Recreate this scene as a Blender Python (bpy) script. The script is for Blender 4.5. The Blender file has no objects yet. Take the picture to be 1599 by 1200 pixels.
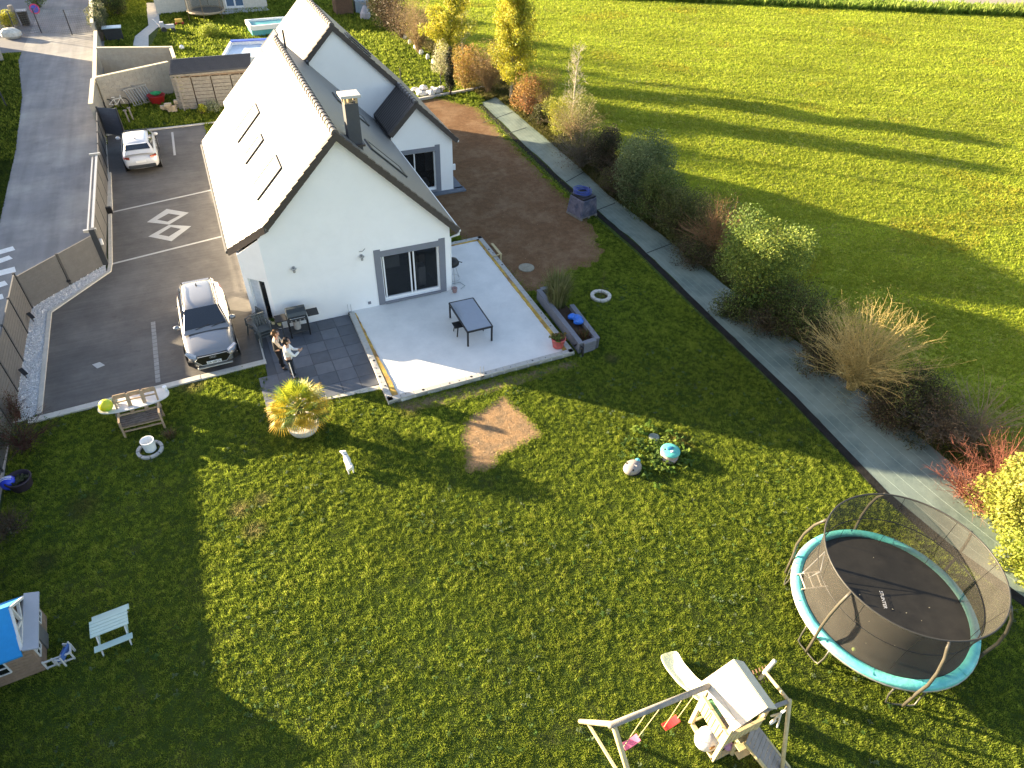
import bpy, math, random
import numpy as np
from mathutils import Vector, Matrix

# ------------------------------------------------------------------ camera
SC = bpy.context.scene
C = SC.collection
R = math.radians
F, PIT, ROL, AZ, CH = 1041.64, R(41.241), R(2.4147), R(-25.366), 16.0

def _axes():
    f = np.array([0, math.cos(PIT), -math.sin(PIT)]); rt = np.array([1., 0, 0]); up = np.cross(rt, f)
    c, s = math.cos(ROL), math.sin(ROL)
    rt, up = c*rt+s*up, -s*rt+c*up
    M = np.array([[math.cos(AZ), -math.sin(AZ), 0], [math.sin(AZ), math.cos(AZ), 0], [0, 0, 1]])
    return M@rt, M@up, M@f
RT, UP, FW = _axes()
def _ray(px, py): return RT*(px-799.5)-UP*(py-600)+FW*F
def at(px, py, z=0.0):
    d = _ray(px, py); t = (z-CH)/d[2]; return (float(d[0]*t), float(d[1]*t))
def at3(px, py, z=0.0):
    x, y = at(px, py, z); return (x, y, z)
def onY(px, py, y):
    d = _ray(px, py); t = y/d[1]; return (float(d[0]*t), y, float(d[2]*t+CH))
def onX(px, py, x):
    d = _ray(px, py); t = x/d[0]; return (x, float(d[1]*t), float(d[2]*t+CH))
def hgt(px, py, xy):
    d = _ray(px, py); t = (d[0]*xy[0]+d[1]*xy[1])/(d[0]**2+d[1]**2); return float(CH+d[2]*t)

cam_d = bpy.data.cameras.new('camera'); cam = bpy.data.objects.new('camera', cam_d); C.objects.link(cam)
cam.matrix_world = Matrix(((RT[0], UP[0], -FW[0], 0), (RT[1], UP[1], -FW[1], 0), (RT[2], UP[2], -FW[2], CH), (0, 0, 0, 1)))
cam_d.sensor_width = 36; cam_d.lens = 36*F/1599.0; cam_d.clip_end = 2000; cam_d.clip_start = .1
SC.camera = cam

# ------------------------------------------------------------------ light
SUN_EL, SUN_AZ = R(12.5), R(138)         # direction TOWARDS the sun, azimuth measured from +X
w = bpy.data.worlds.new('World'); SC.world = w; w.use_nodes = True
nt = w.node_tree; bg = nt.nodes['Background']
sky = nt.nodes.new('ShaderNodeTexSky'); sky.sky_type = 'NISHITA'; sky.sun_disc = False
sky.sun_elevation = SUN_EL; sky.sun_rotation = R(90)-SUN_AZ; sky.air_density = 1.0; sky.dust_density = 1.2; sky.ozone_density = .8
tint = nt.nodes.new('ShaderNodeVectorMath'); tint.operation = 'MULTIPLY'; tint.inputs[1].default_value = (1.07, .985, .985)
nt.links.new(sky.outputs[0], tint.inputs[0]); nt.links.new(tint.outputs[0], bg.inputs[0]); bg.inputs[1].default_value = .072
sd = bpy.data.lights.new('sun', 'SUN'); so = bpy.data.objects.new('sun', sd); C.objects.link(so)
sd.energy = 5.0; sd.angle = R(.6); sd.color = (1, .80, .52)
sv = Vector((math.cos(SUN_EL)*math.cos(SUN_AZ), math.cos(SUN_EL)*math.sin(SUN_AZ), math.sin(SUN_EL)))
so.rotation_euler = sv.to_track_quat('Z', 'Y').to_euler(); so.location = (0, 0, 60)
SC.view_settings.view_transform = 'Standard'; SC.view_settings.look = 'None'
SC.view_settings.exposure = 2.72; SC.view_settings.gamma = 1

# ------------------------------------------------------------------ materials
MATS = {}
def mat(name, col, rough=.8, spec=.3, metal=0., var=.12, scale=6., bump=0., bscale=40., col2=None, c2scale=1.5, c2lo=.45, c2hi=.6,
        attr=False, trans=0., alpha=None, coat=0., wave=None, emis=None, stain=None, streak=None):
    if name in MATS: return MATS[name]
    m = bpy.data.materials.new(name); m.use_nodes = True; n = m.node_tree.nodes; L = m.node_tree.links
    b = n['Principled BSDF']
    b.inputs['Roughness'].default_value = rough; b.inputs['Specular IOR Level'].default_value = spec; b.inputs['Metallic'].default_value = metal
    b.inputs['Coat Weight'].default_value = coat; b.inputs['Coat Roughness'].default_value = .08
    tc = n.new('ShaderNodeTexCoord')
    def noise(s, det=4, r=.6):
        x = n.new('ShaderNodeTexNoise'); x.inputs['Scale'].default_value = s; x.inputs['Detail'].default_value = det; x.inputs['Roughness'].default_value = r
        L.new(tc.outputs['Object'], x.inputs['Vector']); return x
    rgb = n.new('ShaderNodeRGB'); rgb.outputs[0].default_value = (*col, 1); cur = rgb.outputs[0]
    def mix(a, bb, fac, mode='MIX'):
        x = n.new('ShaderNodeMix'); x.data_type = 'RGBA'; x.blend_type = mode; x.clamp_result = False
        for s, v in ((0, fac), (6, a), (7, bb)):
            if hasattr(v, 'is_output') or isinstance(v, bpy.types.NodeSocket): L.new(v, x.inputs[s])
            elif s == 0: x.inputs[0].default_value = v
            else: x.inputs[s].default_value = (*v, 1)
        return x.outputs[2]
    if col2:
        nz = noise(c2scale, 6, .65); mr = n.new('ShaderNodeMapRange'); mr.inputs[1].default_value = c2lo; mr.inputs[2].default_value = c2hi
        L.new(nz.outputs[0], mr.inputs[0]); cur = mix(cur, col2, mr.outputs[0])
    if var:
        nz = noise(scale, 5, .7); mr = n.new('ShaderNodeMapRange'); mr.inputs[1].default_value = .3; mr.inputs[2].default_value = .7
        mr.inputs[3].default_value = 1-var; mr.inputs[4].default_value = 1+var; L.new(nz.outputs[0], mr.inputs[0])
        v = n.new('ShaderNodeVectorMath'); v.operation = 'SCALE'; L.new(cur, v.inputs[0]); L.new(mr.outputs[0], v.inputs['Scale']); cur = v.outputs[0]
    if stain:
        ss, lo, hi, amt = stain
        nz = noise(ss, 8, .7); mr = n.new('ShaderNodeMapRange'); mr.inputs[1].default_value = lo; mr.inputs[2].default_value = hi; mr.inputs[3].default_value = 1; mr.inputs[4].default_value = amt; L.new(nz.outputs[0], mr.inputs[0])
        v = n.new('ShaderNodeVectorMath'); v.operation = 'SCALE'; L.new(cur, v.inputs[0]); L.new(mr.outputs[0], v.inputs['Scale']); cur = v.outputs[0]
    if streak:
        ang, sx_, sy_, amt = streak
        mp = n.new('ShaderNodeMapping'); mp.inputs['Rotation'].default_value = (0, 0, ang); mp.inputs['Scale'].default_value = (sx_, sy_, 1); L.new(tc.outputs['Object'], mp.inputs['Vector'])
        nz = n.new('ShaderNodeTexNoise'); nz.inputs['Scale'].default_value = 1; nz.inputs['Detail'].default_value = 5; L.new(mp.outputs[0], nz.inputs['Vector'])
        mr = n.new('ShaderNodeMapRange'); mr.inputs[1].default_value = .35; mr.inputs[2].default_value = .65; mr.inputs[3].default_value = 1-amt; mr.inputs[4].default_value = 1+amt; L.new(nz.outputs[0], mr.inputs[0])
        v = n.new('ShaderNodeVectorMath'); v.operation = 'SCALE'; L.new(cur, v.inputs[0]); L.new(mr.outputs[0], v.inputs['Scale']); cur = v.outputs[0]
    if attr:
        a = n.new('ShaderNodeAttribute'); a.attribute_name = 'tint'; cur = mix(cur, a.outputs['Color'], 1.0, 'MULTIPLY')
    L.new(cur, b.inputs['Base Color'])
    if wave:
        axis, sc_, dist, strength = wave
        wv = n.new('ShaderNodeTexWave'); wv.wave_type = 'BANDS'; wv.bands_direction = axis; wv.inputs['Scale'].default_value = sc_; wv.inputs['Distortion'].default_value = dist
        L.new(tc.outputs['Object'], wv.inputs['Vector']); bp = n.new('ShaderNodeBump'); bp.inputs['Strength'].default_value = strength; bp.inputs['Distance'].default_value = .03
        L.new(wv.outputs[1], bp.inputs['Height']); L.new(bp.outputs[0], b.inputs['Normal'])
    elif bump:
        nz = noise(bscale, 6, .7); bp = n.new('ShaderNodeBump'); bp.inputs['Strength'].default_value = bump; bp.inputs['Distance'].default_value = .03
        L.new(nz.outputs[0], bp.inputs['Height']); L.new(bp.outputs[0], b.inputs['Normal'])
    out = n['Material Output']; last = b.outputs[0]
    if trans:
        t = n.new('ShaderNodeBsdfTranslucent'); L.new(cur, t.inputs[0]); ms = n.new('ShaderNodeMixShader'); ms.inputs[0].default_value = trans
        L.new(last, ms.inputs[1]); L.new(t.outputs[0], ms.inputs[2]); last = ms.outputs[0]
    if alpha is not None:
        t = n.new('ShaderNodeBsdfTransparent'); ms = n.new('ShaderNodeMixShader'); ms.inputs[0].default_value = alpha
        L.new(t.outputs[0], ms.inputs[1]); L.new(last, ms.inputs[2]); last = ms.outputs[0]
    L.new(last, out.inputs[0])
    if emis:
        b.inputs['Emission Color'].default_value = (*emis[:3], 1); b.inputs['Emission Strength'].default_value = emis[3]
    MATS[name] = m; return m

# ------------------------------------------------------------------ mesh builder
class MB:
    def __init__(s): s.v = []; s.f = []; s.m = []
    def _add(s, vs, fs, m=0):
        o = len(s.v); s.v += [tuple(map(float, p)) for p in vs]; s.f += [tuple(i+o for i in f) for f in fs]; s.m += [m]*len(fs); return s
    def box(s, c, d, rz=0., m=0, M=None):
        hx, hy, hz = d[0]/2, d[1]/2, d[2]/2
        vs = [Vector((x, y, z)) for z in (-hz, hz) for y in (-hy, hy) for x in (-hx, hx)]
        if M is None: M = Matrix.Rotation(rz, 3, 'Z')
        vs = [M@v+Vector(c) for v in vs]
        return s._add(vs, [(0, 2, 3, 1), (4, 5, 7, 6), (0, 1, 5, 4), (2, 6, 7, 3), (0, 4, 6, 2), (1, 3, 7, 5)], m)
    def beam(s, a, b, wd, ht, m=0, up=(0, 0, 1)):
        a, b = Vector(a), Vector(b); d = b-a; l = d.length
        if l < 1e-6: return s
        z = d/l; x = Vector(up).cross(z)
        if x.length < 1e-3: x = Vector((1, 0, 0)).cross(z)
        x.normalize(); y = z.cross(x)
        M = Matrix((x, y, z)).transposed()
        return s.box((a+b)/2, (wd, ht, l), m=m, M=M)
    def prism(s, poly, z0, z1, m=0):
        n = len(poly); ar = sum(poly[i][0]*poly[(i+1) % n][1]-poly[(i+1) % n][0]*poly[i][1] for i in range(n))
        if ar < 0: poly = poly[::-1]
        vs = [(p[0], p[1], z0) for p in poly]+[(p[0], p[1], z1) for p in poly]
        fs = [tuple(range(n))[::-1], tuple(range(n, 2*n))]+[(i, (i+1) % n, n+(i+1) % n, n+i) for i in range(n)]
        return s._add(vs, fs, m)
    def prismY(s, poly, y0, y1, m=0):       # poly in (x, z)
        n = len(poly); ar = sum(poly[i][0]*poly[(i+1) % n][1]-poly[(i+1) % n][0]*poly[i][1] for i in range(n))
        if ar < 0: poly = poly[::-1]
        vs = [(p[0], y0, p[1]) for p in poly]+[(p[0], y1, p[1]) for p in poly]
        fs = [tuple(range(n)), tuple(range(n, 2*n))[::-1]]+[((i+1) % n, i, n+i, n+(i+1) % n) for i in range(n)]
        return s._add(vs, fs, m)
    def hexa(s, top, bot, m=0):             # two matching polygons of 3-D points
        n = len(top)
        return s._add(list(top)+list(bot), [tuple(range(n)), tuple(range(n, 2*n))[::-1]]+[((i+1) % n, i, n+i, n+(i+1) % n) for i in range(n)], m)
    def face(s, pts, m=0): return s._add(pts, [tuple(range(len(pts)))], m)
    def tube(s, path, r, n=8, m=0, closed=False):
        P = [Vector(p) for p in path]; k = len(P); rs = r if isinstance(r, (list, tuple)) else [r]*k; vs = []
        prev = None
        for i, p in enumerate(P):
            if closed: t = P[(i+1) % k]-P[i-1]
            else: t = P[min(i+1, k-1)]-P[max(i-1, 0)]
            t.normalize()
            x = prev-t*prev.dot(t) if prev is not None else (Vector((0, 0, 1)).cross(t) if abs(t.z) < .95 else Vector((1, 0, 0)).cross(t))
            x.normalize(); prev = x; y = t.cross(x)
            vs += [p+(x*math.cos(2*math.pi*j/n)+y*math.sin(2*math.pi*j/n))*rs[i] for j in range(n)]
        fs = []
        for i in range(k if closed else k-1):
            a, b = i*n, ((i+1) % k)*n
            fs += [(a+j, a+(j+1) % n, b+(j+1) % n, b+j) for j in range(n)]
        if not closed: fs += [tuple(range(n))[::-1], tuple(range((k-1)*n, k*n))]
        return s._add(vs, fs, m)
    def lathe(s, prof, c=(0, 0, 0), n=24, m=0, M=None, a0=0, a1=2*math.pi, cap=None):
        full = abs(a1-a0-2*math.pi) < 1e-6; nn = n if full else n+1; vs = []
        for r, z in prof:
            for j in range(nn):
                a = a0+(a1-a0)*j/n; v = Vector((r*math.cos(a), r*math.sin(a), z))
                if M is not None: v = M@v
                vs.append(v+Vector(c))
        fs = []
        for i in range(len(prof)-1):
            for j in range(n):
                q = (j+1) % nn
                fs.append((i*nn+j, i*nn+q, (i+1)*nn+q, (i+1)*nn+j))
        if full and (cap if cap is not None else len(prof) == 2):
            if prof[0][0] > 1e-4: fs.append(tuple(range(nn))[::-1])
            if prof[-1][0] > 1e-4: fs.append(tuple(range((len(prof)-1)*nn, len(prof)*nn)))
        return s._add(vs, fs, m)
    def ball(s, c, r, n=14, m=0, M=None):
        rx, ry, rz = r if isinstance(r, (list, tuple)) else (r, r, r)
        k = n//2; S = Matrix.Diagonal((rx, ry, rz)); M = S if M is None else M@S
        return s.lathe([(max(math.sin(math.pi*i/k), 1e-5), -math.cos(math.pi*i/k)) for i in range(k+1)], c, n, m, M)
    def ribbon(s, pts, wd, z0, z1, m=0, side=0):
        # polyline kerb with mitred joints; side -1/0/1 keeps the line on one edge
        P = [Vector(p[:2]) for p in pts]; k = len(P); Lp, Rp = [], []
        for i in range(k):
            d1 = (P[i]-P[i-1]).normalized() if i else None; d2 = (P[i+1]-P[i]).normalized() if i < k-1 else None
            d = ((d1 or d2)+(d2 or d1)).normalized(); nrm = Vector((-d.y, d.x)); q = (d1 or d2)
            sc_ = 1/max(.4, nrm.dot(Vector((-q.y, q.x))))
            Lp.append(P[i]+nrm*sc_*wd*(.5+.5*side)); Rp.append(P[i]-nrm*sc_*wd*(.5-.5*side))
        for i in range(k-1): s.prism([tuple(Rp[i]), tuple(Rp[i+1]), tuple(Lp[i+1]), tuple(Lp[i])], z0, z1, m)
        return s
    def build(s, name, mats, parent=None, smooth=False, world=False, bevel=0, subsurf=0, loc=None, seg=2):
        me = bpy.data.meshes.new(name); vs = s.v
        if world and parent is not None:
            l = parent.location if parent.parent is None else parent.parent.location
            vs = [(v[0]-l.x, v[1]-l.y, v[2]-l.z) for v in vs]
        elif loc is not None: vs = [(v[0]-loc[0], v[1]-loc[1], v[2]-loc[2]) for v in vs]
        me.from_pydata(vs, [], s.f)
        for mm in (mats if isinstance(mats, (list, tuple)) else [mats]): me.materials.append(mm)
        me.polygons.foreach_set('material_index', s.m)
        if smooth: me.polygons.foreach_set('use_smooth', [True]*len(s.f))
        me.update(); me.validate()
        o = bpy.data.objects.new(name, me); C.objects.link(o)
        if loc is not None: o.location = loc
        if parent is not None: o.parent = parent
        if bevel:
            b = o.modifiers.new('bevel', 'BEVEL'); b.width = bevel; b.segments = seg; b.limit_method = 'ANGLE'; b.angle_limit = R(35)
        if subsurf:
            b = o.modifiers.new('sub', 'SUBSURF'); b.levels = subsurf; b.render_levels = subsurf
        return o

def tag(o, label=None, cat=None, group=None, kind=None):
    if label: o['label'] = label
    if cat: o['category'] = cat
    if group: o['group'] = group
    if kind: o['kind'] = kind
    return o
def thing(name, label, cat, loc=(0, 0, 0), rz=0, group=None):
    o = bpy.data.objects.new(name, None); C.objects.link(o); o.location = loc; o.rotation_euler = (0, 0, rz); o.empty_display_size = .2
    return tag(o, label, cat, group)
def copy_tree(o, parent=None):
    c = o.copy(); C.objects.link(c)
    if parent is not None: c.parent = parent
    for ch in [x for x in bpy.data.objects if x.parent == o]: copy_tree(ch, c)
    return c

def trisoup(name, V, tint, material, parent=None, loc=(0, 0, 0), k=3):
    """V: (N, k, 3) world/local vertices of N little faces"""
    N = len(V); V = V-np.array(loc); me = bpy.data.meshes.new(name)
    me.vertices.add(N*k); me.loops.add(N*k); me.polygons.add(N)
    me.vertices.foreach_set('co', V.astype(np.float32).ravel()); me.loops.foreach_set('vertex_index', np.arange(N*k, dtype=np.int32))
    me.polygons.foreach_set('loop_start', np.arange(0, N*k, k, dtype=np.int32))
    me.materials.append(material)
    if tint is not None:
        a = me.color_attributes.new('tint', 'FLOAT_COLOR', 'POINT')
        t = np.ones((N*k, 4), np.float32); t[:, :3] = np.repeat(tint, k, axis=0); a.data.foreach_set('color', t.ravel())
    me.update(calc_edges=True)
    o = bpy.data.objects.new(name, me); C.objects.link(o)
    if parent is not None: o.parent = parent
    else: o.location = loc
    return o

def segmesh(name, A, B, ra, rb, material, parent=None, n=3):
    """many thin tapered sticks as one mesh"""
    A = np.asarray(A, float); B = np.asarray(B, float); ra = np.asarray(ra, float); rb = np.asarray(rb, float); N = len(A)
    d = B-A; d /= np.linalg.norm(d, axis=1)[:, None]+1e-9
    ref = np.where(np.abs(d[:, 2:3]) < .9, np.array([[0, 0, 1.]]), np.array([[1., 0, 0]])); x = np.cross(ref, d); x /= np.linalg.norm(x, axis=1)[:, None]; y = np.cross(d, x)
    ring = []
    for P, r in ((A, ra), (B, rb)):
        for j in range(n):
            a = 2*math.pi*j/n; ring.append(P+(x*math.cos(a)+y*math.sin(a))*r[:, None])
    V = np.stack(ring, 1)
    idx = np.array([(j, (j+1) % n, n+(j+1) % n, n+j) for j in range(n)])
    Fc = (np.arange(N)[:, None, None]*2*n+idx[None]).reshape(-1, 4)
    me = bpy.data.meshes.new(name); me.vertices.add(N*2*n); me.vertices.foreach_set('co', V.astype(np.float32).ravel())
    me.loops.add(Fc.size); me.loops.foreach_set('vertex_index', Fc.astype(np.int32).ravel()); me.polygons.add(len(Fc))
    me.polygons.foreach_set('loop_start', np.arange(0, Fc.size, 4, dtype=np.int32)); me.materials.append(material); me.update(calc_edges=True)
    me.polygons.foreach_set('use_smooth', [True]*len(Fc))
    o = bpy.data.objects.new(name, me); C.objects.link(o)
    if parent is not None: o.parent = parent
    return o
rng = np.random.default_rng(7)
random.seed(5)
def inpoly(P, poly):
    x, y = P[:, 0], P[:, 1]; r = np.zeros(len(P), bool); n = len(poly)
    for i in range(n):
        x1, y1 = poly[i]; x2, y2 = poly[(i+1) % n]
        c = ((y1 > y) != (y2 > y)) & (x < (x2-x1)*(y-y1)/((y2-y1) if y2 != y1 else 1e-9)+x1); r ^= c
    return r
def vnoise(P, s, seed=0):
    """cheap smooth value noise 0..1"""
    g = np.random.default_rng(seed).random((64, 64)); x = P[:, 0]/s; y = P[:, 1]/s
    xi = np.floor(x).astype(int); yi = np.floor(y).astype(int); fx = x-xi; fy = y-yi; fx = fx*fx*(3-2*fx); fy = fy*fy*(3-2*fy)
    G_ = lambda a, b: g[a % 64, b % 64]
    return (G_(xi, yi)*(1-fx)+G_(xi+1, yi)*fx)*(1-fy)+(G_(xi, yi+1)*(1-fx)+G_(xi+1, yi+1)*fx)*fy
def pts(*q, z=0.): return [at(a, b, z) for a, b in q]

# palette
asphalt = mat('asphalt', (.108, .102, .096), .85, .25, var=.16, scale=1.2, bump=.25, bscale=60, col2=(.135, .127, .118), c2scale=.35, stain=(1.6, .60, .72, .72), streak=(R(20), .25, 9, .07))
roadm = mat('road_surface', (.22, .22, .222), .9, .2, var=.10, scale=.7, bump=.25, bscale=50, col2=(.30, .295, .28), c2scale=.22, stain=(.9, .60, .75, .78), streak=(R(3), 2.2, .12, .10))
conc = mat('concrete', (.42, .41, .38), .9, .2, var=.14, scale=5, bump=.3, bscale=30)
kerbm = mat('kerb_concrete', (.50, .48, .43), .9, .2, var=.12, scale=4, bump=.2, bscale=30)
slabm = mat('screed', (.72, .71, .68), .85, .2, var=.05, scale=1.6, bump=.08, bscale=20, col2=(.62, .62, .60), c2scale=.9, c2lo=.4, c2hi=.75, stain=(1.3, .62, .78, .86))
white = mat('white_render', (.88, .875, .865), .85, .2, var=.03, scale=2, bump=.12, bscale=90, col2=(.83, .83, .82), c2scale=.5, c2lo=.5, c2hi=.8)
greyr = mat('grey_render', (.20, .21, .24), .8, .2, var=.05, scale=3)
pvc = mat('white_pvc', (.8, .8, .79), .4, .4, var=.02)
slate = mat('slate_roof', (.138, .136, .131), .50, 1.0, var=.10, scale=9, wave=('X', 2.2, .4, .10))
tilem = mat('dark_tile', (.062, .052, .048), .5, .4, var=.2, scale=8, bump=.2, bscale=30)
glassm = mat('window_glass', (.012, .015, .018), .06, .6, var=0, alpha=.55)
darkglass = mat('dark_glass', (.008, .010, .012), .05, .7, var=0)
skyglass = mat('skylight_glass', (.16, .17, .18), .5, 1.0, var=0, metal=.3)
anth = mat('anthracite_metal', (.045, .048, .052), .45, .4, var=.06)
blackm = mat('black_plastic', (.012, .012, .013), .45, .4, var=.1)
fencem = mat('grey_composite', (.125, .125, .125), .7, .25, var=.12, scale=4, bump=.2, bscale=25)
steel = mat('galvanised_steel', (.42, .42, .41), .4, .5, metal=.6, var=.1)
blockm = mat('concrete_block', (.37, .345, .295), .9, .15, var=.12, scale=3, bump=.3, bscale=25)
woodg = mat('weathered_wood', (.27, .25, .22), .85, .15, var=.2, scale=6, bump=.3, bscale=30)
woody = mat('treated_pine', (.52, .43, .24), .75, .2, var=.16, scale=6, bump=.2, bscale=30)
woodb = mat('brown_wood', (.12, .075, .05), .8, .2, var=.2, scale=6, bump=.2, bscale=25)
soil = mat('soil', (.075, .052, .036), .95, .1, var=.25, scale=5, bump=.5, bscale=20)

# ------------------------------------------------------------------ ground sheets
def sheet(name, poly, z, m, loc=None):
    mb = MB(); mb.face([(p[0], p[1], z) for p in (poly if sum(poly[i][0]*poly[(i+1) % len(poly)][1]-poly[(i+1) % len(poly)][0]*poly[i][1] for i in range(len(poly))) > 0 else poly[::-1])])
    return tag(mb.build(name, m), kind='structure')
def rough(poly, amp=.12, step=.35, seed=1):
    """polygon with a ragged edge"""
    r = random.Random(seed); o = []
    for i in range(len(poly)):
        a, b = Vector(poly[i]), Vector(poly[(i+1) % len(poly)]); l = (b-a).length; n = max(1, int(l/step)); nn = Vector((-(b-a).y, (b-a).x)).normalized()
        for k in range(n):
            p = a.lerp(b, k/n)+nn*r.uniform(-amp, amp); o.append((p.x, p.y))
    return o
grass_base = mat('grass_soil', (.045, .07, .014), .95, .1, var=.3, scale=3, bump=.6, bscale=8, col2=(.075, .075, .03), c2scale=1.1, c2lo=.5, c2hi=.75)
field_base = mat('field_soil', (.26, .28, .035), .95, .1, var=.3, scale=2, bump=.6, bscale=5, col2=(.30, .26, .08), c2scale=.5, c2lo=.5, c2hi=.75)
gb = MB(); gb.face([(-300, -120, 0), (20.2, -120, 0), (20.2, 500, 0), (-300, 500, 0)]); tag(gb.build('ground', grass_base), kind='structure')
fb = MB(); fb.face([(20.2, -120, 0), (600, -120, 0), (600, 500, 0), (20.2, 500, 0)]); tag(fb.build('field', field_base), kind='structure')

HX0, HX1, HY, HYB = -.2, 7.8, 22.88, 35.0
DRV = [at(58, 652), at(414, 564), (-.2, 24.5), (-.2, 46.4), at(167, 206), at(170, 330), at(169, 418), at(74, 482)]
sheet('driveway', DRV, .008, asphalt)
ROAD = [(-5.95, 27.9), (-5.95, 62), (-6.4, 85), (-11.5, 85), (-11.9, 64), (-10.9, 55), (-10.4, 45), (-10.25, 36), (-14, 33), (-24, 30), (-24, 5), (-8.2, 5), (-8.35, 27.2)]
sheet('road', ROAD, .006, roadm)
PATIO = [at(412, 560), at(428, 637), at(600, 603), at(544, 490), (.55, HY+.3), (-.2, 24.5)]
sheet('patio_bed', PATIO, .006, mat('patio_joint', (.085, .09, .10), .85, .2, var=.1, scale=3))
DIRT = rough([at(705, 190), at(735, 162), at(700, 150), (11.3, 47.5), (11.3, 22), at(760, 380), at(800, 415), at(830, 440), at(900, 440), at(935, 405), at(925, 372), at(905, 355), at(890, 320), at(860, 285), at(800, 230), at(760, 190)], .18, .5, 3)
DIRT = rough([(7.9, 36), (10.9, 21.6), (12.0, 21.3)]+[at(850, 452), at(880, 430), at(915, 418), at(940, 398), at(935, 375), at(925, 350), at(880, 306), at(838, 264), at(790, 216), at(745, 168), at(690, 153), at(655, 158)]+[(10, 50), (8.0, 48)], .22, .22, 3)
dirtm = mat('bare_earth', (.155, .088, .045), .95, .1, var=.22, scale=3.0, bump=.7, bscale=14, col2=(.20, .125, .07), c2scale=.7)
sheet('bare_earth', DIRT, .012, dirtm)
SAND = rough(pts((790, 618), (852, 678), (800, 706), (778, 712), (772, 735), (728, 738), (722, 690), (722, 662), (760, 632)), .09, .13, 8)
sandm = mat('dry_sand', (.31, .195, .10), .95, .1, var=.3, scale=9, bump=.9, bscale=26, col2=(.21, .145, .085), c2scale=2)
sheet('sand_patch', SAND, .014, sandm)
# edge of scraped soil along the terrace
EDGE = rough([at(608, 634), at(900, 562), at(903, 572), at(800, 605), at(700, 632), at(640, 645)], .05, .2, 5)
sheet('soil_edge', EDGE, .010, mat('loose_soil', (.20, .145, .09), .95, .1, var=.3, scale=6, bump=.8, bscale=20))
GEO_L = [(752, 161), (800, 208), (888, 290), (1000, 386), (1120, 503), (1240, 618), (1385, 770), (1480, 850), (1640, 965)]
GEO_R = [(775, 152), (830, 198), (905, 262), (950, 305), (1065, 392), (1190, 492), (1305, 580), (1420, 668), (1500, 735), (1640, 850)]
GEO = [at(*q) for q in GEO_L]+[at(*q) for q in GEO_R[::-1]]
geom = mat('ground_cover_fabric', (.17, .215, .185), .45, .5, var=.10, scale=1.5, bump=.25, bscale=12, col2=(.105, .145, .13), c2scale=.6)
sheet('ground_cover_path', rough(GEO, .05, .6, 4), .016, geom)
# woven marker lines of the fabric
ml = MB()
for k in range(1, 7):
    t = k/7+.01*math.sin(k*5)
    L_, R_ = [Vector(at(*q)) for q in GEO_L], [Vector(at(*q)) for q in GEO_R]
    def samp(P, s):
        tot = [0]
        for i in range(len(P)-1): tot.append(tot[-1]+(P[i+1]-P[i]).length)
        d = s*tot[-1]
        for i in range(len(P)-1):
            if d <= tot[i+1]+1e-6: return P[i].lerp(P[i+1], (d-tot[i])/(tot[i+1]-tot[i]))
        return P[-1]
    line = [samp(L_, s/24).lerp(samp(R_, s/24), t) for s in range(25)]
    ml.ribbon([tuple(p) for p in line], .012, .017, .0195)
tag(ml.build('path_lines', mat('pale_thread', (.27, .33, .30), .7, .2)), kind='structure')
tr = MB(); tr.ribbon([at(a-3, b+3) for a, b in GEO_L], .30, .006, .022)
tag(tr.build('path_edging', mat('dark_membrane', (.018, .018, .017), .9, .1, var=.4, scale=3, bump=.6, bscale=10)), kind='structure')
gj = MB()
for q in ((755, 192, 800, 176), (775, 215, 822, 200), (884, 285, 925, 262), (1010, 396, 1052, 380), (930, 330, 960, 318)):
    gj.ribbon([at(q[0], q[1]), at(q[2], q[3])], .06, .017, .024)
tag(gj.build('path_overlaps', mat('dark_fold', (.05, .065, .06), .8, .2)), kind='structure')
# far road at the right-hand top, with its verge
fr = MB(); a, b = Vector(at(1000, -9)), Vector(at(1599, 17)); d = (b-a).normalized(); n_ = Vector((-d.y, d.x))
fr.prism([tuple(a-d*80+n_*0), tuple(b+d*120), tuple(b+d*120+n_*9), tuple(a-d*80+n_*9)], .0, .03)
tag(fr.build('far_road', mat('far_asphalt', (.29, .255, .215), .9, .2, var=.1, scale=.8)), kind='structure')
# top-left street beyond the mesh fence
sheet('street', [(-30, 66.5), (-11.2, 66.5), (-6.9, 66.0), (-7.4, 92), (-30, 92)], .004, mat('street_asphalt', (.16, .16, .17), .85, .3, var=.1, scale=.8))
# path in the neighbour's garden
sheet('garden_path', pts((228, 5), (246, 5), (250, 40), (232, 56), (232, 75), (208, 72), (210, 58), (232, 40)), .012, kerbm)

# kerbs
kb = MB()
kb.ribbon([at(45, 660), at(314, 591)], .26, -.02, .075)
kb.ribbon([at(314, 591), at(416, 566)], .26, -.02, .065)
kb.ribbon([at(62, 648), at(78, 489), at(171, 425), at(173, 412)], .16, -.02, .06)
kb.ribbon([at(173, 414), at(172, 336)], .16, -.02, .07)
kb.ribbon([at(172, 331), at(170, 272)], .26, -.02, .10)
kb.ribbon([at(168, 272), at(164, 214)], .14, -.02, .07)
kb.ribbon([at(165, 212), at(340, 192)], .16, -.02, .07)
kb.ribbon([at(394, 488), at(403, 523), at(414, 566)], .06, -.02, .05)
tag(kb.build('kerb', kerbm, bevel=.01), kind='structure')
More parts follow.
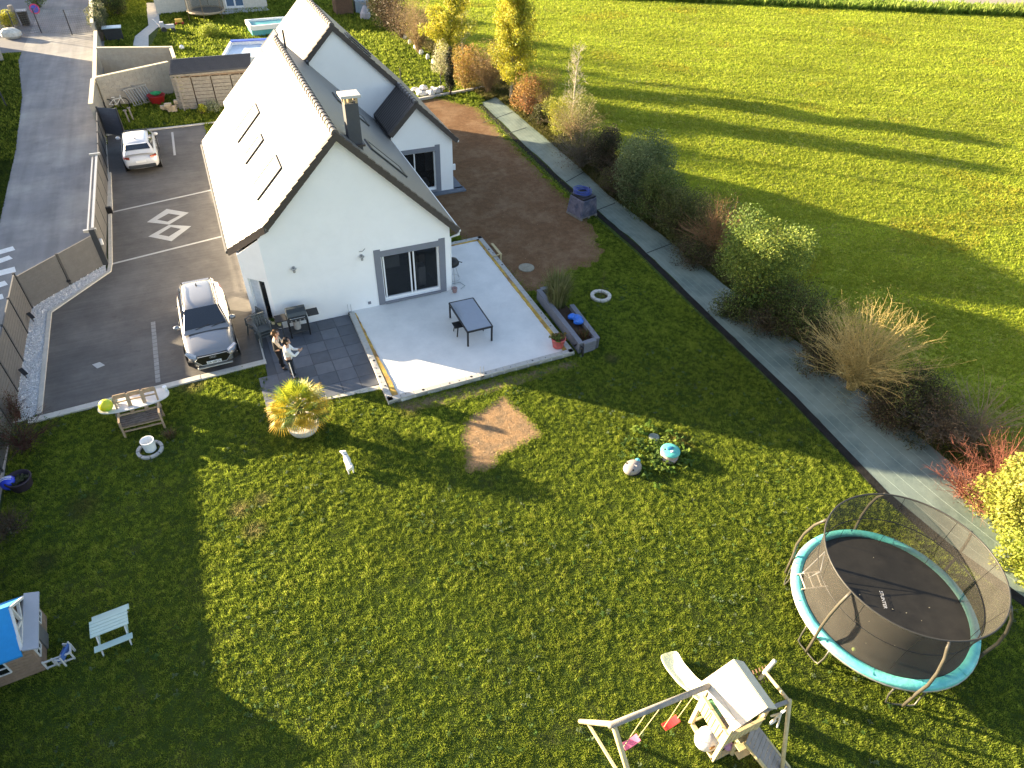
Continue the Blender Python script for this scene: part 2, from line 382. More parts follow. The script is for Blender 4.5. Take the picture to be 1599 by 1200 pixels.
# light inlaid lines, diamonds and the block strip in the driveway
mk = MB()
def strip(a, b, wd, z=.009): mk.ribbon([at(*a), at(*b)], wd, z, z+.004)
strip((175, 332), (350, 293), .12); strip((172, 413.5), (352, 368.5), .12)
def ringpoly(o, i, z=.0095):
    n = len(o)
    for k in range(n): mk.prism([o[k], o[(k+1) % n], i[(k+1) % n], i[k]], z, z+.004)
def zz(x, y): return at(120+x/6.6625, 280+y/6.6625)
ringpoly([zz(935, 313), zz(1165, 352), zz(960, 475), zz(730, 450)], [zz(955, 360), zz(1075, 378), zz(945, 446), zz(835, 425)])
ringpoly([zz(962, 478), zz(1190, 492), zz(985, 648), zz(745, 600)], [zz(980, 500), zz(1085, 520), zz(958, 600), zz(850, 580)], .0098)
mk.prism(pts((144, 570), (156, 566), (164, 571), (152, 576)), .009, .013)
mk.ribbon([at(269, 207), at(273, 243)], .12, .009, .013)
tag(mk.build('driveway_inlay', mat('light_paver', (.42, .42, .40), .8, .2, var=.08)), kind='structure')
bs = MB(); A_, B_ = Vector(at(239, 503)), Vector(at(247, 598)); nb = 16
for i in range(nb):
    p, q = A_.lerp(B_, (i+.06)/nb), A_.lerp(B_, (i+.94)/nb); bs.ribbon([tuple(p), tuple(q)], .16, .009, .014)
tag(bs.build('block_strip', mat('strip_block', (.27, .27, .26), .85, .2, var=.2, scale=3)), kind='structure')
cr = MB()
for (x0, y0, x1, y1, w_) in ((-20, 400, 22, 388, .42), (-20, 425, 16, 414, .0), (-20, 415, 17, 402, .40), (-20, 432, 24, 421, .48), (-20, 452, 10, 442, .42), (-20, 470, 5, 463, .42)):
    if w_: cr.ribbon([at(x0, y0), at(x1, y1)], w_, .008, .011)
tag(cr.build('crosswalk', mat('road_paint', (.72, .74, .72), .7, .3, var=.1, scale=5)), kind='structure')

# patio tiles (dark grey slabs 60 x 60 with joints)
tl = MB(); u0 = Vector(at(544, 490)); e1 = (Vector(at(596, 600))-u0).normalized(); e2 = Vector((e1.y, -e1.x))
if e2.x > 0: e2 = -e2
rr = random.Random(3); tm = []
for i in range(-1, 8):
    for j in range(0, 8):
        s_ = .66; c_ = u0+e1*(s_*(i+.5)+.12)+e2*(s_*(j+.5)+.02)
        if not inpoly(np.array([[c_.x, c_.y]]), PATIO[:4]+[(.5, HY-.02), (-.2, 22.6)])[0]: continue
        if c_.y > HY-.2: continue
        ang = math.atan2(e1.y, e1.x); tl.box((c_.x, c_.y, .022), (s_-.014, s_-.014, .03), ang, m=rr.randrange(3))
tag(tl.build('patio', [mat('slate_tile_a', (.105, .115, .135), .6, .4, var=.14, scale=3), mat('slate_tile_b', (.125, .135, .155), .6, .4, var=.14, scale=3), mat('slate_tile_c', (.088, .097, .115), .6, .4, var=.14, scale=3)], bevel=.003), kind='structure')
pk = MB(); pk.ribbon([at(428, 638), at(603, 604)], .22, .0, .035); tag(pk.build('patio_kerb', kerbm), kind='structure')

# raised terrace: screed slab, hollow-block border, yellow foam joint
TZ = .16
tBL, tBR, tTR, tTL = at(606, 628, TZ), at(897, 550, TZ), at(751, 369.5, TZ), at(545, 489, TZ)
tc_ = MB(); tc_.prism([tBL, tBR, tTR, (7.9, tTR[1]-.1), (7.9, HY+.02), (tTL[0], HY+.02)], -.05, TZ-.02); tag(tc_.build('terrace', slabm), kind='structure')
bk = MB(); hol = MB()
def blockrow(a, b, side, wd=.21):
    a, b = Vector(a), Vector(b); l = (b-a).length; n = max(1, round(l/.5)); d = (b-a)/l; q = Vector((-d.y, d.x))*side
    for i in range(n):
        p0, p1 = a+d*(l*i/n+.004), a+d*(l*(i+1)/n-.004)
        bk.prism([tuple(p0), tuple(p1), tuple(p1+q*wd), tuple(p0+q*wd)], -.1, TZ+.03)
        if random.random() < .62:
            c = a+d*(l*(i+random.uniform(.3, .7))/n)+q*wd*random.uniform(.35, .65); hol.lathe([(.001, TZ+.0305), (random.choice((.025, .035, .05)), TZ+.034)], (c.x, c.y, 0), 8)
blockrow(tTL, tBL, 1); blockrow(tBL, tBR, 1); blockrow(tBR, tTR, 1); blockrow(tTR, (7.95, tTR[1]-.12), 1)
tag(bk.build('terrace_border', conc, bevel=.01), kind='structure')
tag(hol.build('border_holes', blackm), kind='structure')
fm = MB(); foam = mat('yellow_foam', (.55, .36, .08), .9, .1, var=.35, scale=4, bump=.8, bscale=30, col2=(.33, .20, .09), c2scale=1.6)
def foamline(a, b, side, w0=.06, w1=.16, off=.21):
    a, b = Vector(a), Vector(b); l = (b-a).length; d = (b-a)/l; q = Vector((-d.y, d.x))*side; n = int(l/.18); lp, rp = [], []
    for i in range(n+1):
        p = a+d*l*i/n+q*off; ww = w0+(w1-w0)*i/n+random.uniform(-.015, .015); lp.append(p); rp.append(p+q*ww)
    for i in range(n): fm.prism([tuple(lp[i]), tuple(lp[i+1]), tuple(rp[i+1]), tuple(rp[i])], TZ-.03, TZ+.012)
foamline(Vector(tTL)+Vector((.0, -.1)), Vector(tBL)+Vector((0, .2)), 1, .04, .22); foamline(Vector(tBR)+Vector((0, .25)), Vector(tTR)-Vector((0, .2)), 1, .16, .10)
foamline(Vector(tTR)-Vector((.2, .0)), (8.0, tTR[1]-.12), 1, .10, .04)
tag(fm.build('foam_joint', foam), kind='structure')

# ------------------------------------------------------------------ grass
PEBV = [at(20, 664), at(50, 655), at(60, 645), at(74, 490), at(166, 426), at(165, 412), at(48, 480), at(38, 528)]
AVOID = [DRV, ROAD, PATIO, DIRT, rough(SAND, .07, .15, 5), PEBV, [at(a-9, b+8) for a, b in GEO_L]+[at(*q) for q in GEO_R[::-1]], [tBL, tBR, tTR, (7.9, 26.9), (3, 27)], GEO, [(-.3, 22.7), (8, 22.7), (8, 48), (1, 48)], [(1, 34), (11.4, 32), (11.4, 44), (1, 44)]]
def visible(P, margin=60):
    Q = np.c_[P, np.zeros(len(P))]-np.array([0, 0, CH]); wv = Q@FW; x = 799.5+F*(Q@RT)/wv; y = 600-F*(Q@UP)/wv
    return (wv > 0) & (x > -margin-150) & (x < 1599+margin) & (y > -margin) & (y < 1200+margin+120)
def make_grass(name, x0, x1, y0, y1, n, h, wd, cols, mtl, avoid, keep=None, seed=0, lean=.5, hpow=1.0, patch=None, dens=None, big_amp=.35, scl=1.0, streak=0, camp=1.0, hole=.22):
    g = np.random.default_rng(seed); P = np.c_[g.uniform(x0, x1, n), g.uniform(y0, y1, n)]
    ok = visible(P)
    if dens is not None: ok &= g.random(n) < dens(P)
    P = P[ok]
    for a in avoid: P = P[~inpoly(P, a)]
    if keep is not None: P = P[inpoly(P, keep)]
    N = len(P); dist = np.sqrt(P[:, 0]**2+P[:, 1]**2+CH*CH)
    cl = vnoise(P, .105, 1)*.58+vnoise(P, .36, 2)*.27+vnoise(P+9, 2.6, 3)*.15
    P = P[cl > hole]; dist = dist[cl > hole]; cl = cl[cl > hole]; N = len(P)
    sc_ = 1+(np.clip(dist/22, .8, 4)-1)*scl
    H = h*(.40+1.7*cl**2)*g.uniform(.5, 1.3, N)*(1+.25*(sc_-1)); W = wd*g.uniform(.7, 1.4, N)*sc_
    az = g.uniform(0, 2*math.pi, N); la = g.uniform(0, 2*math.pi, N); ll = H*g.uniform(.1, 1, N)*lean*2
    base = np.c_[P, np.zeros(N)]; sx = np.c_[np.cos(az), np.sin(az), np.zeros(N)]*W[:, None]/2
    tip = base+np.c_[np.cos(la)*ll, np.sin(la)*ll, H]
    V = np.stack([base-sx, base+sx, tip], 1)
    cols = np.array(cols); k = np.clip(.5+((cl-.2)/.7-.5)*camp+g.normal(0, .16, N), 0, .999)*(len(cols)-1); i = k.astype(int); f = (k-i)[:, None]
    col = cols[i]*(1-f)+cols[np.minimum(i+1, len(cols)-1)]*f
    big = vnoise(P, 2.3, 11)*.5+vnoise(P, 6.5, 12)*.5
    col = col*(1+.35*(big-.5))[:, None]*g.uniform(.75, 1.25, (N, 1))
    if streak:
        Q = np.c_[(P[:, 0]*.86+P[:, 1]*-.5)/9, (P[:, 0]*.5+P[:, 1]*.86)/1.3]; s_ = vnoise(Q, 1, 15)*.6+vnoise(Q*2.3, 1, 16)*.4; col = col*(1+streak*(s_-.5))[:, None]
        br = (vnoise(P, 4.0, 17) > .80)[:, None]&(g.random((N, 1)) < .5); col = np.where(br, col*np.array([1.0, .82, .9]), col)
    if patch is not None: col = patch(P, col)
    return trisoup(name, V, col, mtl), P
gm = mat('grass_blades', (1, 1, 1), .7, .10, var=0, attr=True, trans=.52)
def lawn_patch(P, col):
    for (cx, cy, r, c) in [(*at(375, 797), .35, (.32, .25, .14)), (*at(398, 829), .35, (.32, .25, .14)), (*at(410, 780), .3, (.26, .22, .12)), (*at(300, 600), .5, (.26, .21, .12)), (*at(640, 640), .4, (.25, .2, .1)), (*at(955, 560), .3, (.2, .16, .09)), (*at(1060, 692), .5, (.30, .20, .08)), (*at(130, 790), .5, (.12, .10, .05)), (*at(70, 880), .4, (.1, .09, .05))]:
        d = np.hypot(P[:, 0]-cx, P[:, 1]-cy); f = np.clip(1.3-d/r, 0, 1)[:, None]*np.random.default_rng(3).uniform(.3, 1, (len(P), 1)); col = col*(1-f)+np.array(c)*f
    return col
LAWN = [(.062, .096, .014), (.148, .205, .025), (.235, .305, .036), (.32, .385, .052), (.44, .45, .09)]
ND = 1.0
lawn, _ = make_grass('lawn_grass', -10.2, 18.4, -3, 24, int(2700000*ND), .052, .0175, LAWN, gm, AVOID+[[(-24, 5), (-8.1, 5), (-8.3, 27), (-24, 27)]], seed=2, lean=.38, hole=.06, camp=.65, patch=lawn_patch)
def edge_tufts(poly, n, spread, seed):
    g = np.random.default_rng(seed); out = []
    for i in range(len(poly)):
        a, b = np.array(poly[i]), np.array(poly[(i+1) % len(poly)]); l = np.linalg.norm(b-a); k = max(1, int(n*l)); f = g.random((k, 1)); out.append(a+(b-a)*f+g.normal(0, spread, (k, 2)))
    return np.concatenate(out)
_e = np.concatenate([edge_tufts(DIRT, 260, .22, 1), edge_tufts(SAND, 420, .10, 2), edge_tufts(EDGE, 240, .08, 3)])
for a_ in (GEO, [tBL, tBR, tTR, (7.9, 26.9), (3, 27)], [(-.3, 22.7), (8, 22.7), (8, 48), (1, 48)], [(1, 34), (11.4, 32), (11.4, 44), (1, 44)]): _e = _e[~inpoly(_e, a_)]
_g = np.random.default_rng(5); _N = len(_e); _a = _g.uniform(0, 6.28, _N); _h = _g.uniform(.02, .07, _N); _b = np.c_[_e, np.full(_N, .012)]; _s = np.c_[np.cos(_a), np.sin(_a), np.zeros(_N)]*.010; _l = _g.uniform(0, 6.28, _N)
_V = np.stack([_b-_s, _b+_s, _b+np.c_[np.cos(_l)*_h*.5, np.sin(_l)*_h*.5, _h]], 1)
tag(trisoup('edge_grass', _V, np.array(LAWN)[_g.integers(1, 4, _N)]*_g.uniform(.7, 1.2, (_N, 1)), gm), 'thin grass creeping over the edges of the bare earth and the sandy patch', 'grass', kind='stuff')
tag(lawn, 'short green lawn grass around the trampoline, the palm and the terrace', 'grass', kind='stuff')
FIELD = [(.15, .21, .020), (.22, .285, .026), (.29, .35, .034), (.345, .385, .045), (.41, .41, .08)]
fa, fbp = Vector(at(1000, -9)), Vector(at(1599, 17))
fdens = lambda P: np.clip((34/np.sqrt(P[:, 0]**2+P[:, 1]**2+256))**2, .04, 1)
fld = [(20.0, -5), (140, -5), tuple(fbp+(fbp-fa)), tuple(fbp), tuple(fa), tuple(fa-(fbp-fa)), (20.0, 140)]
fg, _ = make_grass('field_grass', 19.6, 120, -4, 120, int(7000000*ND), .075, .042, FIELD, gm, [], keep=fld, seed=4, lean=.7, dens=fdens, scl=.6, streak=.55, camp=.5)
tag(fg, 'long yellow-green meadow grass beyond the hedge', 'grass', kind='stuff')
lg2, _ = make_grass('lawn_edge_grass', 7.9, 18.6, 24, 49, 700000, .06, .022, LAWN, gm, AVOID, seed=12, lean=.4, hole=.06, camp=.8)
tag(lg2, 'grass growing along the edges of the bare earth beside the path', 'grass', kind='stuff')
nv = Vector((-(fbp-fa).y, (fbp-fa).x)).normalized()
vk = [tuple(fa-(fbp-fa)*.4), tuple(fbp+(fbp-fa)*.4), tuple(fbp+(fbp-fa)*.4-nv*3.2), tuple(fa-(fbp-fa)*.4-nv*3.2)]
rv, _ = make_grass('roadside_grass', 20, 125, 35, 95, 1500000, .32, .10, [(.07, .13, .02), (.13, .21, .03), (.22, .30, .05), (.33, .38, .09)], gm, [], keep=vk, seed=14, lean=.5)
tag(rv, 'taller green roadside grass along the far road at the top right', 'grass', kind='stuff')
bgr, _ = make_grass('garden_grass', -16, 20, 44, 95, int(420000*ND), .10, .05, [(.06, .10, .012), (.12, .17, .02), (.2, .25, .03), (.3, .34, .05)], gm, AVOID+[[(-30, 66), (-7, 66), (-7, 100), (-30, 100)], [at(228, 3), at(250, 3), at(252, 42), at(234, 80), at(206, 75), at(210, 56), at(230, 40)]], seed=5)
tag(bgr, 'grass of the back gardens behind the house and shed', 'grass', kind='stuff')
hw, _ = make_grass('hedge_weeds', 18.2, 21.6, 2, 60, 150000, .16, .03, [(.05, .05, .02), (.08, .09, .02), (.12, .11, .04), (.16, .14, .07)], gm, [GEO], seed=6, lean=.9)
tag(hw, 'mixed dry and green weeds growing under the hedge shrubs', 'weeds', kind='stuff')
vg, _ = make_grass('verge_grass', -16, -9.9, 34, 64, 90000, .08, .04, [(.03, .05, .012), (.05, .08, .015), (.08, .11, .02)], gm, [ROAD, [(-24, 5), (-8, 5), (-8, 36), (-24, 36)]], seed=8)
tag(vg, 'dark green verge grass on the far side of the road', 'grass', kind='stuff')
# weeds: larger rosettes / clover in the lawn
g_ = np.random.default_rng(31)
def rosettes(P, r, cols, k=9, z=.03):
    out, tint = [], []
    for (x, y) in P:
        c = np.array(cols[g_.integers(len(cols))])*g_.uniform(.8, 1.25)
        for j in range(k):
            a = g_.uniform(0, 6.28); l = r*g_.uniform(.5, 1.1); d = np.array([math.cos(a), math.sin(a), 0]); q = np.array([-d[1], d[0], 0])*l*.22; zz_ = g_.uniform(z, z+l*.6)
            b_ = np.array([x, y, .02]); m_ = b_+d*l*.5+np.array([0, 0, zz_]); out += [[b_, m_-q, m_+q], [m_-q, b_+d*l+np.array([0, 0, zz_*.7]), m_+q]]; tint += [c, c*1.1]
    return np.array(out), np.array(tint)
P = np.c_[g_.uniform(-8, 17, 2600), g_.uniform(0, 22, 2600)]; P = P[visible(P)]
for a in AVOID: P = P[~inpoly(P, a)]
P = P[vnoise(P, 1.7, 21) > .5]
V, T = rosettes(P, .09, [(.07, .13, .03), (.10, .16, .05), (.13, .17, .09)], 7)
tag(trisoup('lawn_weeds', V, T, gm), 'pale clover and dandelion leaves scattered through the lawn', 'weeds', kind='stuff')
cw = Vector(at(1028, 708)); P = np.c_[g_.normal(cw.x, .55, 70), g_.normal(cw.y, .5, 70)]
V, T = rosettes(P, .22, [(.10, .17, .03), (.16, .22, .04), (.07, .12, .03)], 8, .08)
tag(trisoup('weed_clump', V, T, gm), 'leafy clump of weeds between the turquoise-lidded tub and the grey toy', 'weeds', kind='stuff')
# dirt clods on the bare earth and the sand
P = np.c_[g_.uniform(8, 18, 16000*3), g_.uniform(20, 48, 16000*3)]; P = P[inpoly(P, DIRT)]
S_ = np.c_[g_.uniform(4, 10, 9000), g_.uniform(11, 18, 9000)]; S_ = S_[inpoly(S_, SAND)]
def clods(P, r0, r1, cols):
    N = len(P); r = g_.uniform(r0, r1, N)**1.0; c = np.c_[P, .012+r*.3]; d = g_.normal(0, 1, (N, 3, 3)); d[:, :, 2] = np.abs(d[:, :, 2])*.6; V = c[:, None, :]+d*r[:, None, None]
    cols = np.array(cols); return V, cols[g_.integers(len(cols), size=N)]*g_.uniform(.7, 1.3, (N, 1))
V, T = clods(P, .006, .02, [(.15, .085, .045), (.21, .13, .07), (.11, .065, .035), (.28, .2, .12)]); V2, T2 = clods(S_, .008, .018, [(.36, .25, .15), (.24, .17, .10), (.46, .34, .21)])
tag(trisoup('earth_clods', np.concatenate([V, V2]), np.concatenate([T, T2]), mat('clods', (1, 1, 1), .95, .1, var=0, attr=True)), 'crumbs of dry earth and stones on the bare soil and the sandy patch', 'soil', kind='stuff')
# white pebbles along the fence
PEB = [at(22, 662), at(50, 655), at(60, 645), at(74, 490), at(166, 426), at(165, 414), at(50, 482), at(41, 528)]
sheet('pebble_bed', PEB, .014, mat('pebble_base', (.62, .63, .64), .9, .2, var=.3, scale=30, bump=.9, bscale=40))
P = np.c_[g_.uniform(-9, -5, 40000), g_.uniform(19, 31, 40000)]; P = P[inpoly(P, PEB)]; N = len(P); r = g_.uniform(.018, .042, N)
c = np.c_[P, .02+r*.4]; octv = []
d0 = g_.normal(0, 1, (N, 4, 3)); d0 /= np.linalg.norm(d0, axis=2)[:, :, None]; q = c[:, None, :]+d0*r[:, None, None]
V = np.concatenate([q[:, [0, 1, 2]], q[:, [0, 2, 3]], q[:, [0, 3, 1]], q[:, [1, 3, 2]]]); T = np.tile(np.array([.90, .90, .90])*g_.uniform(.7, 1.0, (N, 1)), (4, 1))
tag(trisoup('white_pebbles', V, T, mat('pebble', (1, 1, 1), .7, .3, var=0, attr=True)), 'white decorative pebbles along the foot of the grey fence', 'pebbles', kind='stuff')

# ------------------------------------------------------------------ the house
RX, RZ, K = 3.81, 7.46, 1.012
VY = 22.63
house = thing('house', 'white rendered house with steep dark slate roofs, a chimney and a terrace in front', 'house', (0, HY, 0))
def ztop(x): return RZ-abs(x-RX)*K
def zwall(x): return ztop(x)-.30
wl = MB()
# front gable with the opening of the sliding door
dTL = onY(582.5, 394.4, HY); dTR = onY(694.4, 374.4, HY); sx0, sx1, sz1 = dTL[0], dTR[0], (dTL[2]+dTR[2])/2
ox0, ox1, oz0, oz1 = sx0+.27, sx1-.27, TZ+.12, sz1-.25
wt = .28; CX = .62
wl.prismY([(CX, 0), (ox0, 0), (ox0, zwall(ox0)), (RX, zwall(RX)) if ox0 > RX else (ox0, zwall(ox0)), (CX, zwall(CX))], HY, HY+wt)
wl.prismY([(ox0, 0), (ox1, 0), (ox1, oz0), (ox0, oz0)], HY, HY+wt)
wl.prismY([(ox0, oz1), (ox1, oz1), (ox1, zwall(ox1)), (ox0, zwall(ox0))], HY, HY+wt)
wl.prismY([(ox1, 0), (HX1, 0), (HX1, zwall(HX1)), (ox1, zwall(ox1))], HY, HY+wt)
# chamfered front left corner, side walls, back
ch0, ch1 = Vector((CX, HY)), Vector((HX0, 23.62)); dch = (ch1-ch0).normalized()
wy = ch0+dch*.18; wy2 = ch0+dch*.92; WZ0, WZ1 = .75, 2.15
def wallseg(a, b, z0, z1a, z1b, t=.25):
    a, b = Vector(a), Vector(b); d = (b-a).normalized(); q = Vector((-d.y, d.x))*-t
    wl.hexa([(a.x, a.y, z1a), (b.x, b.y, z1b), (b.x+q.x, b.y+q.y, z1b), (a.x+q.x, a.y+q.y, z1a)], [(a.x, a.y, z0), (b.x, b.y, z0), (b.x+q.x, b.y+q.y, z0), (a.x+q.x, a.y+q.y, z0)])
wallseg(ch0, wy, 0, zwall(ch0.x), zwall(wy.x)); wallseg(wy2, ch1, 0, zwall(wy2.x), zwall(ch1.x))
wallseg(wy, wy2, 0, .2, .2); wallseg(wy, wy2, WZ1, zwall(wy.x), zwall(wy2.x))
wallseg(ch1, (HX0, HYB-.2), 0, zwall(HX0), zwall(HX0))
wl.box(((HX1-.12), (HY+wt+HYB)/2, (zwall(HX1))/2), (.24, HYB-HY-wt-.01, zwall(HX1)))
wl.prismY([(HX0, 0), (HX1, 0), (HX1, zwall(HX1)), (RX, zwall(RX)), (HX0, zwall(HX0))], HYB-.2, HYB-.01)
wl.build('wall', white, house, world=True)
# rear volume: tall gable wall seen above the front roof, extension on the right
X2, Z2, K2 = 6.43, 7.80, .978; Y2 = 35.02; Y2B = 42.0; EX, EZ = 9.42, 7.80-.978*(9.42-6.43)
EY = 32.2; E0, E1 = 8.1, 11.28
z2 = lambda x: Z2-abs(x-X2)*K2
w2 = MB()
w2.prismY([(1.3, 0), (E1, 0), (E1, z2(E1)-.28), (X2, z2(X2)-.28), (1.3, z2(1.3)-.28)], Y2, Y2B-.2)
w2.build('wall', white, house, world=True)
eTR = onY(686, 228, EY); eSX1 = eTR[0]; eSZ = eTR[2]; eo0, eo1, eoz0, eoz1 = 8.35, eSX1-.25, .22, eSZ-.22
ze = lambda x: EZ-abs(x-EX)*K2-.28
w3 = MB()
w3.prismY([(E0, 0), (eo0, 0), (eo0, ze(eo0)), (E0, ze(E0))], EY, EY+.25)
w3.prismY([(eo0, 0), (eo1, 0), (eo1, eoz0), (eo0, eoz0)], EY, EY+.25)
w3.prismY([(eo0, eoz1), (eo1, eoz1), (eo1, ze(eo1)), (EX, ze(EX)), (eo0, ze(eo0))], EY, EY+.25)
w3.prismY([(eo1, 0), (E1, 0), (E1, ze(E1)), (eo1, ze(eo1))], EY, EY+.25)
w3.box((E1-.12, (EY+.25+Y2)/2, ze(E1)/2), (.24, Y2-EY-.26, ze(E1))); w3.box((E0+.12, (EY+.25+Y2)/2, ze(E0)/2), (.24, Y2-EY-.26, ze(E0)))
w3.build('wall', white, house, world=True)
ft = MB(); ft.box(((E0+E1)/2+.35, EY-.12, .03), (E1-E0+.5, .5, .10)); ft.box((E1+.3, EY+1.0, .03), (.5, 2.0, .10)); ft.build('footing', mat('footing', (.14, .16, .19), .8, .2), house, world=True)
# roofs
def roof_poly(mb, plan, zf, th=.20, m=0): mb.hexa([(x, y, zf(x)) for x, y in plan], [(x, y, zf(x)-th) for x, y in plan], m)
rf = MB()
roof_poly(rf, [(RX-.01, VY), (RX-.01, HYB), (-.46, HYB), (-.46, 24.05), (.92, VY)], ztop)
r1 = rf.build('roof', slate, house, world=True)
rf = MB(); roof_poly(rf, [(RX+.01, VY), (8.12, VY), (8.12, HYB), (RX+.01, HYB)], ztop); r2 = rf.build('roof', slate, house, world=True)
rf = MB(); roof_poly(rf, [(X2-.01, Y2-.12), (X2-.01, Y2B), (1.1, Y2B), (1.1, Y2-.12)], z2); r3 = rf.build('roof', slate, house, world=True)
rf = MB(); roof_poly(rf, [(X2+.01, Y2-.12), (EX+.2, Y2-.12), (EX+.2, EY-.22), (11.52, EY-.22), (11.52, Y2B), (X2+.01, Y2B)], z2)
r4 = rf.build('roof', slate, house, world=True)
rf = MB(); roof_poly(rf, [(EX+.2, EY-.22), (EX+.2, Y2-.02), (EX, Y2-.02), (EX, EY-.22)], z2); roof_poly(rf, [(EX-.005, EY-.22), (EX-.005, Y2-.03), (8.0, Y2-.03), (8.0, EY-.22)], lambda x: EZ-abs(x-EX)*K2)
r5 = rf.build('roof', mat('dark_roof_tile', (.035, .030, .031), .5, .4, var=.2, scale=5, wave=('Y', 1.4, .3, .5)), house, world=True)
# ridge tiles: overlapping half-rounds
def ridge(parent, x, y0, y1, z, r=.115):
    mb = MB(); n = int((y1-y0)/.36)
    for i in range(n):
        ya, yb = y0+(y1-y0)*i/n, y0+(y1-y0)*(i+1)/n+.05; k = 8; vs = []
        for (yy, rr_) in ((ya, r*1.18), (ya+.07, r*1.15), (ya+.075, r), (yb, r*.92)):
            for j in range(k+1):
                a = math.pi*(-.12+1.24*j/k); vs.append((x+rr_*math.cos(a), yy, z-.06+rr_*1.15*math.sin(a)))
        fs = [(q*(k+1)+j, q*(k+1)+j+1, (q+1)*(k+1)+j+1, (q+1)*(k+1)+j) for q in range(3) for j in range(k)]+[tuple(range(k+1))]
        mb._add(vs, fs)
    o = mb.build('ridge_tiles', tilem, parent, world=True); return o
def ridge_on(parent, *a): return ridge(parent, *a)
rt = mat('ridge_tile', (.10, .09, .085), .42, .5, var=.15, scale=6)
for p_, args in ((r1, (RX, VY, HYB, RZ)), (r3, (X2, Y2-.12, Y2B, Z2)), (r5, (EX, EY-.22, Y2, EZ))):
    o = ridge(p_, *args); o.data.materials[0] = rt
# verge tiles: short overlapping pieces stepping down the gable
def verge(parent, xa, za, xb, zb, y, wdt=.16):
    mb = MB(); L_ = math.hypot(xb-xa, zb-za); n = int(L_/.34); dx, dz = (xb-xa)/L_, (zb-za)/L_
    for i in range(n):
        s0, s1 = L_*i/n, L_*(i+1)/n+.03; t = .035 if i % 1 == 0 else 0
        pa, pb = Vector((xa+dx*s0, y, za+dz*s0)), Vector((xa+dx*s1, y, za+dz*s1)); nx, nz = (-dz, dx) if dx > 0 else (dz, -dx)
        up = Vector((nx, 0, nz)); pa2, pb2 = pa+up*.012, pb+up*.05; 
        vs = [pa2, pb2, pb2-up*.245, pa2-up*.215]; 
        mb.hexa([(v.x, y-.035-(.004 if dx > 0 else 0)-(i % 2)*.002, v.z) for v in vs], [(v.x, y+wdt, v.z) for v in vs])
    return mb.build('verge_tiles', tilem, parent, world=True)
verge(r1, RX, RZ, .92, ztop(.92), VY); verge(r2, RX, RZ, 8.12, ztop(8.12), VY)
verge(r3, X2, Z2, 1.1, z2(1.1), Y2-.12); verge(r4, X2, Z2, EX-.1, z2(EX-.1), Y2-.12)
verge(r4, EX, EZ, 11.52, z2(11.52), EY-.22); verge(r5, EX, EZ, 8.0, z2(EX+EX-8.0), EY-.22)
wb_ = MB(); z3 = lambda x: 6.6-abs(x-X2)*1.1  # unseen rear wing, added and shaped for the shadow it throws on the field
wb_.prismY([(3.3, 0), (9.6, 0), (9.6, z3(9.6)-.2), (X2, z3(X2)-.2), (3.3, z3(3.3)-.2)], Y2B-.18, 44.6); wb_.build('wall', white, house, world=True)
rf = MB(); roof_poly(rf, [(X2-.01, Y2B+.01), (X2-.01, 44.8), (3.1, 44.8), (3.1, Y2B+.01)], z3); roof_poly(rf, [(X2+.01, Y2B+.01), (9.8, Y2B+.01), (9.8, 44.8), (X2+.01, 44.8)], z3); rf.build('roof', slate, house, world=True)
# the cut corner of the eaves
mb = MB(); a, b = Vector((.92, VY, ztop(.92))), Vector((-.46, 24.05, ztop(-.46))); n = 6
for i in range(n):
    p, q = a.lerp(b, i/n), a.lerp(b, (i+1)/n); up = Vector((0, 0, 1)); o_ = Vector((-.025, -.025, 0))
    mb.hexa([p+o_+up*.01, q+o_+up*.04, q-o_*5+up*.04, p-o_*5+up*.01], [p+o_-up*.28, q+o_-up*.25, q-o_*5-up*.25, p-o_*5-up*.28])
mb.build('verge_tiles', tilem, r1, world=True)
def gutter(parent, x, y0, y1, z, m):
    mb = MB(); mb.lathe([(.065, 0), (.065, y1-y0)], (x, y0, z), 8, 0, Matrix.Rotation(R(-90), 3, 'X')); return mb.build('gutter', m, parent, world=True)
gutter(r2, 8.17, VY+.1, HYB, ztop(8.12)-.14, pvc); gutter(r1, -.50, 24.1, 34.9, ztop(-.46)-.14, anth); gutter(r4, 11.56, EY-.1, Y2B, z2(11.52)-.14, pvc)
mb = MB(); mb.tube([(8.17, VY+.18, ztop(8.12)-.2), (8.17, VY+.2, ztop(8.12)-.35), (7.9, VY+.5, ztop(8.12)-.6), (7.87, VY+.5, .2)], .045, 8); mb.build('downpipe', pvc, house, world=True)
mb = MB(); mb.box((11.38, EY+.1, 1.25), (.14, .1, .3)); mb.build('meter_box', pvc, house, world=True)
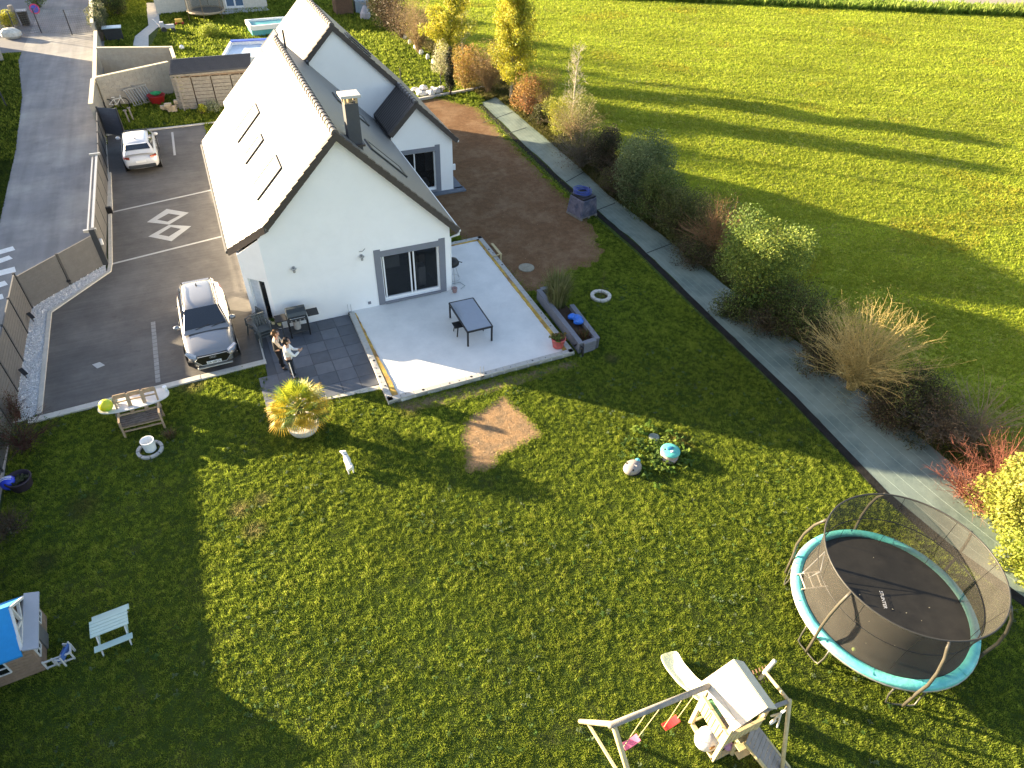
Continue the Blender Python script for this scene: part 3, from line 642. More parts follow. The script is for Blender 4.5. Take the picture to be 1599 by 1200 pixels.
# skylights
def skylight(parent, x0, x1, y0, y1, zf, open_=0):
    nx = (zf(x1)-zf(x0))/(x1-x0); nrm = Vector((-nx, 0, 1)).normalized()
    def P(x, y, h): v = Vector((x, y, zf(x)))+nrm*h; return v
    fr_ = MB(); t = .09*(1 if x1 > x0 else -1); ty = .09
    for (a0, a1, b0, b1) in ((x0, x1, y0, y0+ty), (x0, x1, y1-ty, y1), (x0, x0+t, y0+ty, y1-ty), (x1-t, x1, y0+ty, y1-ty)):
        fr_.hexa([P(a0, b0, .065), P(a0, b1, .065), P(a1, b1, .065), P(a1, b0, .065)], [P(a0, b0, -.02), P(a0, b1, -.02), P(a1, b1, -.02), P(a1, b0, -.02)])
    o = fr_.build('skylight', anth, parent, world=True)
    g = MB(); g.face([P(x0+t, y0+ty, .045), P(x0+t, y1-ty, .045), P(x1-t, y1-ty, .045), P(x1-t, y0+ty, .045)] if nx > 0 else [P(x0+t, y0+ty, .045), P(x1-t, y0+ty, .045), P(x1-t, y1-ty, .045), P(x0+t, y1-ty, .045)])
    gl = g.build('pane', skyglass, o); gl.data.transform(Matrix.Translation(-house.location)); return o
for s_ in ((1.0, 2.12, 30.25, 31.5), (1.02, 1.88, 27.85, 28.6), (1.0, 2.07, 24.5, 25.8)): skylight(r1, *s_, ztop)
for s_ in ((5.42, 6.75, 24.85, 25.85), (5.45, 6.72, 30.6, 31.7)): skylight(r2, *s_, ztop)
def plane_hit(px, py, zf_x0, zf_z0, k):       # roof plane z = z0 + k (x - x0)
    d = Vector(_ray(px, py)); n = Vector((-k, 0, 1)); t = ((zf_z0-k*zf_x0)-n.dot(Vector((0, 0, CH))))/n.dot(d); return Vector((0, 0, CH))+d*t
q0, q1 = plane_hit(433, 53, X2, Z2, K2), plane_hit(411, 87, X2, Z2, K2)
skylight(r3, min(q1.x, q0.x), max(q0.x, q1.x), q1.y, q1.y+1.1, z2)
skylight(r4, 8.0, 9.0, 38.6, 39.6, z2); skylight(r4, 7.4, 8.4, 36.1, 37.1, z2)
# vents beside the ridge
vt = MB()
vt.tube([(RX+.25, 33.9, ztop(RX+.25)-.05), (RX+.25, 33.9, ztop(RX+.25)+.75)], .045, 8); vt.build('vent_pipe', anth, house, world=True)
vt = MB(); vt.tube([(5.0, 34.55, ztop(5.0)-.05), (5.0, 34.5, ztop(5.0)+.18)], .07, 10); vt.build('vent_pipe', anth, house, world=True)
# chimney
cx, cy = 4.62, 23.62
ch = MB(); ch.box((cx, cy, 7.05), (.46, .44, 2.0)); cho = ch.build('chimney', mat('chimney_render', (.075, .078, .085), .7, .3, var=.08), house, world=True)
mb = MB()
for sx_ in (-.19, .19):
    for sy_ in (-.18, .18): mb.box((cx+sx_, cy+sy_, 8.15), (.08, .08, .2))
mb.tube([(cx, cy, 8.0), (cx, cy, 8.22)], .10, 10); mb.build('chimney_opening', mat('terracotta_buff', (.42, .33, .20), .85, .2), cho, world=True)
mb = MB(); mb.box((cx, cy, 8.29), (.68, .62, .09)); mb.build('chimney_cap', mat('cast_concrete', (.5, .49, .46), .85, .2, var=.15), cho, world=True, bevel=.01)
mb = MB(); mb.box((cx, cy-.03, ztop(cx)-.02), (.62, .56, .08)); mb.build('flashing', tilem, cho, world=True)
# sliding doors
def sliding(x0, x1, z0, z1, y, sur, sill, bars, depth=.16):
    d = MB(); t = .055; yy = y+depth
    d.box(((x0+x1)/2, yy, z0+.05), (x1-x0, .12, .10)); d.box(((x0+x1)/2, yy, z1-t/2), (x1-x0, .10, t))
    for x in (x0+t/2, x1-t/2): d.box((x, yy, (z0+z1)/2), (t, .10, z1-z0-.16))
    for x in bars: d.box((x, yy-.02, (z0+z1)/2), (t, .07, z1-z0-.16))
    o = d.build('sliding_door', pvc, house, world=True)
    xs = [x0+t]+list(bars)+[x1-t]
    for i in range(len(xs)-1):
        if xs[i+1]-xs[i] < .3: continue
        g = MB(); g.box(((xs[i]+xs[i+1])/2, yy+.01*(i % 2), (z0+z1)/2+.02), (xs[i+1]-xs[i]-t, .012, z1-z0-.15)); gl = g.build('pane', glassm, o); gl.data.transform(Matrix.Translation(-house.location))
    s = MB(); wd_ = .265
    s.box((x0-wd_/2, y-.012, (sur+z0)/2-.02), (wd_, .03, sur-z0+.20)); s.box((x1+wd_/2, y-.012, (sur+z0)/2-.02), (wd_, .03, sur-z0+.20))
    s.box(((x0+x1)/2, y-.012, (z1+sur)/2), (x1-x0, .03, sur-z1)); s.box(((x0+x1)/2, y-.03, z0-.06), (x1-x0, .10, .09))
    s.build('door_surround', greyr, house, world=True)
sliding(ox0, ox1, oz0, oz1, HY, sz1, 0, [ox0+.12, ox0+(ox1-ox0)*.50, ox0+(ox1-ox0)*.565])
sliding(eo0, eo1, eoz0, eoz1, EY, eSZ, 0, [eo0+(eo1-eo0)*.45], .14)
# rooms behind the glass
it = MB()
it.box(((ox0+ox1)/2, HY+2.9, .10), (ox1-ox0+1.6, 5.0, .02)); it.box(((ox0+ox1)/2, HY+5.3, 1.5), (ox1-ox0+1.6, .05, 2.8)); it.box((ox0-.6, HY+2.9, 1.5), (.05, 4.9, 2.8), m=1); it.box((ox1+.6-.55, HY+2.9, 1.5), (.05, 4.9, 2.8), m=1)
it.box(((ox0+ox1)/2, HY+2.9, 2.75), (ox1-ox0+1.2, 5.0, .03), m=1)
it.build('interior', [mat('room_floor', (.10, .085, .07), .5, .3), mat('room_wall', (.20, .19, .18), .8, .2)], house, world=True)
it = MB(); it.box((ox1-.55, HY+.9, .65), (.30, .4, .9)); it.box((ox0+.75, HY+1.3, 1.25), (.6, .05, .5), m=1); it.box((ox1-.5, HY+2.0, .8), (.5, 1.6, 1.2), m=2); it.box((ox0+1.0, HY+2.6, .45), (1.5, .8, .7), m=3)  # thin pale panel stands in for a reflection in the door glass
it.build('furniture', [pvc, mat('reflection_panel', (.55, .58, .60), .6, .3), mat('shelf_wood', (.18, .10, .07), .6, .3), mat('dark_sofa', (.06, .06, .065), .9, .2)], house, world=True)
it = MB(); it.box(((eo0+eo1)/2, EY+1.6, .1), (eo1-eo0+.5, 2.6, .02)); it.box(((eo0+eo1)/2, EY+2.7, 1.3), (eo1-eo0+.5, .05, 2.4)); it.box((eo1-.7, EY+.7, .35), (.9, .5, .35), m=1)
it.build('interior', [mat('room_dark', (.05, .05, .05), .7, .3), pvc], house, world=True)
# window and blind in the cut corner
def chp(p, off, z): q = Vector((dch.y, -dch.x)); v = p-q*off*-1; return (v.x, v.y, z)
nn = Vector((dch.y, -dch.x)); nn = nn if nn.y < 0 or nn.x < 0 else -nn
wm = MB()
for (pa, pb, za, zb) in ((wy, wy+dch*.05, .2, WZ1), (wy2-dch*.05, wy2, .2, WZ1), (wy+dch*.05, wy2-dch*.05, .2, .27), (wy+dch*.05, wy2-dch*.05, WZ1-.06, WZ1), (wy+dch*.30, wy+dch*.35, .27, WZ1-.06)):
    q = nn*-.06; q2 = nn*-.12
    wm.hexa([(*(pa+q), zb), (*(pb+q), zb), (*(pb+q2), zb), (*(pa+q2), zb)], [(*(pa+q), za), (*(pb+q), za), (*(pb+q2), za), (*(pa+q2), za)])
wo = wm.build('window', pvc, house, world=True)
g = MB(); q = nn*-.09; g.face([(*(wy+dch*.05+q), .27), (*(wy+dch*.30+q), .27), (*(wy+dch*.30+q), WZ1-.06), (*(wy+dch*.05+q), WZ1-.06)]); gl = g.build('pane', darkglass, wo); gl.data.transform(Matrix.Translation(-house.location))
g = MB()
for i in range(24):
    z = .28+(WZ1-.34-.0)*i/24; a_, b_ = wy+dch*.35+nn*-.085, wy2-dch*.05+nn*-.085; g.hexa([(*a_, z+.07), (*b_, z+.07), (*(b_+nn*-.02), z+.075), (*(a_+nn*-.02), z+.075)], [(*a_, z), (*b_, z), (*(b_+nn*-.02), z+.0), (*(a_+nn*-.02), z+.0)])
gl = g.build('blind', mat('blind_slats', (.55, .58, .62), .6, .3), wo); gl.data.transform(Matrix.Translation(-house.location))
for q in ((459, 422), (565, 403)):
    p = onY(*q, HY-.09); mb = MB(); mb.box((p[0], HY-.02, p[2]+.04), (.10, .04, .14)); mb.lathe([(.045, -.09), (.05, .02), (.095, .05), (.10, .07), (.03, .09)], (p[0], p[1]-.03, p[2]), 12)
    mb.build('wall_lamp', steel, house, world=True)
mb = MB(); p = onY(565, 391, HY-.03); mb.tube([(p[0]-.12, HY-.03, p[2]-.05), (p[0], HY-.12, p[2]), (p[0]+.12, HY-.05, p[2]+.05)], .01, 6); mb.build('cable_bracket', anth, house, world=True)
mb = MB(); p = onY(577, 473, HY); mb.box((p[0], HY-.01, p[2]), (.12, .025, .12)); mb.build('wall_vent', greyr, house, world=True)
mb = MB(); mb.box((8.05, VY+.3, 2.95), (.10, .2, .12)); mb.build('eave_bracket', pvc, house, world=True)

# rods left standing in the terrace border
for q, lab in (((547, 490), 'bare steel rods standing in the terrace border against the house wall'), ((753, 587), 'bare steel rods standing in the front border of the terrace'),):
    x, y = at(*q, TZ); t = thing('steel_rod', lab, 'steel rod', (x, y, TZ)); mb = MB()
    for dx, h in ((-.06, .45), (.06, .42)): mb.tube([(dx, 0, 0), (dx, .01, h)], .009, 6)
    mb.build('rod', steel, t)
    mb = MB(); mb.lathe([(.001, .02), (.09, .03), (.09, .0)], (0, 0, 0), 12); mb.build('collar', blackm, t)

# ------------------------------------------------------------------ fences, gate and block walls
def fence_run(label, P, hgt_=1.6, spacing=1.9, m=fencem, post=anth, endposts=True, group=None):
    t = thing('fence', label, 'fence', (P[0][0], P[0][1], 0), 0, group)
    for i in range(len(P)-1):
        a, b = Vector(P[i]), Vector(P[i+1]); l = (b-a).length; n = max(1, round(l/spacing)); d = (b-a)/l; q = Vector((-d.y, d.x))
        for k in range(n):
            p, r_ = a+d*(l*k/n+.05), a+d*(l*(k+1)/n-.05); mb = MB()
            for s_ in range(10):
                z0 = .04+s_*(hgt_-.06)/10; z1 = z0+(hgt_-.06)/10-.010; w_ = .012
                mb.prism([tuple(p-q*w_), tuple(r_-q*w_), tuple(r_+q*w_), tuple(p+q*w_)], z0, z1)
            mb.prism([tuple(p-q*.006), tuple(r_-q*.006), tuple(r_+q*.006), tuple(p+q*.006)], .04, hgt_-.02)
            mb.prism([tuple(p-q*.022), tuple(r_-q*.022), tuple(r_+q*.022), tuple(p+q*.022)], hgt_-.02, hgt_+.02)
            mb.build('panel', m, t, world=True)
        for k in range(n+(1 if i == len(P)-2 and endposts else 0)):
            c = a+d*(l*k/n); pm = MB(); pm.box((c.x, c.y, (hgt_+.06)/2), (.08, .08, hgt_+.06), math.atan2(d.y, d.x)); pm.build('post', post, t, world=True)
    return t
FA, FB, FC, FD = at(165, 212), at(169, 285), at(166, 413), at(50, 482)
fpost = [at(41, 527.5), at(31, 590), at(19, 667)]
fence_run('long grey slat fence between the road and the parked white car', [FA, FB], 1.42)
fence_run('grey slat fence of two panels beside the crosswalk, above the white pebbles', [FC, FD], 1.46, 2.0)
dl = (Vector(fpost[2])-Vector(FD)).normalized()
fence_run('grey slat fence running down the left edge past the pebbles and the blue ball', [FD, fpost[2], (-8.45, 16.5), (-8.15, 10), (-7.4, 4)], 1.6, 1.95)
fence_run('dark blue-grey screen panel closing the parking space behind the white car', [tuple(Vector(FA)+Vector((.05, .1))), at(196, 213)], 1.6, 3, mat('dark_screen', (.075, .085, .11), .7, .2, var=.1), endposts=True)
t = thing('sliding_gate', 'grey sliding gate with a galvanised top rail between the two slat fences', 'gate', (FB[0], FB[1], 0))
a, b = Vector(FB)+Vector((0, -.15)), Vector(FC)+Vector((0, .15)); d = (b-a).normalized(); q = Vector((-d.y, d.x)); mb = MB()
for s_ in range(9):
    z0 = .1+s_*.155; mb.prism([tuple(a-q*.012), tuple(b-q*.012), tuple(b+q*.012), tuple(a+q*.012)], z0, z0+.147)
mb.build('panel', fencem, t, world=True)
mb = MB()
for k in range(6):
    c = a.lerp(b, k/5); mb.box((c.x, c.y, .75), (.05, .06, 1.4))
mb.prism([tuple(a-q*.03), tuple(b-q*.03), tuple(b+q*.03), tuple(a+q*.03)], .04, .09); mb.build('frame', anth, t, world=True)
mb = MB(); mb.beam((a.x-.02, a.y, 1.56), (b.x-.02, b.y, 1.56), .10, .05); mb.beam((a.x-.22, a.y, 1.52), (b.x-.22, b.y, 1.52), .06, .04); mb.build('rail', steel, t, world=True)
mb = MB(); mb.box((a.x-.1, a.y, 1.6), (.5, .12, .10)); mb.build('roller_bracket', steel, t, world=True); mb = MB(); mb.box((b.x-.1, b.y, 1.6), (.5, .12, .10)); mb.build('roller_bracket', steel, t, world=True)
gp = Vector(FC); mb = MB(); mb.box((gp.x, gp.y-.02, .87), (.22, .22, 1.74)); t = tag(mb.build('gate_post', anth, loc=(gp.x, gp.y, 0), bevel=.01), 'thick dark gate post at the corner where the fence turns to the pebbles', 'post')
mb = MB(); x, y = Vector(at(155, 381, .9)); mb.box((gp.x+.16, gp.y+.06, 1.05), (.10, .16, .24)); tag(mb.build('letterbox', mat('box_white', (.75, .75, .76), .5, .4), loc=(gp.x+.16, gp.y+.06, .93), bevel=.01), 'small white box fixed on the thick gate post', 'box')
x, y = at(172, 333); mb = MB(); mb.box((x, y, .14), (.28, .24, .28)); mb.box((x, y, .30), (.22, .18, .05)); tag(mb.build('gate_motor', blackm, loc=(x, y, 0), bevel=.02), 'black gate motor at the end of the white driveway line', 'gate motor')
def blockwall(label, a, b, h, th=.2, cap=True, world_h=None):
    a, b = Vector(a), Vector(b); l = (b-a).length; d = (b-a)/l; q = Vector((-d.y, d.x)); t = thing('block_wall', label, 'wall', (a.x, a.y, 0)); mb = MB(); rows = int(h/.2)
    for r_ in range(rows):
        off = .25*(r_ % 2); s_ = -off
        while s_ < l:
            s0, s1 = max(0, s_)+.008, min(l, s_+.5)-.008
            if s1 > s0: p, r2_ = a+d*s0, a+d*s1; mb.prism([tuple(p-q*th/2), tuple(r2_-q*th/2), tuple(r2_+q*th/2), tuple(p+q*th/2)], r_*h/rows+.007, (r_+1)*h/rows-.007)
            s_ += .5
    mb.prism([tuple(a-q*(th/2-.015)), tuple(b-q*(th/2-.015)), tuple(b+q*(th/2-.015)), tuple(a+q*(th/2-.015))], 0, h-.01)
    mb.build('blocks', blockm, t, world=True)
    mb = MB(); mb.prism([tuple(a-q*(th/2+.02)), tuple(b-q*(th/2+.02)), tuple(b+q*(th/2+.02)), tuple(a+q*(th/2+.02))], h, h+.04); mb.build('coping', mat('coping', (.62, .56, .42), .85, .2), t, world=True)
    return t
W0 = Vector(at(163, 172)); 
blockwall('sunlit low block wall along the road, beside the ladder and toys', (-5.95, 46.3), (-5.95, W0.y+.2), 1.85)
blockwall('slanting block wall behind the ladder and the red tub', (-5.8, W0.y+.1), at(262, 97, 1.95), 1.95)
blockwall('far block wall closing the neighbouring garden, beyond the slanting one', (-5.9, 58.6), at(264, 74, 1.8), 1.8)
blockwall('short block wall with a pillar joining the two garden walls beside the shed', at(266, 73, 1.75), at(272, 91, 1.75), 1.75)
blockwall('narrow block wall between the road and the far garden, lit along its top', (-6.1, 51.6), (-6.3, 66), 1.2)
t = blockwall('pale block wall running up to the street past the tall hedge', (-6.4, 66.3), (-7.2, 90), 1.7)

# shed with a tiled roof and pallet front
sA, sB = Vector(at(285, 171)), Vector(at(350, 163)); sA = Vector((-.95, 49.6)); 
t = thing('garden_shed', 'long wooden shed with a dark ribbed roof behind the parking space', 'shed', (sA.x, sA.y, 0))
rp = [(264, 93), (391, 82), (391, 103), (264, 117)]
zf, zb_ = 2.35, 2.75
c0, c1 = at(264, 117, zf), at(391, 106, zf); c3, c2_ = at(266, 93, zb_), at(391, 83, zb_)
mb = MB(); n = 26
for i in range(14):
    f0, f1 = i/14, (i+1)/14+.01
    L0, L1 = Vector((*c0, zf)).lerp(Vector((*c3, zb_)), f0), Vector((*c0, zf)).lerp(Vector((*c3, zb_)), f1); M0, M1 = Vector((*c1, zf)).lerp(Vector((*c2_, zb_)), f0), Vector((*c1, zf)).lerp(Vector((*c2_, zb_)), f1)
    u = Vector((0, 0, .05)); mb.hexa([L0+u, M0+u, M1, L1], [L0-u, M0-u, M1-u, L1-u])
mb.build('roof', mat('shed_roof', (.035, .042, .06), .55, .4, var=.15, scale=3), t, world=True)
mb = MB(); a, b = Vector(at(281, 172)), Vector((4.5, at(281, 172)[1]-.6)); d = (b-a).normalized(); 
for k in range(5):
    p = a+d*(k*1.2)
    for s_ in range(9): mb.beam((p.x, p.y-.05, .1+s_*.22), (p.x+d.x*1.12, p.y+d.y*1.12-.05, .1+s_*.22), .03, .195)
    for j in (0, .55, 1.1): mb.beam((p.x+d.x*j, p.y+d.y*j, 0), (p.x+d.x*j, p.y+d.y*j, 2.0), .08, .03)
mb.build('pallet_front', woodg, t, world=True)
mb = MB(); mb.beam((c0[0], c0[1]+.15, zf-.12), (c1[0], c1[1]+.15, zf-.12), .08, .12); mb.beam((c0[0]+.3, c0[1]+.3, 0), (c0[0]+.3, c0[1]+.3, zf), .1, .1); mb.beam((c0[0]+.3, c3[1]-.2, 0), (c0[0]+.3, c3[1]-.2, zb_-.1), .1, .1); mb.build('timber_frame', woodg, t, world=True)
mb = MB(); mb.prism([(c0[0]+.6, c0[1]+.9), (5, c0[1]+.4), (5, c3[1]-.2), (c0[0]+.6, c3[1]-.1)], 0, 1.9); mb.build('inner_stack', mat('firewood', (.10, .075, .055), .9, .1, var=.4, scale=4, bump=.8, bscale=12), t, world=True)
# clutter by the shed
x, y = at(247, 161); t = thing('garden_tub', 'red round tub with a green basin in it by the slanting block wall', 'tub', (x, y, 0)); t.scale = (1.3, 1.3, 1.3); mb = MB(); mb.lathe([(.30, 0), (.42, .38), (.45, .40), (.40, .40), (.30, .10), (.001, .08)], (0, 0, 0), 22); mb.build('tub', mat('red_plastic', (.45, .03, .03), .5, .4), t, smooth=True)
mb = MB(); mb.lathe([(.15, .38), (.26, .48), (.28, .48), (.14, .42), (.001, .41)], (0.02, .05, 0), 20); mb.build('basin', mat('green_plastic', (.02, .30, .10), .5, .4), t, smooth=True)
x, y = at(212, 158); t = thing('ladder', 'aluminium ladder lying on its side against the block wall', 'ladder', (x, y, .02)); L0, L1 = Vector(at(209, 168))-Vector((x, y)), Vector(at(244, 158))-Vector((x, y))
mb = MB(); mb.beam((L0.x, L0.y, .05), (L1.x, L1.y, .05), .06, .09); mb.beam((L0.x-.35, L0.y+.4, .95), (L1.x-.35, L1.y+.4, .95), .06, .09); mb.build('rail', steel, t)
mb = MB()
for k in range(9):
    p = L0.lerp(L1, (k+.5)/9); mb.beam((p.x, p.y, .05), (p.x-.35, p.y+.4, .95), .045, .045)
mb.build('rungs', steel, t)
x, y = at(228, 162); mb = MB(); mb.beam((x, y, .1), (x-.7, y+.7, 1.5), .25, .03); tag(mb.build('wood_plank', woodg, loc=(x, y, 0)), 'grey plank leaning on the block wall behind the ladder', 'plank')
x, y = at(269, 176); t = thing('stone_stack', 'stack of pale building stones at the corner of the shed', 'stone stack', (x, y, 0)); mb = MB(); rs = random.Random(2)
for k in range(12): mb.box((rs.uniform(-.45, .45), rs.uniform(-.2, .7), .12+.2*(k//5)), (.38, .22, .19), rs.uniform(-.3, .3))
mb.build('stones', mat('pale_stone', (.46, .38, .28), .9, .2, var=.2, scale=2), t, bevel=.02)
x, y = at(262, 143); mb = MB(); rs = random.Random(4)
for k in range(14): a_ = rs.uniform(0, 3.1); mb.beam((x+rs.uniform(-.4, .6), y+rs.uniform(-.4, .6), rs.uniform(.05, .9)), (x+rs.uniform(-.4, .6)+.8*math.cos(a_), y+rs.uniform(-.2, .8), rs.uniform(.1, 1.3)), .05, .04)
tag(mb.build('timber_offcuts', woodg, loc=(x, y, 0)), 'heap of timber offcuts and rods at the open end of the shed', 'timber pile')
x, y = at(185, 170); t = thing('bicycle', 'small white bicycle lying behind the dark screen panel', 'bicycle', (x, y, .3))
for dx in (-.45, .45):
    mb = MB(); mb.tube([(dx+.28*math.cos(a), .15*math.sin(a), .28*math.sin(a)) for a in np.linspace(0, 2*math.pi, 18)[:-1]], .03, 6, closed=True); mb.build('wheel', blackm, t)
mb = MB()
for a_, b_ in (((-.45, 0, 0), (-.1, 0, .3)), ((-.1, 0, .3), (.35, 0, .35)), ((.35, 0, .4), (.45, 0, 0)), ((-.1, 0, .3), (.0, 0, -.02)), ((0, 0, -.02), (-.45, 0, 0)), ((0, 0, -.02), (.33, 0, .33)), ((.33, -.22, .45), (.33, .22, .45)), ((-.2, 0, .42), (0, 0, .42))): mb.beam(a_, b_, .035, .035)
mb.build('frame', pvc, t)
for q, lab in (((203, 193), 'short pale post standing behind the roof of the white car'), ((209, 189), 'thin pale rod with a top hook behind the white car')):
    x, y = at(*q); mb = MB(); mb.beam((x, y, 0), (x-.05, y, .8), .08, .08); mb.box((x-.05, y, .8), (.2, .1, .06)); tag(mb.build('wooden_stake', woodg, loc=(x, y, 0)), lab, 'stake')

# ------------------------------------------------------------------ neighbour's garden (top left)
n0, n1 = Vector(at(246, 23)), Vector(at(415, 13)); d = (n1-n0).normalized(); q = Vector((-d.y, d.x)); L_ = (n1-n0).length
t = thing('neighbour_house', 'cream neighbouring house with a white glazed door behind the netted trampoline', 'house', (n0.x, n0.y, 0))
wa, wb, wz0, wz1 = n0+d*L_*.63, n0+d*L_*.80, .15, 2.2
mb = MB()
def nseg(s0, s1, z0, z1):
    p, r_ = n0+d*s0, n0+d*s1; mb.prism([tuple(p), tuple(r_), tuple(r_+q*.3), tuple(p+q*.3)], z0, z1)
nseg(0, L_*.63, 0, 2.9); nseg(L_*.63, L_*.80, 0, .15); nseg(L_*.63, L_*.80, 2.2, 2.9); nseg(L_*.80, L_*1.02, 0, 2.9)
mb.prism([tuple(n0), tuple(n0+q*8), tuple(n0+q*8+d*.3), tuple(n0+d*.3)], 0, 2.9) if 0 else None
mb.prism([tuple(n0+q*.31), tuple(n1+q*.31), tuple(n1+q*9), tuple(n0+q*9)], 0, 2.85)
mb.build('wall', mat('cream_render', (.62, .58, .50), .85, .2), t, world=True)
mb = MB(); e = n0-d*.4-q*.4; f_ = n1+d*.6-q*.4; g2, h2 = f_+q*5, e+q*5; k2, l2 = f_+q*10, e+q*10
mb.hexa([(*e, 2.75), (*f_, 2.75), (*g2, 5.6), (*h2, 5.6)], [(*e, 2.6), (*f_, 2.6), (*g2, 5.4), (*h2, 5.4)]); mb.hexa([(*h2, 5.6), (*g2, 5.6), (*k2, 2.75), (*l2, 2.75)], [(*h2, 5.4), (*g2, 5.4), (*k2, 2.6), (*l2, 2.6)]); mb.build('roof', slate, t, world=True)
mb = MB()
for s0, s1 in ((.63, .635), (.71, .72), (.795, .80)): p, r_ = n0+d*L_*s0+q*.08, n0+d*L_*s1+q*.08; mb.prism([tuple(p), tuple(r_+d*.06), tuple(r_+d*.06+q*.06), tuple(p+q*.06)], .15, 2.2)
mb.prism([tuple(wa+q*.08), tuple(wb+q*.08), tuple(wb+q*.14), tuple(wa+q*.14)], .15, .32)
wo = mb.build('window', pvc, t, world=True); g = MB(); g.prism([tuple(wa+q*.15), tuple(wb+q*.15), tuple(wb+q*.17), tuple(wa+q*.17)], .3, 2.2); o = g.build('pane', mat('pane_blue', (.10, .16, .26), .1, .6, var=0), wo); o.data.transform(Matrix.Translation(-t.location))
mb = MB(); mb.prism([tuple(n0+d*L_*.55-q*.02), tuple(n0+d*L_*1.0-q*.02), tuple(n0+d*L_*1.02-q*1.4), tuple(n0+d*L_*.55-q*1.7)], -.02, .12); tag(mb.build('neighbour_terrace', conc), kind='structure')
def net_trampoline_far(px, py):
    x, y = at(px, py); t = thing('trampoline', 'small netted trampoline in front of the cream neighbouring house', 'trampoline', (x, y, 0)); r = 1.55; mb = MB()
    mb.lathe([(.001, .7), (r-.15, .7), (r-.15, .68)], (0, 0, 0), 28); mb.build('mat', mat('mat_brownish', (.10, .095, .085), .8, .2), t)
    mb = MB(); mb.tube([(r*math.cos(a), r*math.sin(a), .72) for a in np.linspace(0, 2*math.pi, 29)[:-1]], .09, 6, closed=True); mb.build('pad', mat('pad_orange', (.32, .26, .18), .7, .2), t)
    for k in range(6):
        a = k*math.pi/3+.3; mb = MB(); mb.tube([((r+.1)*math.cos(a), (r+.1)*math.sin(a), 0), ((r+.1)*math.cos(a), (r+.1)*math.sin(a), 2.4)], .03, 6); mb.build('pole', mat('pole_tan', (.20, .14, .08), .6, .3), t)
    mb = MB(); mb.lathe([(r, .75), (r, 2.4)], (0, 0, 0), 28, cap=False); o = mb.build('net', mat('net_far', (.10, .10, .09), .9, .1, var=0, alpha=.40), t)
    o.data.polygons.foreach_set('use_smooth', [True]*len(o.data.polygons))
net_trampoline_far(325, 30)
x, y = at(264, 50); t = thing('toy_tractor', 'grey and white toy tractor on the grass by the garden path', 'toy tractor', (x, y, 0))
for p, r_ in (((-.35, -.25, .22), .22), ((-.35, .25, .22), .22), ((.4, -.22, .16), .16), ((.4, .22, .16), .16)): mb = MB(); mb.lathe([(r_*.3, -.05), (r_, -.05), (r_, .05), (r_*.3, .05)], p, 14, 0, Matrix.Rotation(R(90), 3, 'X')); mb.build('wheel', anth, t)
mb = MB(); mb.box((.15, 0, .42), (.8, .3, .3)); mb.box((-.4, 0, .55), (.3, .4, .5)); mb.beam((-.6, 0, .4), (-1.0, .1, 1.0), .3, .06); mb.build('body', mat('toy_grey', (.5, .5, .52), .5, .4), t, bevel=.03)
x, y = at(281, 39); t = thing('toy_cart', 'small yellow and red toy cart beside the netted trampoline', 'toy cart', (x, y, 0)); mb = MB(); mb.box((0, 0, .35), (.6, .4, .25)); mb.build('tray', mat('toy_yellow', (.7, .45, .08), .5, .4), t, bevel=.03)
for dx in (-.25, .25): mb = MB(); mb.lathe([(.12, -.22), (.12, .22)], (dx, 0, .12), 12, 0, Matrix.Rotation(R(90), 3, 'X')); mb.build('wheel', mat('toy_red', (.5, .05, .04), .5, .4), t)
# framed pool with blue rim behind the shed
p0, p1, p2, p3 = at(360, 64, .9), at(440, 60, .9), at(440, 86, .9), at(345, 90, .9)
t = thing('pool', 'white framed garden pool with a blue rim behind the shed roof', 'pool', (p0[0], p0[1], 0)); mb = MB()
PP = [p3, p2, (p2[0]+.5, p1[1]), p0]
mb.ribbon(PP+[PP[0]], .16, 0, .85); mb.build('wall', mat('pool_white', (.78, .80, .82), .5, .3), t, world=True)
mb = MB(); mb.prism(PP, .55, .60); mb.build('water', mat('pool_cover', (.50, .62, .75), .25, .5), t, world=True)
mb = MB(); mb.ribbon([PP[2], PP[3]], .5, .86, .92); mb.build('rim', mat('pool_blue', (.06, .12, .50), .5, .4), t, world=True)
x, y = at(395, 58); t = thing('paddling_pool', 'turquoise paddling pool with a white side beyond the framed pool', 'pool', (x, y, 0)); mb = MB(); mb.prism([(0, 0), (3.5, .3), (3.3, 2.4), (-.1, 2.2)], 0, .7); mb.build('body', mat('pool_turq', (.10, .36, .38), .4, .4), t)
mb = MB(); mb.ribbon([(0, 0), (3.5, .3), (3.3, 2.4), (-.1, 2.2), (0, 0)], .2, .5, .85); mb.build('rim', pvc, t)
x, y = at(285, 78); mb = MB(); mb.ball((x, y, .18), .18); tag(mb.build('play_ball', pvc, smooth=True, loc=(x, y, 0)), 'pale ball lying beside the wall pillar near the shed roof', 'ball')
x, y = at(180, 62); mb = MB(); mb.box((x, y, .45), (1.3, .8, .9)); mb.box((x, y, .93), (1.45, .95, .06), m=1); tag(mb.build('water_cabinet', [mat('cab_dark', (.03, .035, .04), .7, .2), mat('cab_lid', (.35, .48, .55), .3, .5)], loc=(x, y, 0), bevel=.02), 'dark cabinet with a pale blue lid beside the tall hedge', 'cabinet')
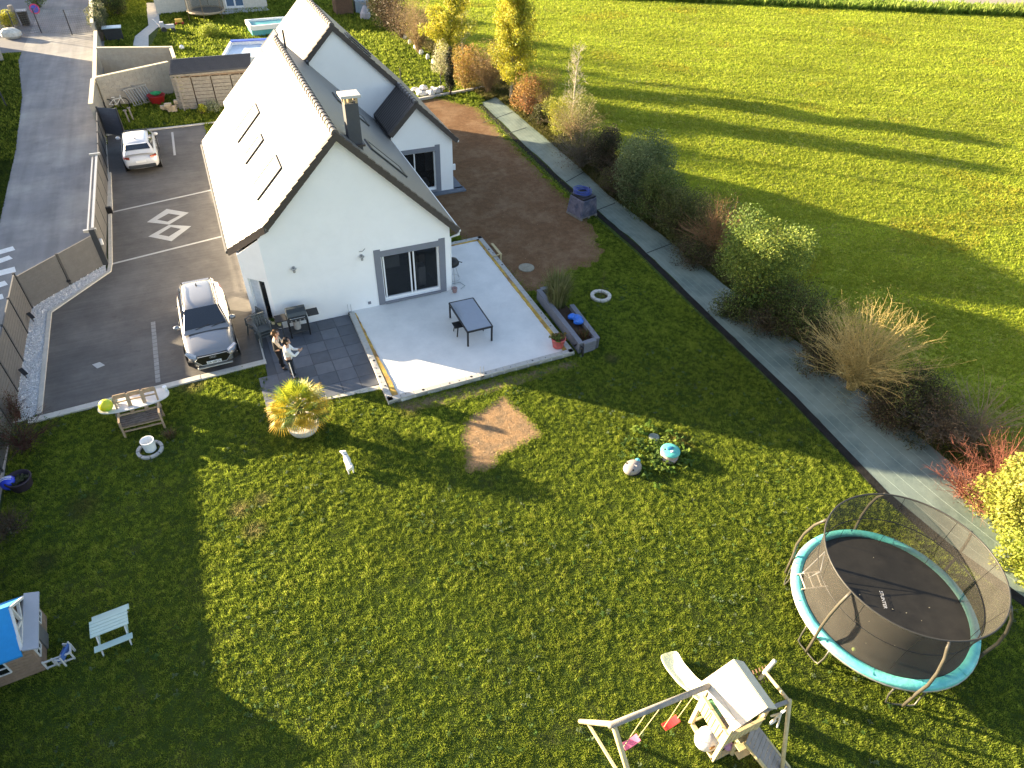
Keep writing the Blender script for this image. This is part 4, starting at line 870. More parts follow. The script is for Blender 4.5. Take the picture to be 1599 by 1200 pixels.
# far right garden bits
x, y = at(548, 22); t = thing('garden_store', 'small brown and grey hut beyond the second roof ridge', 'hut', (x, y, 0)); mb = MB(); mb.box((-.6, .5, .9), (1.6, 1.6, 1.8)); mb.build('wall', woodb, t); mb = MB(); mb.box((1.1, .2, .55), (1.3, 1.0, 1.1)); mb.build('bin', mat('blue_grey', (.20, .25, .30), .6, .3), t, bevel=.03); mb = MB(); mb.box((-.6, .5, 1.86), (2.0, 2.0, .12)); mb.build('roof', slate, t)
x, y = at(571, 30); mb = MB(); mb.lathe([(.5, 0), (.48, .5), (.2, 1.0), (.05, 1.15)], (x, y, 0), 10); tag(mb.build('compost_bin', mat('bin_grey', (.35, .34, .38), .6, .3), loc=(x, y, 0)), 'grey compost bin with a conical top beside the brown hut', 'compost bin')
rkk = mat('white_stone', (.62, .60, .56), .9, .2, var=.2, scale=3)
first = None
for i, q in enumerate(((648, 143), (655, 147), (662, 143), (669, 148), (677, 144), (684, 147), (690, 141), (659, 151), (674, 151))):
    x, y = at(*q); mb = MB(); mb.ball((0, 0, .16), (.34+.08*(i % 3), .26, .2), 8); 
    if first is None: first = mb.build('white_rock', rkk); o = first
    else: o = first.copy(); C.objects.link(o)
    o.location = (x, y, 0); o.rotation_euler = (0, 0, i*1.3); o.scale = (1+.2*(i % 2), 1, .8+.25*(i % 3)); tag(o, ('white rock at the left end of the heap behind the roof corner', 'second white rock from the left in the heap behind the house', 'white rock third from the left, low in the heap behind the house', 'tallest-looking white rock in the middle of the heap behind the house', 'white rock just right of the middle of the heap behind the house', 'white rock near the right end of the heap, next to the thin fence post', 'white rock at the far right end of the heap beside the wire fence', 'small white rock in front of the left half of the heap', 'small white rock in front of the middle of the heap')[i], 'rock', 'white rocks heaped at the back of the garden')
for i, q in enumerate(((632, 62), (640, 70), (649, 78), (658, 86), (668, 93), (677, 101))):
    x, y = at(*q); o = first.copy(); C.objects.link(o); o.location = (x, y, 0); o.scale = (.6, .6, 1.2); o.rotation_euler = (0, 0, i); tag(o, ('farthest', 'second farthest', 'third farthest', 'third nearest', 'second nearest', 'nearest')[i]+' pale edging stone in the row along the shaded hedge foot', 'stone', 'edging stones along the far hedge')
mb = MB(); a, b = at(640, 160), at(760, 138)
t = thing('wire_fence', 'green wire mesh fence with thin posts behind the bare earth', 'fence', (a[0], a[1], 0)); mb.ribbon([a, b], .2, 0, .18); mb.build('footing', conc, t, world=True)
for k in range(3):
    c = Vector(at(*((627, 141), (689, 150), (704, 150))[k])); mb = MB(); mb.tube([(c.x, c.y, 0), (c.x, c.y, 1.5)], .035, 6); mb.build('post', anth, t, world=True)
mb = MB(); a_, b_ = Vector(at(600, 165)), Vector(at(706, 150))
for z in (.3, .6, .9, 1.2, 1.45): mb.beam((a_.x, a_.y, z), (b_.x, b_.y, z), .008, .008)
mb.build('wires', anth, t, world=True)
# top-left street: mesh fence, sign, bins
t = thing('wire_fence', 'dark wire mesh fence across the top of the road', 'fence', (*at(65, 52), 0)); P0, P1, P2 = at(28, 58), at(65, 52), at(113, 55); P3 = at(148, 51)
for p in (P0, P1, P2, P3):
    mb = MB(); mb.tube([(*p, 0), (*p, 1.9)], .05, 6); mb.build('post', anth, t, world=True)
mb = MB()
for a_, b_ in ((P0, P1), (P1, P2), (P2, P3)):
    for z in np.linspace(.1, 1.85, 12): mb.beam((*a_, z), (*b_, z), .012, .012)
    n = int((Vector(b_)-Vector(a_)).length/.16)
    for k in range(n): p = Vector(a_).lerp(Vector(b_), k/n); mb.beam((p.x, p.y, .05), (p.x, p.y, 1.85), .01, .01)
mb.build('wires', mat('wire', (.10, .11, .10), .6, .3), t, world=True)
x, y = at(66, 45); t = thing('road_sign', 'round red and blue no-parking sign on the mesh fence', 'sign', (x, y, 1.5)); mb = MB(); Mx = Matrix.Rotation(R(80), 3, 'X'); mb.lathe([(.001, .02), (.38, .02), (.38, 0)], (0, 0, 0), 24, 0, Mx); mb.build('disc', mat('sign_red', (.5, .04, .12), .5, .4), t)
mb = MB(); mb.lathe([(.001, .03), (.28, .03), (.28, .015)], (0, 0, 0), 24, 0, Mx); mb.build('centre', mat('sign_blue', (.05, .08, .45), .5, .4), t)
mb = MB(); mb.beam((-.2, -.04, -.2), (.2, -.04, .2), .03, .07, up=(0, 1, 0)); mb.build('bar', mat('sign_red', (.5, .04, .12)), t)
x, y = at(42, 40); t = thing('waste_bin', 'black wheeled bin standing behind the mesh fence', 'bin', (x, y, 0)); mb = MB(); mb.hexa([(-.35, -.35, 1.1), (.35, -.35, 1.1), (.35, .4, 1.1), (-.35, .4, 1.1)], [(-.28, -.28, .05), (.28, -.28, .05), (.28, .3, .05), (-.28, .3, .05)]); mb.build('body', blackm, t, bevel=.02); mb = MB(); mb.box((0, 0, 1.15), (.8, .85, .08)); mb.build('lid', mat('bin_lid', (.2, .22, .25), .5, .3), t, bevel=.02)
x, y = at(28, 40); mb = MB(); mb.lathe([(.22, 0), (.20, 1.5), (.15, 1.55)], (x, y, 0), 10, cap=True); tag(mb.build('tree_stump', woodg, loc=(x, y, 0)), 'tall pale tree stump at the left end of the mesh fence', 'stump')
x, y = at(16, 92); mb = MB(); mb.box((x-.6, y, .8), (1.3, .35, 1.6), R(100)); tag(mb.build('gate_pillar', blockm, loc=(x, y, 0)), 'pale block pillar at the left edge of the road', 'pillar')
x, y = at(20, 60); mb = MB(); mb.ball((x, y, .35), (.8, .6, .45), 10); tag(mb.build('rubble_bag', mat('rubble', (.6, .6, .55), .9, .2, var=.3, scale=4, bump=.6, bscale=8), loc=(x, y, 0)), 'heap of pale bags on the verge left of the mesh fence', 'bags')
x, y = at(11, 168); mb = MB(); mb.tube([(x, y, 0), (x-.1, y+.1, 2.3)], .05, 8); mb.box((x-.15, y+.1, 2.5), (.5, .06, .6), m=1); tag(mb.build('street_sign', [anth, pvc], loc=(x, y, 0)), 'white sign seen from behind on a thin dark pole beside the road', 'sign')

# ------------------------------------------------------------------ cars
def text_mesh(txt, size, m, parent, M, name='lettering', ext=.002):
    cu = bpy.data.curves.new(name, 'FONT'); cu.body = txt; cu.size = size; cu.align_x = 'CENTER'; cu.align_y = 'CENTER'; cu.extrude = ext
    tmp = bpy.data.objects.new('tmp', cu); C.objects.link(tmp); dg = bpy.context.evaluated_depsgraph_get(); me = bpy.data.meshes.new_from_object(tmp.evaluated_get(dg)); bpy.data.objects.remove(tmp)
    me.materials.clear(); me.materials.append(m); me.transform(M); o = bpy.data.objects.new(name, me); C.objects.link(o); o.parent = parent; return o
def make_car(name, label, loc, rz, paint, front=True, rails=True, L=4.48, Wd=1.84, plate='GA 628 GL'):
    t = thing(name, label, 'car', (*loc, 0), rz); hw = Wd/2; h = L/2
    st = [(-h, .62, .60, .34), (-h+.06, .74, .78, .27), (-h+.28, .86, .90, .22), (-h+.75, .90, .99, .22), (-h+1.25, .92, 1.04, .22), (-.5, .92, 1.06, .22), (.4, .92, 1.07, .22), (1.2, .92, 1.08, .22), (h-.55, .91, 1.08, .22), (h-.22, .86, 1.04, .25), (h-.07, .78, .92, .30), (h, .66, .70, .36)]
    vs, fs = [], []; K_ = 13
    for (y, wf, zt, zb) in st:
        wf *= hw/.92; zz_ = zt
        ring = [(-wf*.86, zb), (-wf*.97, zb+.12), (-wf, (zb+zt)/2), (-wf*.985, zt-.20), (-wf*.93, zt-.09), (-wf*.80, zt-.035)]
        full = ring+[(0, zt+.02)]+[(-a, b) for a, b in ring[::-1]]
        vs += [(a, y, b) for a, b in full]
    for i in range(len(st)-1):
        for j in range(K_): 
            a = i*K_+j; b = i*K_+(j+1) % K_; fs.append((a, b, b+K_, a+K_))
    fs.append(tuple(range(K_))[::-1]); fs.append(tuple(range((len(st)-1)*K_, len(st)*K_)))
    mb = MB(); mb._add(vs, fs); body = mb.build('body', paint, t, smooth=True, subsurf=1)
    # greenhouse
    gs = [(-1.12, .80, 1.03, .80, 1.04), (-.92, .80, 1.04, .74, 1.16), (-.22, .80, 1.05, .60, 1.545), (.15, .80, 1.05, .60, 1.60), (.9, .80, 1.06, .585, 1.60), (1.5, .79, 1.07, .565, 1.565), (1.72, .78, 1.07, .55, 1.515), (2.02, .77, 1.07, .68, 1.20), (2.10, .76, 1.06, .75, 1.08)]
    vs, fs = [], []
    for (y, wb_, zb_, wt_, zt_) in gs:
        y *= L/4.48; wb_ *= hw/.92; wt_ *= hw/.92
        vs += [(-wb_, y, zb_), (-(wb_*.55+wt_*.45), y, zb_*.5+zt_*.5), (-wt_, y, zt_-.03), (-wt_*.8, y, zt_), (0, y, zt_+.02), (wt_*.8, y, zt_), (wt_, y, zt_-.03), ((wb_*.55+wt_*.45), y, zb_*.5+zt_*.5), (wb_, y, zb_)]
    for i in range(len(gs)-1):
        for j in range(8): a = i*9+j; fs.append((a, a+1, a+10, a+9))
    mb = MB(); mb._add(vs, fs); mb.build('cabin', paint, t, smooth=True, subsurf=1)
    s = hw/.92; ly = L/4.48
    gl = mat('car_glass', (.010, .013, .017), .04, .8, var=0, coat=1.)
    def panel(nm, P_, m, off=.012, parent=t, inset=0):
        P_ = [Vector((p[0]*s, p[1]*ly, p[2])) for p in P_]; n = (P_[1]-P_[0]).cross(P_[2]-P_[0]).normalized(); c = sum(P_, Vector())/len(P_)
        if n.dot(c-Vector((0, 0, .6))) < 0: n = -n
        q = MB(); q.hexa([p+n*off for p in P_], [p-n*.02 for p in P_]); return q.build(nm, m, parent, bevel=.006)
    panel('windscreen', [(-.74, -.96, 1.135), (.74, -.96, 1.135), (.66, -.60, 1.345), (.575, -.24, 1.53), (-.575, -.24, 1.53), (-.66, -.60, 1.345)], gl, .022)
    panel('rear_window', [(-.55, 1.76, 1.485), (.55, 1.76, 1.485), (.64, 1.97, 1.26), (-.64, 1.97, 1.26)], gl, .03)
    for sg in (-1, 1):
        for (ya, yb, yc, yd) in ((-.70, .22, .22, -.20), (.28, 1.10, 1.10, .28), (1.16, 1.72, 1.45, 1.16)):
            panel('side_window', [(sg*.765, ya, 1.14), (sg*.765, yb, 1.14), (sg*.635, yc, 1.48), (sg*.635, yd, 1.48)], gl, .022)
        mb = MB(); mb.ball((sg*.985*s, -.62*ly, 1.10), (.125, .095, .09), 12); mb.beam((sg*.86*s, -.62*ly, 1.06), (sg*.96*s, -.62*ly, 1.08), .06, .05); mb.build('mirror', [paint], t, smooth=True)
        if rails: mb = MB(); mb.tube([(sg*.56*s, -.15, 1.60), (sg*.57*s, 0, 1.66), (sg*.56*s, 1.3, 1.66), (sg*.54*s, 1.5, 1.60)], .02, 6); mb.build('roof_rail', anth if front else steel, t)
        for yy in (-1.36*ly, 1.34*ly):
            wm_ = MB(); My = Matrix.Rotation(R(90), 3, 'Y'); wm_.lathe([(.20, -.12), (.33, -.12), (.345, -.05), (.345, .05), (.33, .12), (.24, .12)], (sg*(hw-.11), yy, .345), 24, 0, My); w_ = wm_.build('wheel', mat('tyre', (.012, .012, .012), .85, .2), t, smooth=True)
            rm = MB()
            for k in range(5):
                a = k*2*math.pi/5; rm.beam((sg*(hw+.005), yy, .345), (sg*(hw+.0), yy+.23*math.cos(a), .345+.23*math.sin(a)), .05, .02)
            rm.lathe([(.21, -.01), (.245, -.01), (.245, .01), (.21, .01)], (sg*(hw+.0), yy, .345), 24, 0, My); rm.build('rim', mat('rim', (.4, .4, .41), .3, .5, metal=.8), w_)
            ar = MB(); ar.lathe([(.001, 0), (.405, 0), (.405, .02), (.001, .02)], (sg*(hw-.008)-(.02 if sg < 0 else 0)+(.0), yy, .36), 24, 0, My); ar.build('wheel_arch', blackm, t)
        mb = MB(); mb.box((sg*(hw-.005), 0, .30), (.03, 1.9*ly, .13)); mb.build('sill', blackm, t, bevel=.01)
        for yy in (-.05, .95): mb = MB(); mb.box((sg*(hw-.012), yy, .93), (.04, .17, .03)); mb.build('door_handle', anth, t, bevel=.008)
        ln = MB()
        for yy in (-.85, .22, 1.12): ln.box((sg*(hw-.018), yy*ly, .66), (.02, .010, .60))
        ln.build('door_seam', blackm, t)
    mb = MB(); mb.box((.0, 1.25*ly, 1.625), (.05, .12, .05)); mb.build('antenna', blackm, t, bevel=.01)
    if True:
        fy = -h
        if front:
            mb = MB(); mb.hexa([(-.48, fy-.012, .76), (.48, fy-.012, .76), (.58, fy-.005, .62), (.40, fy-.02, .42), (-.40, fy-.02, .42), (-.58, fy-.005, .62)], [(-.48, fy+.12, .76), (.48, fy+.12, .76), (.58, fy+.12, .62), (.40, fy+.12, .42), (-.40, fy+.12, .42), (-.58, fy+.12, .62)])
            g = mb.build('grille', mat('grille_black', (.008, .008, .009), .4, .4, var=.3, scale=60), t)
            mb = MB(); mb.tube([(-.48, fy-.015, .77), (.48, fy-.015, .77), (.60, fy-.005, .62), (.41, fy-.022, .405), (-.41, fy-.022, .405), (-.60, fy-.005, .62)], .012, 6, closed=True); mb.build('grille_frame', steel, g)
            mb = MB(); mb.box((0, fy-.04, .49), (.50, .02, .11)); p_ = mb.build('number_plate', mat('plate', (.75, .76, .76), .5, .4), t, bevel=.004)
            text_mesh(plate, .095, blackm, p_, Matrix.Translation((0, fy-.052, .49))@Matrix.Rotation(R(90), 4, 'X'))
            mb = MB()
            for k in range(4): mb.tube([(-.075+.05*k+.033*math.cos(a), fy-.03, .69+.033*math.sin(a)) for a in np.linspace(0, 6.283, 13)[:-1]], .005, 5, closed=True)
            mb.build('badge', steel, t)
            mb = MB(); mb.box((0, fy-.0, .29), (1.2, .10, .05)); mb.build('front_lip', steel, t, bevel=.02)
            for sg in (-1, 1):
                mb = MB(); mb.hexa([(sg*.54, fy-.0, .785), (sg*.86, fy+.24, .865), (sg*.885, fy+.28, .815), (sg*.76, fy+.06, .755), (sg*.58, fy-.0, .75)], [(sg*.52, fy+.15, .78), (sg*.80, fy+.36, .85), (sg*.80, fy+.38, .80), (sg*.70, fy+.22, .75), (sg*.56, fy+.15, .745)]); mb.build('headlight', mat('lamp_glass', (.22, .25, .29), .08, .8, var=.2, coat=1), t)
                mb = MB(); mb.hexa([(sg*.68, fy+.0, .60), (sg*.86, fy+.12, .60), (sg*.85, fy+.12, .40), (sg*.66, fy+.0, .40)], [(sg*.66, fy+.2, .60), (sg*.80, fy+.3, .60), (sg*.80, fy+.3, .40), (sg*.62, fy+.2, .40)]); mb.build('air_intake', blackm, t)
            mb = MB()
            for x in (-.35, .2): mb.beam((x, -1.02, 1.125), (x+.5, -.93, 1.19), .02, .015)
            mb.build('wipers', blackm, t)
        # tail
        ry = h
        mb = MB(); mb.box((0, ry-.005, .46), (1.35, .10, .18)); mb.build('rear_bumper', mat('bumper_grey', (.03, .035, .04), .6, .3), t, bevel=.03)
        mb = MB(); mb.box((0, ry+.01, .72), (.50, .02, .11)); mb.build('number_plate', mat('plate', (.75, .76, .76)), t)
        for sg in (-1, 1):
            mb = MB(); mb.hexa([(sg*.50, ry-.03, .95), (sg*.80, ry-.17, .95), (sg*.82, ry-.20, .86), (sg*.52, ry+.0, .85)], [(sg*.50, ry-.2, .95), (sg*.80, ry-.35, .96), (sg*.82, ry-.38, .89), (sg*.52, ry-.2, .87)]); mb.build('tail_light', mat('tail_red', (.30, .04, .02), .15, .6, coat=1), t)
        mb = MB(); mb.box((0, 1.72*ly, 1.50), (1.0*s, .14, .02)); mb.build('spoiler', paint, t, bevel=.01)
        mb = MB(); mb.beam((.0, ry-.45, 1.2), (.22, ry-.38, 1.22), .02, .02); mb.build('rear_wiper', blackm, t)
    return t
silver = mat('silver_paint', (.27, .27, .275), .25, .5, metal=.5, var=.02, coat=1)
whitep = mat('white_paint', (.56, .57, .59), .28, .5, metal=.1, var=.02, coat=1)
make_car('parked_car', 'silver grey compact SUV with a big black grille parked in front of the house', (-1.90, 23.35), R(1), silver, Wd=1.80)
make_car('parked_car', 'white compact car seen from behind at the far end of the driveway', (-3.80, 41.9), R(181), whitep, front=False, rails=False, L=4.35, Wd=1.80)

# ------------------------------------------------------------------ people and dog (skin-modifier bodies)
def skinned(name, verts, edges, radii, m, parent, root=0, sub=2):
    me = bpy.data.meshes.new(name); me.from_pydata([tuple(v) for v in verts], edges, []); me.materials.append(m)
    o = bpy.data.objects.new(name, me); C.objects.link(o); o.parent = parent
    o.modifiers.new('skin', 'SKIN'); sl = o.data.skin_vertices[0].data
    for i, r in enumerate(radii):
        sl[i].radius = (r, r) if not isinstance(r, tuple) else r; sl[i].use_root = (i == root)
    o.modifiers['skin'].use_smooth_shade = True; s = o.modifiers.new('sub', 'SUBSURF'); s.levels = sub; s.render_levels = sub
    return o
skinm = mat('skin', (.50, .30, .21), .6, .35, var=.05)
def chain(V, E, Rr, start, pts_, rs):
    prev = start
    for p, r in zip(pts_, rs): V.append(p); Rr.append(r); E.append((prev, len(V)-1)); prev = len(V)-1
    return prev
def person(label, loc, rz, top_m, sleeve_m, trouser_m, shoe_m, hair_m, H=1.77, stripe=False, hands=None, long_hair=False, sc=1.0):
    t = thing('person', label, 'person', loc, rz); t.scale = (sc, sc, sc)     # faces local +X
    V, E, Rr = [(0, 0, .95)], [], [.115]
    sp = chain(V, E, Rr, 0, [(0, 0, 1.12), (.01, 0, 1.30), (.02, 0, 1.43)], [.105, .12, .085]); nk = chain(V, E, Rr, sp, [(.035, 0, 1.50), (.06, 0, 1.56)], [.052, .060])
    hd = chain(V, E, Rr, nk, [(.075, 0, 1.62), (.085, 0, 1.68), (.08, 0, 1.73)], [.082, .090, .070])
    chain(V, E, Rr, nk+1, [(.165, 0, 1.585), (.188, 0, 1.57)], [.018, .009])      # nose
    for sg in (-1, 1): chain(V, E, Rr, nk+1, [(.07, sg*.088, 1.60)], [.016])        # ears
    feet = []
    for sg, fx in ((-1, .04), (1, -.05)):
        k = chain(V, E, Rr, 0, [(0, sg*.10, .88), (.03+fx*.4, sg*.105, .50), (fx, sg*.11, .10)], [.095, .060, .042]); chain(V, E, Rr, k, [(fx+.04, sg*.115, .045), (fx+.15, sg*.13, .035)], [.042, .03]); feet.append((fx, sg))
    arms = []
    hands = hands or [((.22, -.20, 1.10), (.42, -.06, 1.19)), ((.20, .22, 1.10), (.41, .06, 1.17))]
    for sg, (el, wr) in zip((-1, 1), hands):
        k = chain(V, E, Rr, sp, [(.015, sg*.17, 1.42)], [.062]); k = chain(V, E, Rr, k, [el, wr], [.042, .027]); d = (Vector(wr)-Vector(el)).normalized(); side = Vector((0, 0, 1)).cross(d).normalized(); up = d.cross(side)
        pm = Vector(wr)+d*.06; k2 = chain(V, E, Rr, k, [tuple(pm)], [.028])
        for f in range(4):
            b_ = pm+side*(-.027+.018*f)+d*.03; ln = (.030, .036, .034, .026)[f]; chain(V, E, Rr, k2, [tuple(b_), tuple(b_+d*ln+up*.008), tuple(b_+d*ln*1.6+up*.028)], [.009, .009, .007])
        chain(V, E, Rr, k2, [tuple(Vector(wr)+d*.03-side*.030*sg*-1), tuple(Vector(wr)+d*.07-side*.045*sg*-1+up*.02)], [.010, .008]); arms.append((el, wr))
    skinned('body', V, E, Rr, skinm, t)
    V, E, Rr = [(0, 0, .84)], [], [.145]; k = chain(V, E, Rr, 0, [(0, 0, .96), (0, 0, 1.10), (.01, 0, 1.28), (.018, 0, 1.41)], [.150, .140, .155, .10]); chain(V, E, Rr, k, [(.025, 0, 1.455)], [.068])
    for sg, (el, wr) in zip((-1, 1), arms): chain(V, E, Rr, k, [(.015, sg*.175, 1.415), el, tuple(Vector(el).lerp(Vector(wr), .88))], [.074, .056, .042])
    skinned('shirt', V, E, Rr, sleeve_m, t)
    if top_m is not sleeve_m:
        V, E, Rr = [(0, 0, .84)], [], [.155]; chain(V, E, Rr, 0, [(0, 0, .97), (0, 0, 1.10), (.01, 0, 1.28), (.016, 0, 1.40)], [.165, .155, .172, .13]); skinned('vest', V, E, Rr, top_m, t)
    V, E, Rr = [(0, 0, .98)], [], [.132]
    for fx, sg in feet: chain(V, E, Rr, 0, [(0, sg*.10, .86), (.03+fx*.4, sg*.105, .50), (fx, sg*.11, .12)], [.108, .076, .062])
    tro = skinned('trousers', V, E, Rr, trouser_m, t)
    if stripe:
        for fx, sg in feet: mb = MB(); mb.beam((0, sg*.205, .86), (fx*.9, sg*.172, .14), .012, .028); mb.build('side_stripe', pvc, tro)
    for fx, sg in feet:
        V, E, Rr = [(fx-.03, sg*.11, .055)], [], [.055]; chain(V, E, Rr, 0, [(fx+.06, sg*.12, .05), (fx+.17, sg*.135, .042)], [.052, .042]); skinned('shoe', V, E, Rr, shoe_m, t)
    V, E, Rr = [(.03, 0, 1.655)], [], [.098]; k = chain(V, E, Rr, 0, [(.045, 0, 1.715), (.09, 0, 1.755)], [.100, .070]); chain(V, E, Rr, 0, [(-.01, 0, 1.60)]+([(-.03, 0, 1.50), (-.02, 0, 1.40)] if long_hair else []), [.080]+([.07, .05] if long_hair else [])); skinned('hair', V, E, Rr, hair_m, t)
    for sg in (-1, 1): mb = MB(); mb.ball((.152, sg*.033, 1.635), .012, 8); mb.build('eye', blackm, t)
    mb = MB(); mb.box((.158, 0, 1.545), (.012, .045, .008)); mb.build('mouth', mat('lips', (.35, .12, .10), .6, .3), t)
    return t
px, py = at(461, 592)
person('person in white long-sleeved shirt and dark striped trousers, looking down at a phone', (px-.05, py+.05, .037), R(-8), mat('white_cotton', (.78, .77, .75), .9, .2), mat('white_cotton', (.78, .77, .75)), mat('navy_cloth', (.018, .022, .032), .9, .2), blackm, mat('dark_hair', (.03, .02, .015), .7, .3), stripe=True)
th = R(-8); hp = Vector((.49, 0, 1.23)); hw_ = Matrix.Rotation(th, 3, 'Z')@hp
mb = MB(); mb.box((0, 0, 0), (.15, .075, .012)); ph = tag(mb.build('phone', blackm, bevel=.004), 'dark phone held in both hands by the person in the white shirt', 'phone'); ph.location = (px-.05+hw_.x, py+.05+hw_.y, .037+hw_.z); ph.rotation_euler = (0, R(-25), th)
qx, qy = at(441, 578)
person('person in a dark body-warmer with pale sleeves standing close behind the one in white', (qx+.02, qy+.05, .037), R(-12), mat('black_vest', (.03, .028, .025), .8, .3), mat('beige_sleeve', (.42, .37, .30), .9, .2), mat('black_jeans', (.012, .012, .015), .9, .2), blackm, mat('brown_hair', (.10, .055, .025), .7, .3), hands=[((.16, -.21, 1.12), (.36, -.12, 1.10)), ((.14, .22, 1.12), (.34, .14, 1.08))], sc=.97)
# dog
dx, dy = at(547, 736); dh = math.atan2(at(538, 712)[1]-dy, at(538, 712)[0]-dx)
dog = thing('dog', 'small white dog with a dark collar standing on the sunny lawn', 'dog', (dx, dy, 0), dh); dog.scale = (1.12, 1.12, 1.12)
V, E, Rr = [(0, 0, .27)], [], [.075]; a = chain(V, E, Rr, 0, [(.12, 0, .27), (.24, 0, .285)], [.085, .092]); b = chain(V, E, Rr, 0, [(-.09, 0, .275)], [.075])
nk = chain(V, E, Rr, a, [(.33, .01, .34), (.38, .03, .39)], [.058, .06]); chain(V, E, Rr, nk, [(.43, .06, .385), (.49, .10, .36), (.52, .115, .355)], [.052, .030, .020])
for sg in (-1, 1): chain(V, E, Rr, nk, [(.375, .03+sg*.045, .44), (.36, .03+sg*.06, .47)], [.018, .008])
for sg in (-1, 1):
    chain(V, E, Rr, a, [(.25, sg*.06, .20), (.24, sg*.062, .11), (.25, sg*.062, .03), (.275, sg*.062, .018)], [.040, .022, .018, .02])
    chain(V, E, Rr, b, [(-.10, sg*.06, .20), (-.055, sg*.066, .15), (-.13, sg*.066, .09), (-.115, sg*.066, .022), (-.085, sg*.066, .016)], [.052, .034, .018, .018, .02])
chain(V, E, Rr, b, [(-.17, 0, .32), (-.21, -.03, .39), (-.20, -.05, .44)], [.020, .014, .008])
skinned('body', V, E, Rr, mat('white_fur', (.78, .75, .70), .95, .1, var=.06, scale=20, bump=.5, bscale=90), dog)
mb = MB(); mb.tube([Vector((.335, .012, .345))+Matrix.Rotation(R(-42), 3, 'Y')@Vector((0, .066*math.cos(a_), .066*math.sin(a_))) for a_ in np.linspace(0, 6.283, 17)[:-1]], .010, 6, closed=True); mb.build('collar', mat('collar_grey', (.08, .09, .12), .6, .3), dog)
mb = MB(); mb.ball((.537, .122, .358), .012, 8); mb.build('nose', blackm, dog)
for sg in (-1, 1): mb = MB(); mb.ball((.455, .075+sg*.03, .405), .008, 6); mb.build('eye', blackm, dog)

# ------------------------------------------------------------------ palm in a stone-ringed pot
bx, by = at(475, 670); palm = thing('palm_tree', 'short fan palm with yellowing leaves in a round pale pot beside the patio', 'palm tree', (bx, by, .25))
mb = MB(); mb.lathe([(.17, 0), (.20, .2), (.17, .45), (.15, .70), (.10, .78)], (0, 0, 0), 12); mb.build('trunk', mat('palm_trunk', (.13, .085, .05), .95, .1, var=.4, scale=10, bump=1, bscale=18), palm, smooth=True)
lp = random.Random(12); V, T = [], []; pet = []
cen = Vector((0, 0, .74))
for k in range(48):
    az = k*2.39996; el = R(80-98*(k/47)**.85)+lp.uniform(-.12, .12); L_ = lp.uniform(.50, .68)
    d = Vector((math.cos(az)*math.cos(el), math.sin(az)*math.cos(el), math.sin(el))); hub = cen+d*L_+Vector((0, 0, -.06*(1-math.sin(el)))); pet.append((cen+d*.05, hub))
    side = d.cross(Vector((0, 0, 1))).normalized() if abs(d.z) < .98 else Vector((1, 0, 0)); up = side.cross(d); old = k/47
    base = np.array((.32, .36, .03))*(1-old)+np.array((.72, .44, .04))*old
    if lp.random() < .25: base = np.array((.13, .20, .04))
    for j in range(24):
        a = -2.1+4.2*j/23; r_ = (.44+.08*math.cos(a))*lp.uniform(.85, 1.15); dd = (d*math.cos(a)+side*math.sin(a)); dd = (dd+up*.12*math.cos(a*2)).normalized(); w_ = .0165
        q = dd.cross(up).normalized()*w_; tipd = Vector((0, 0, -.05-.10*old)); m_ = hub+dd*r_*.55; e_ = hub+dd*r_+tipd; cc = base*lp.uniform(.75, 1.2)
        V += [[hub, m_+q+up*.008, m_-q], [m_+q+up*.008, e_, m_-q]]; T += [cc*.9, cc*1.1]
trisoup('fronds', np.array([[tuple(p) for p in t_] for t_ in V]), np.array(T), mat('palm_leaf', (1, 1, 1), .5, .35, var=0, attr=True, trans=.35), palm)
segmesh('leaf_stalks', [tuple(a) for a, b in pet], [tuple(b) for a, b in pet], [.013]*len(pet), [.008]*len(pet), mat('stalk', (.25, .27, .06), .6, .3), palm, n=5)
mb = MB(); mb.lathe([(.44, 0), (.50, .14), (.53, .30), (.46, .31), (.42, .24), (.001, .235)], (0, 0, 0), 30); tag(mb.build('plant_pot', mat('pale_pot', (.60, .57, .52), .85, .2, var=.25, scale=5, bump=.5, bscale=14), loc=None, smooth=False), 'round pale concrete pot at the foot of the fan palm', 'plant pot').location = (bx, by, 0)

# ------------------------------------------------------------------ things on the terrace and patio
q = [at(700, 476, .79), at(738, 466, .79), at(770, 512, .79), at(731, 523, .79)]
tcx, tcy = sum(p[0] for p in q)/4, sum(p[1] for p in q)/4; tw, tl_ = 1.02, 2.05
t = thing('garden_table', 'rectangular garden table with a pale glass top and black legs on the terrace', 'table', (tcx, tcy, TZ)); mb = MB(); mb.box((0, 0, .70), (tw-.06, tl_-.06, .02)); mb.build('tabletop', mat('grey_glass_top', (.22, .25, .30), .15, .6, var=.03, coat=.6), t, bevel=.004)
mb = MB()
for (a, b) in (((-tw/2, -tl_/2), (tw/2, -tl_/2)), ((tw/2, -tl_/2), (tw/2, tl_/2)), ((tw/2, tl_/2), (-tw/2, tl_/2)), ((-tw/2, tl_/2), (-tw/2, -tl_/2))): mb.beam((*a, .68), (*b, .68), .05, .06)
mb.build('frame', blackm, t)
for sx_ in (-1, 1):
    for sy_ in (-1, 1): mb = MB(); mb.box((sx_*(tw/2-.02), sy_*(tl_/2-.02), .34), (.06, .06, .68)); mb.build('leg', blackm, t)
t = thing('garden_bench', 'low black slatted bench pushed under the glass-topped table', 'bench', (tcx-.12, tcy-.1, TZ)); mb = MB()
for k in range(5): mb.box((0, -.17+.085*k, .42), (1.25, .065, .025), R(0))
mb.build('seat', blackm, t)
for sx_ in (-.55, .55):
    for sy_ in (-.17, .17): mb = MB(); mb.beam((sx_, sy_*1.2, 0), (sx_*.9, sy_, .41), .035, .035); mb.build('leg', blackm, t)
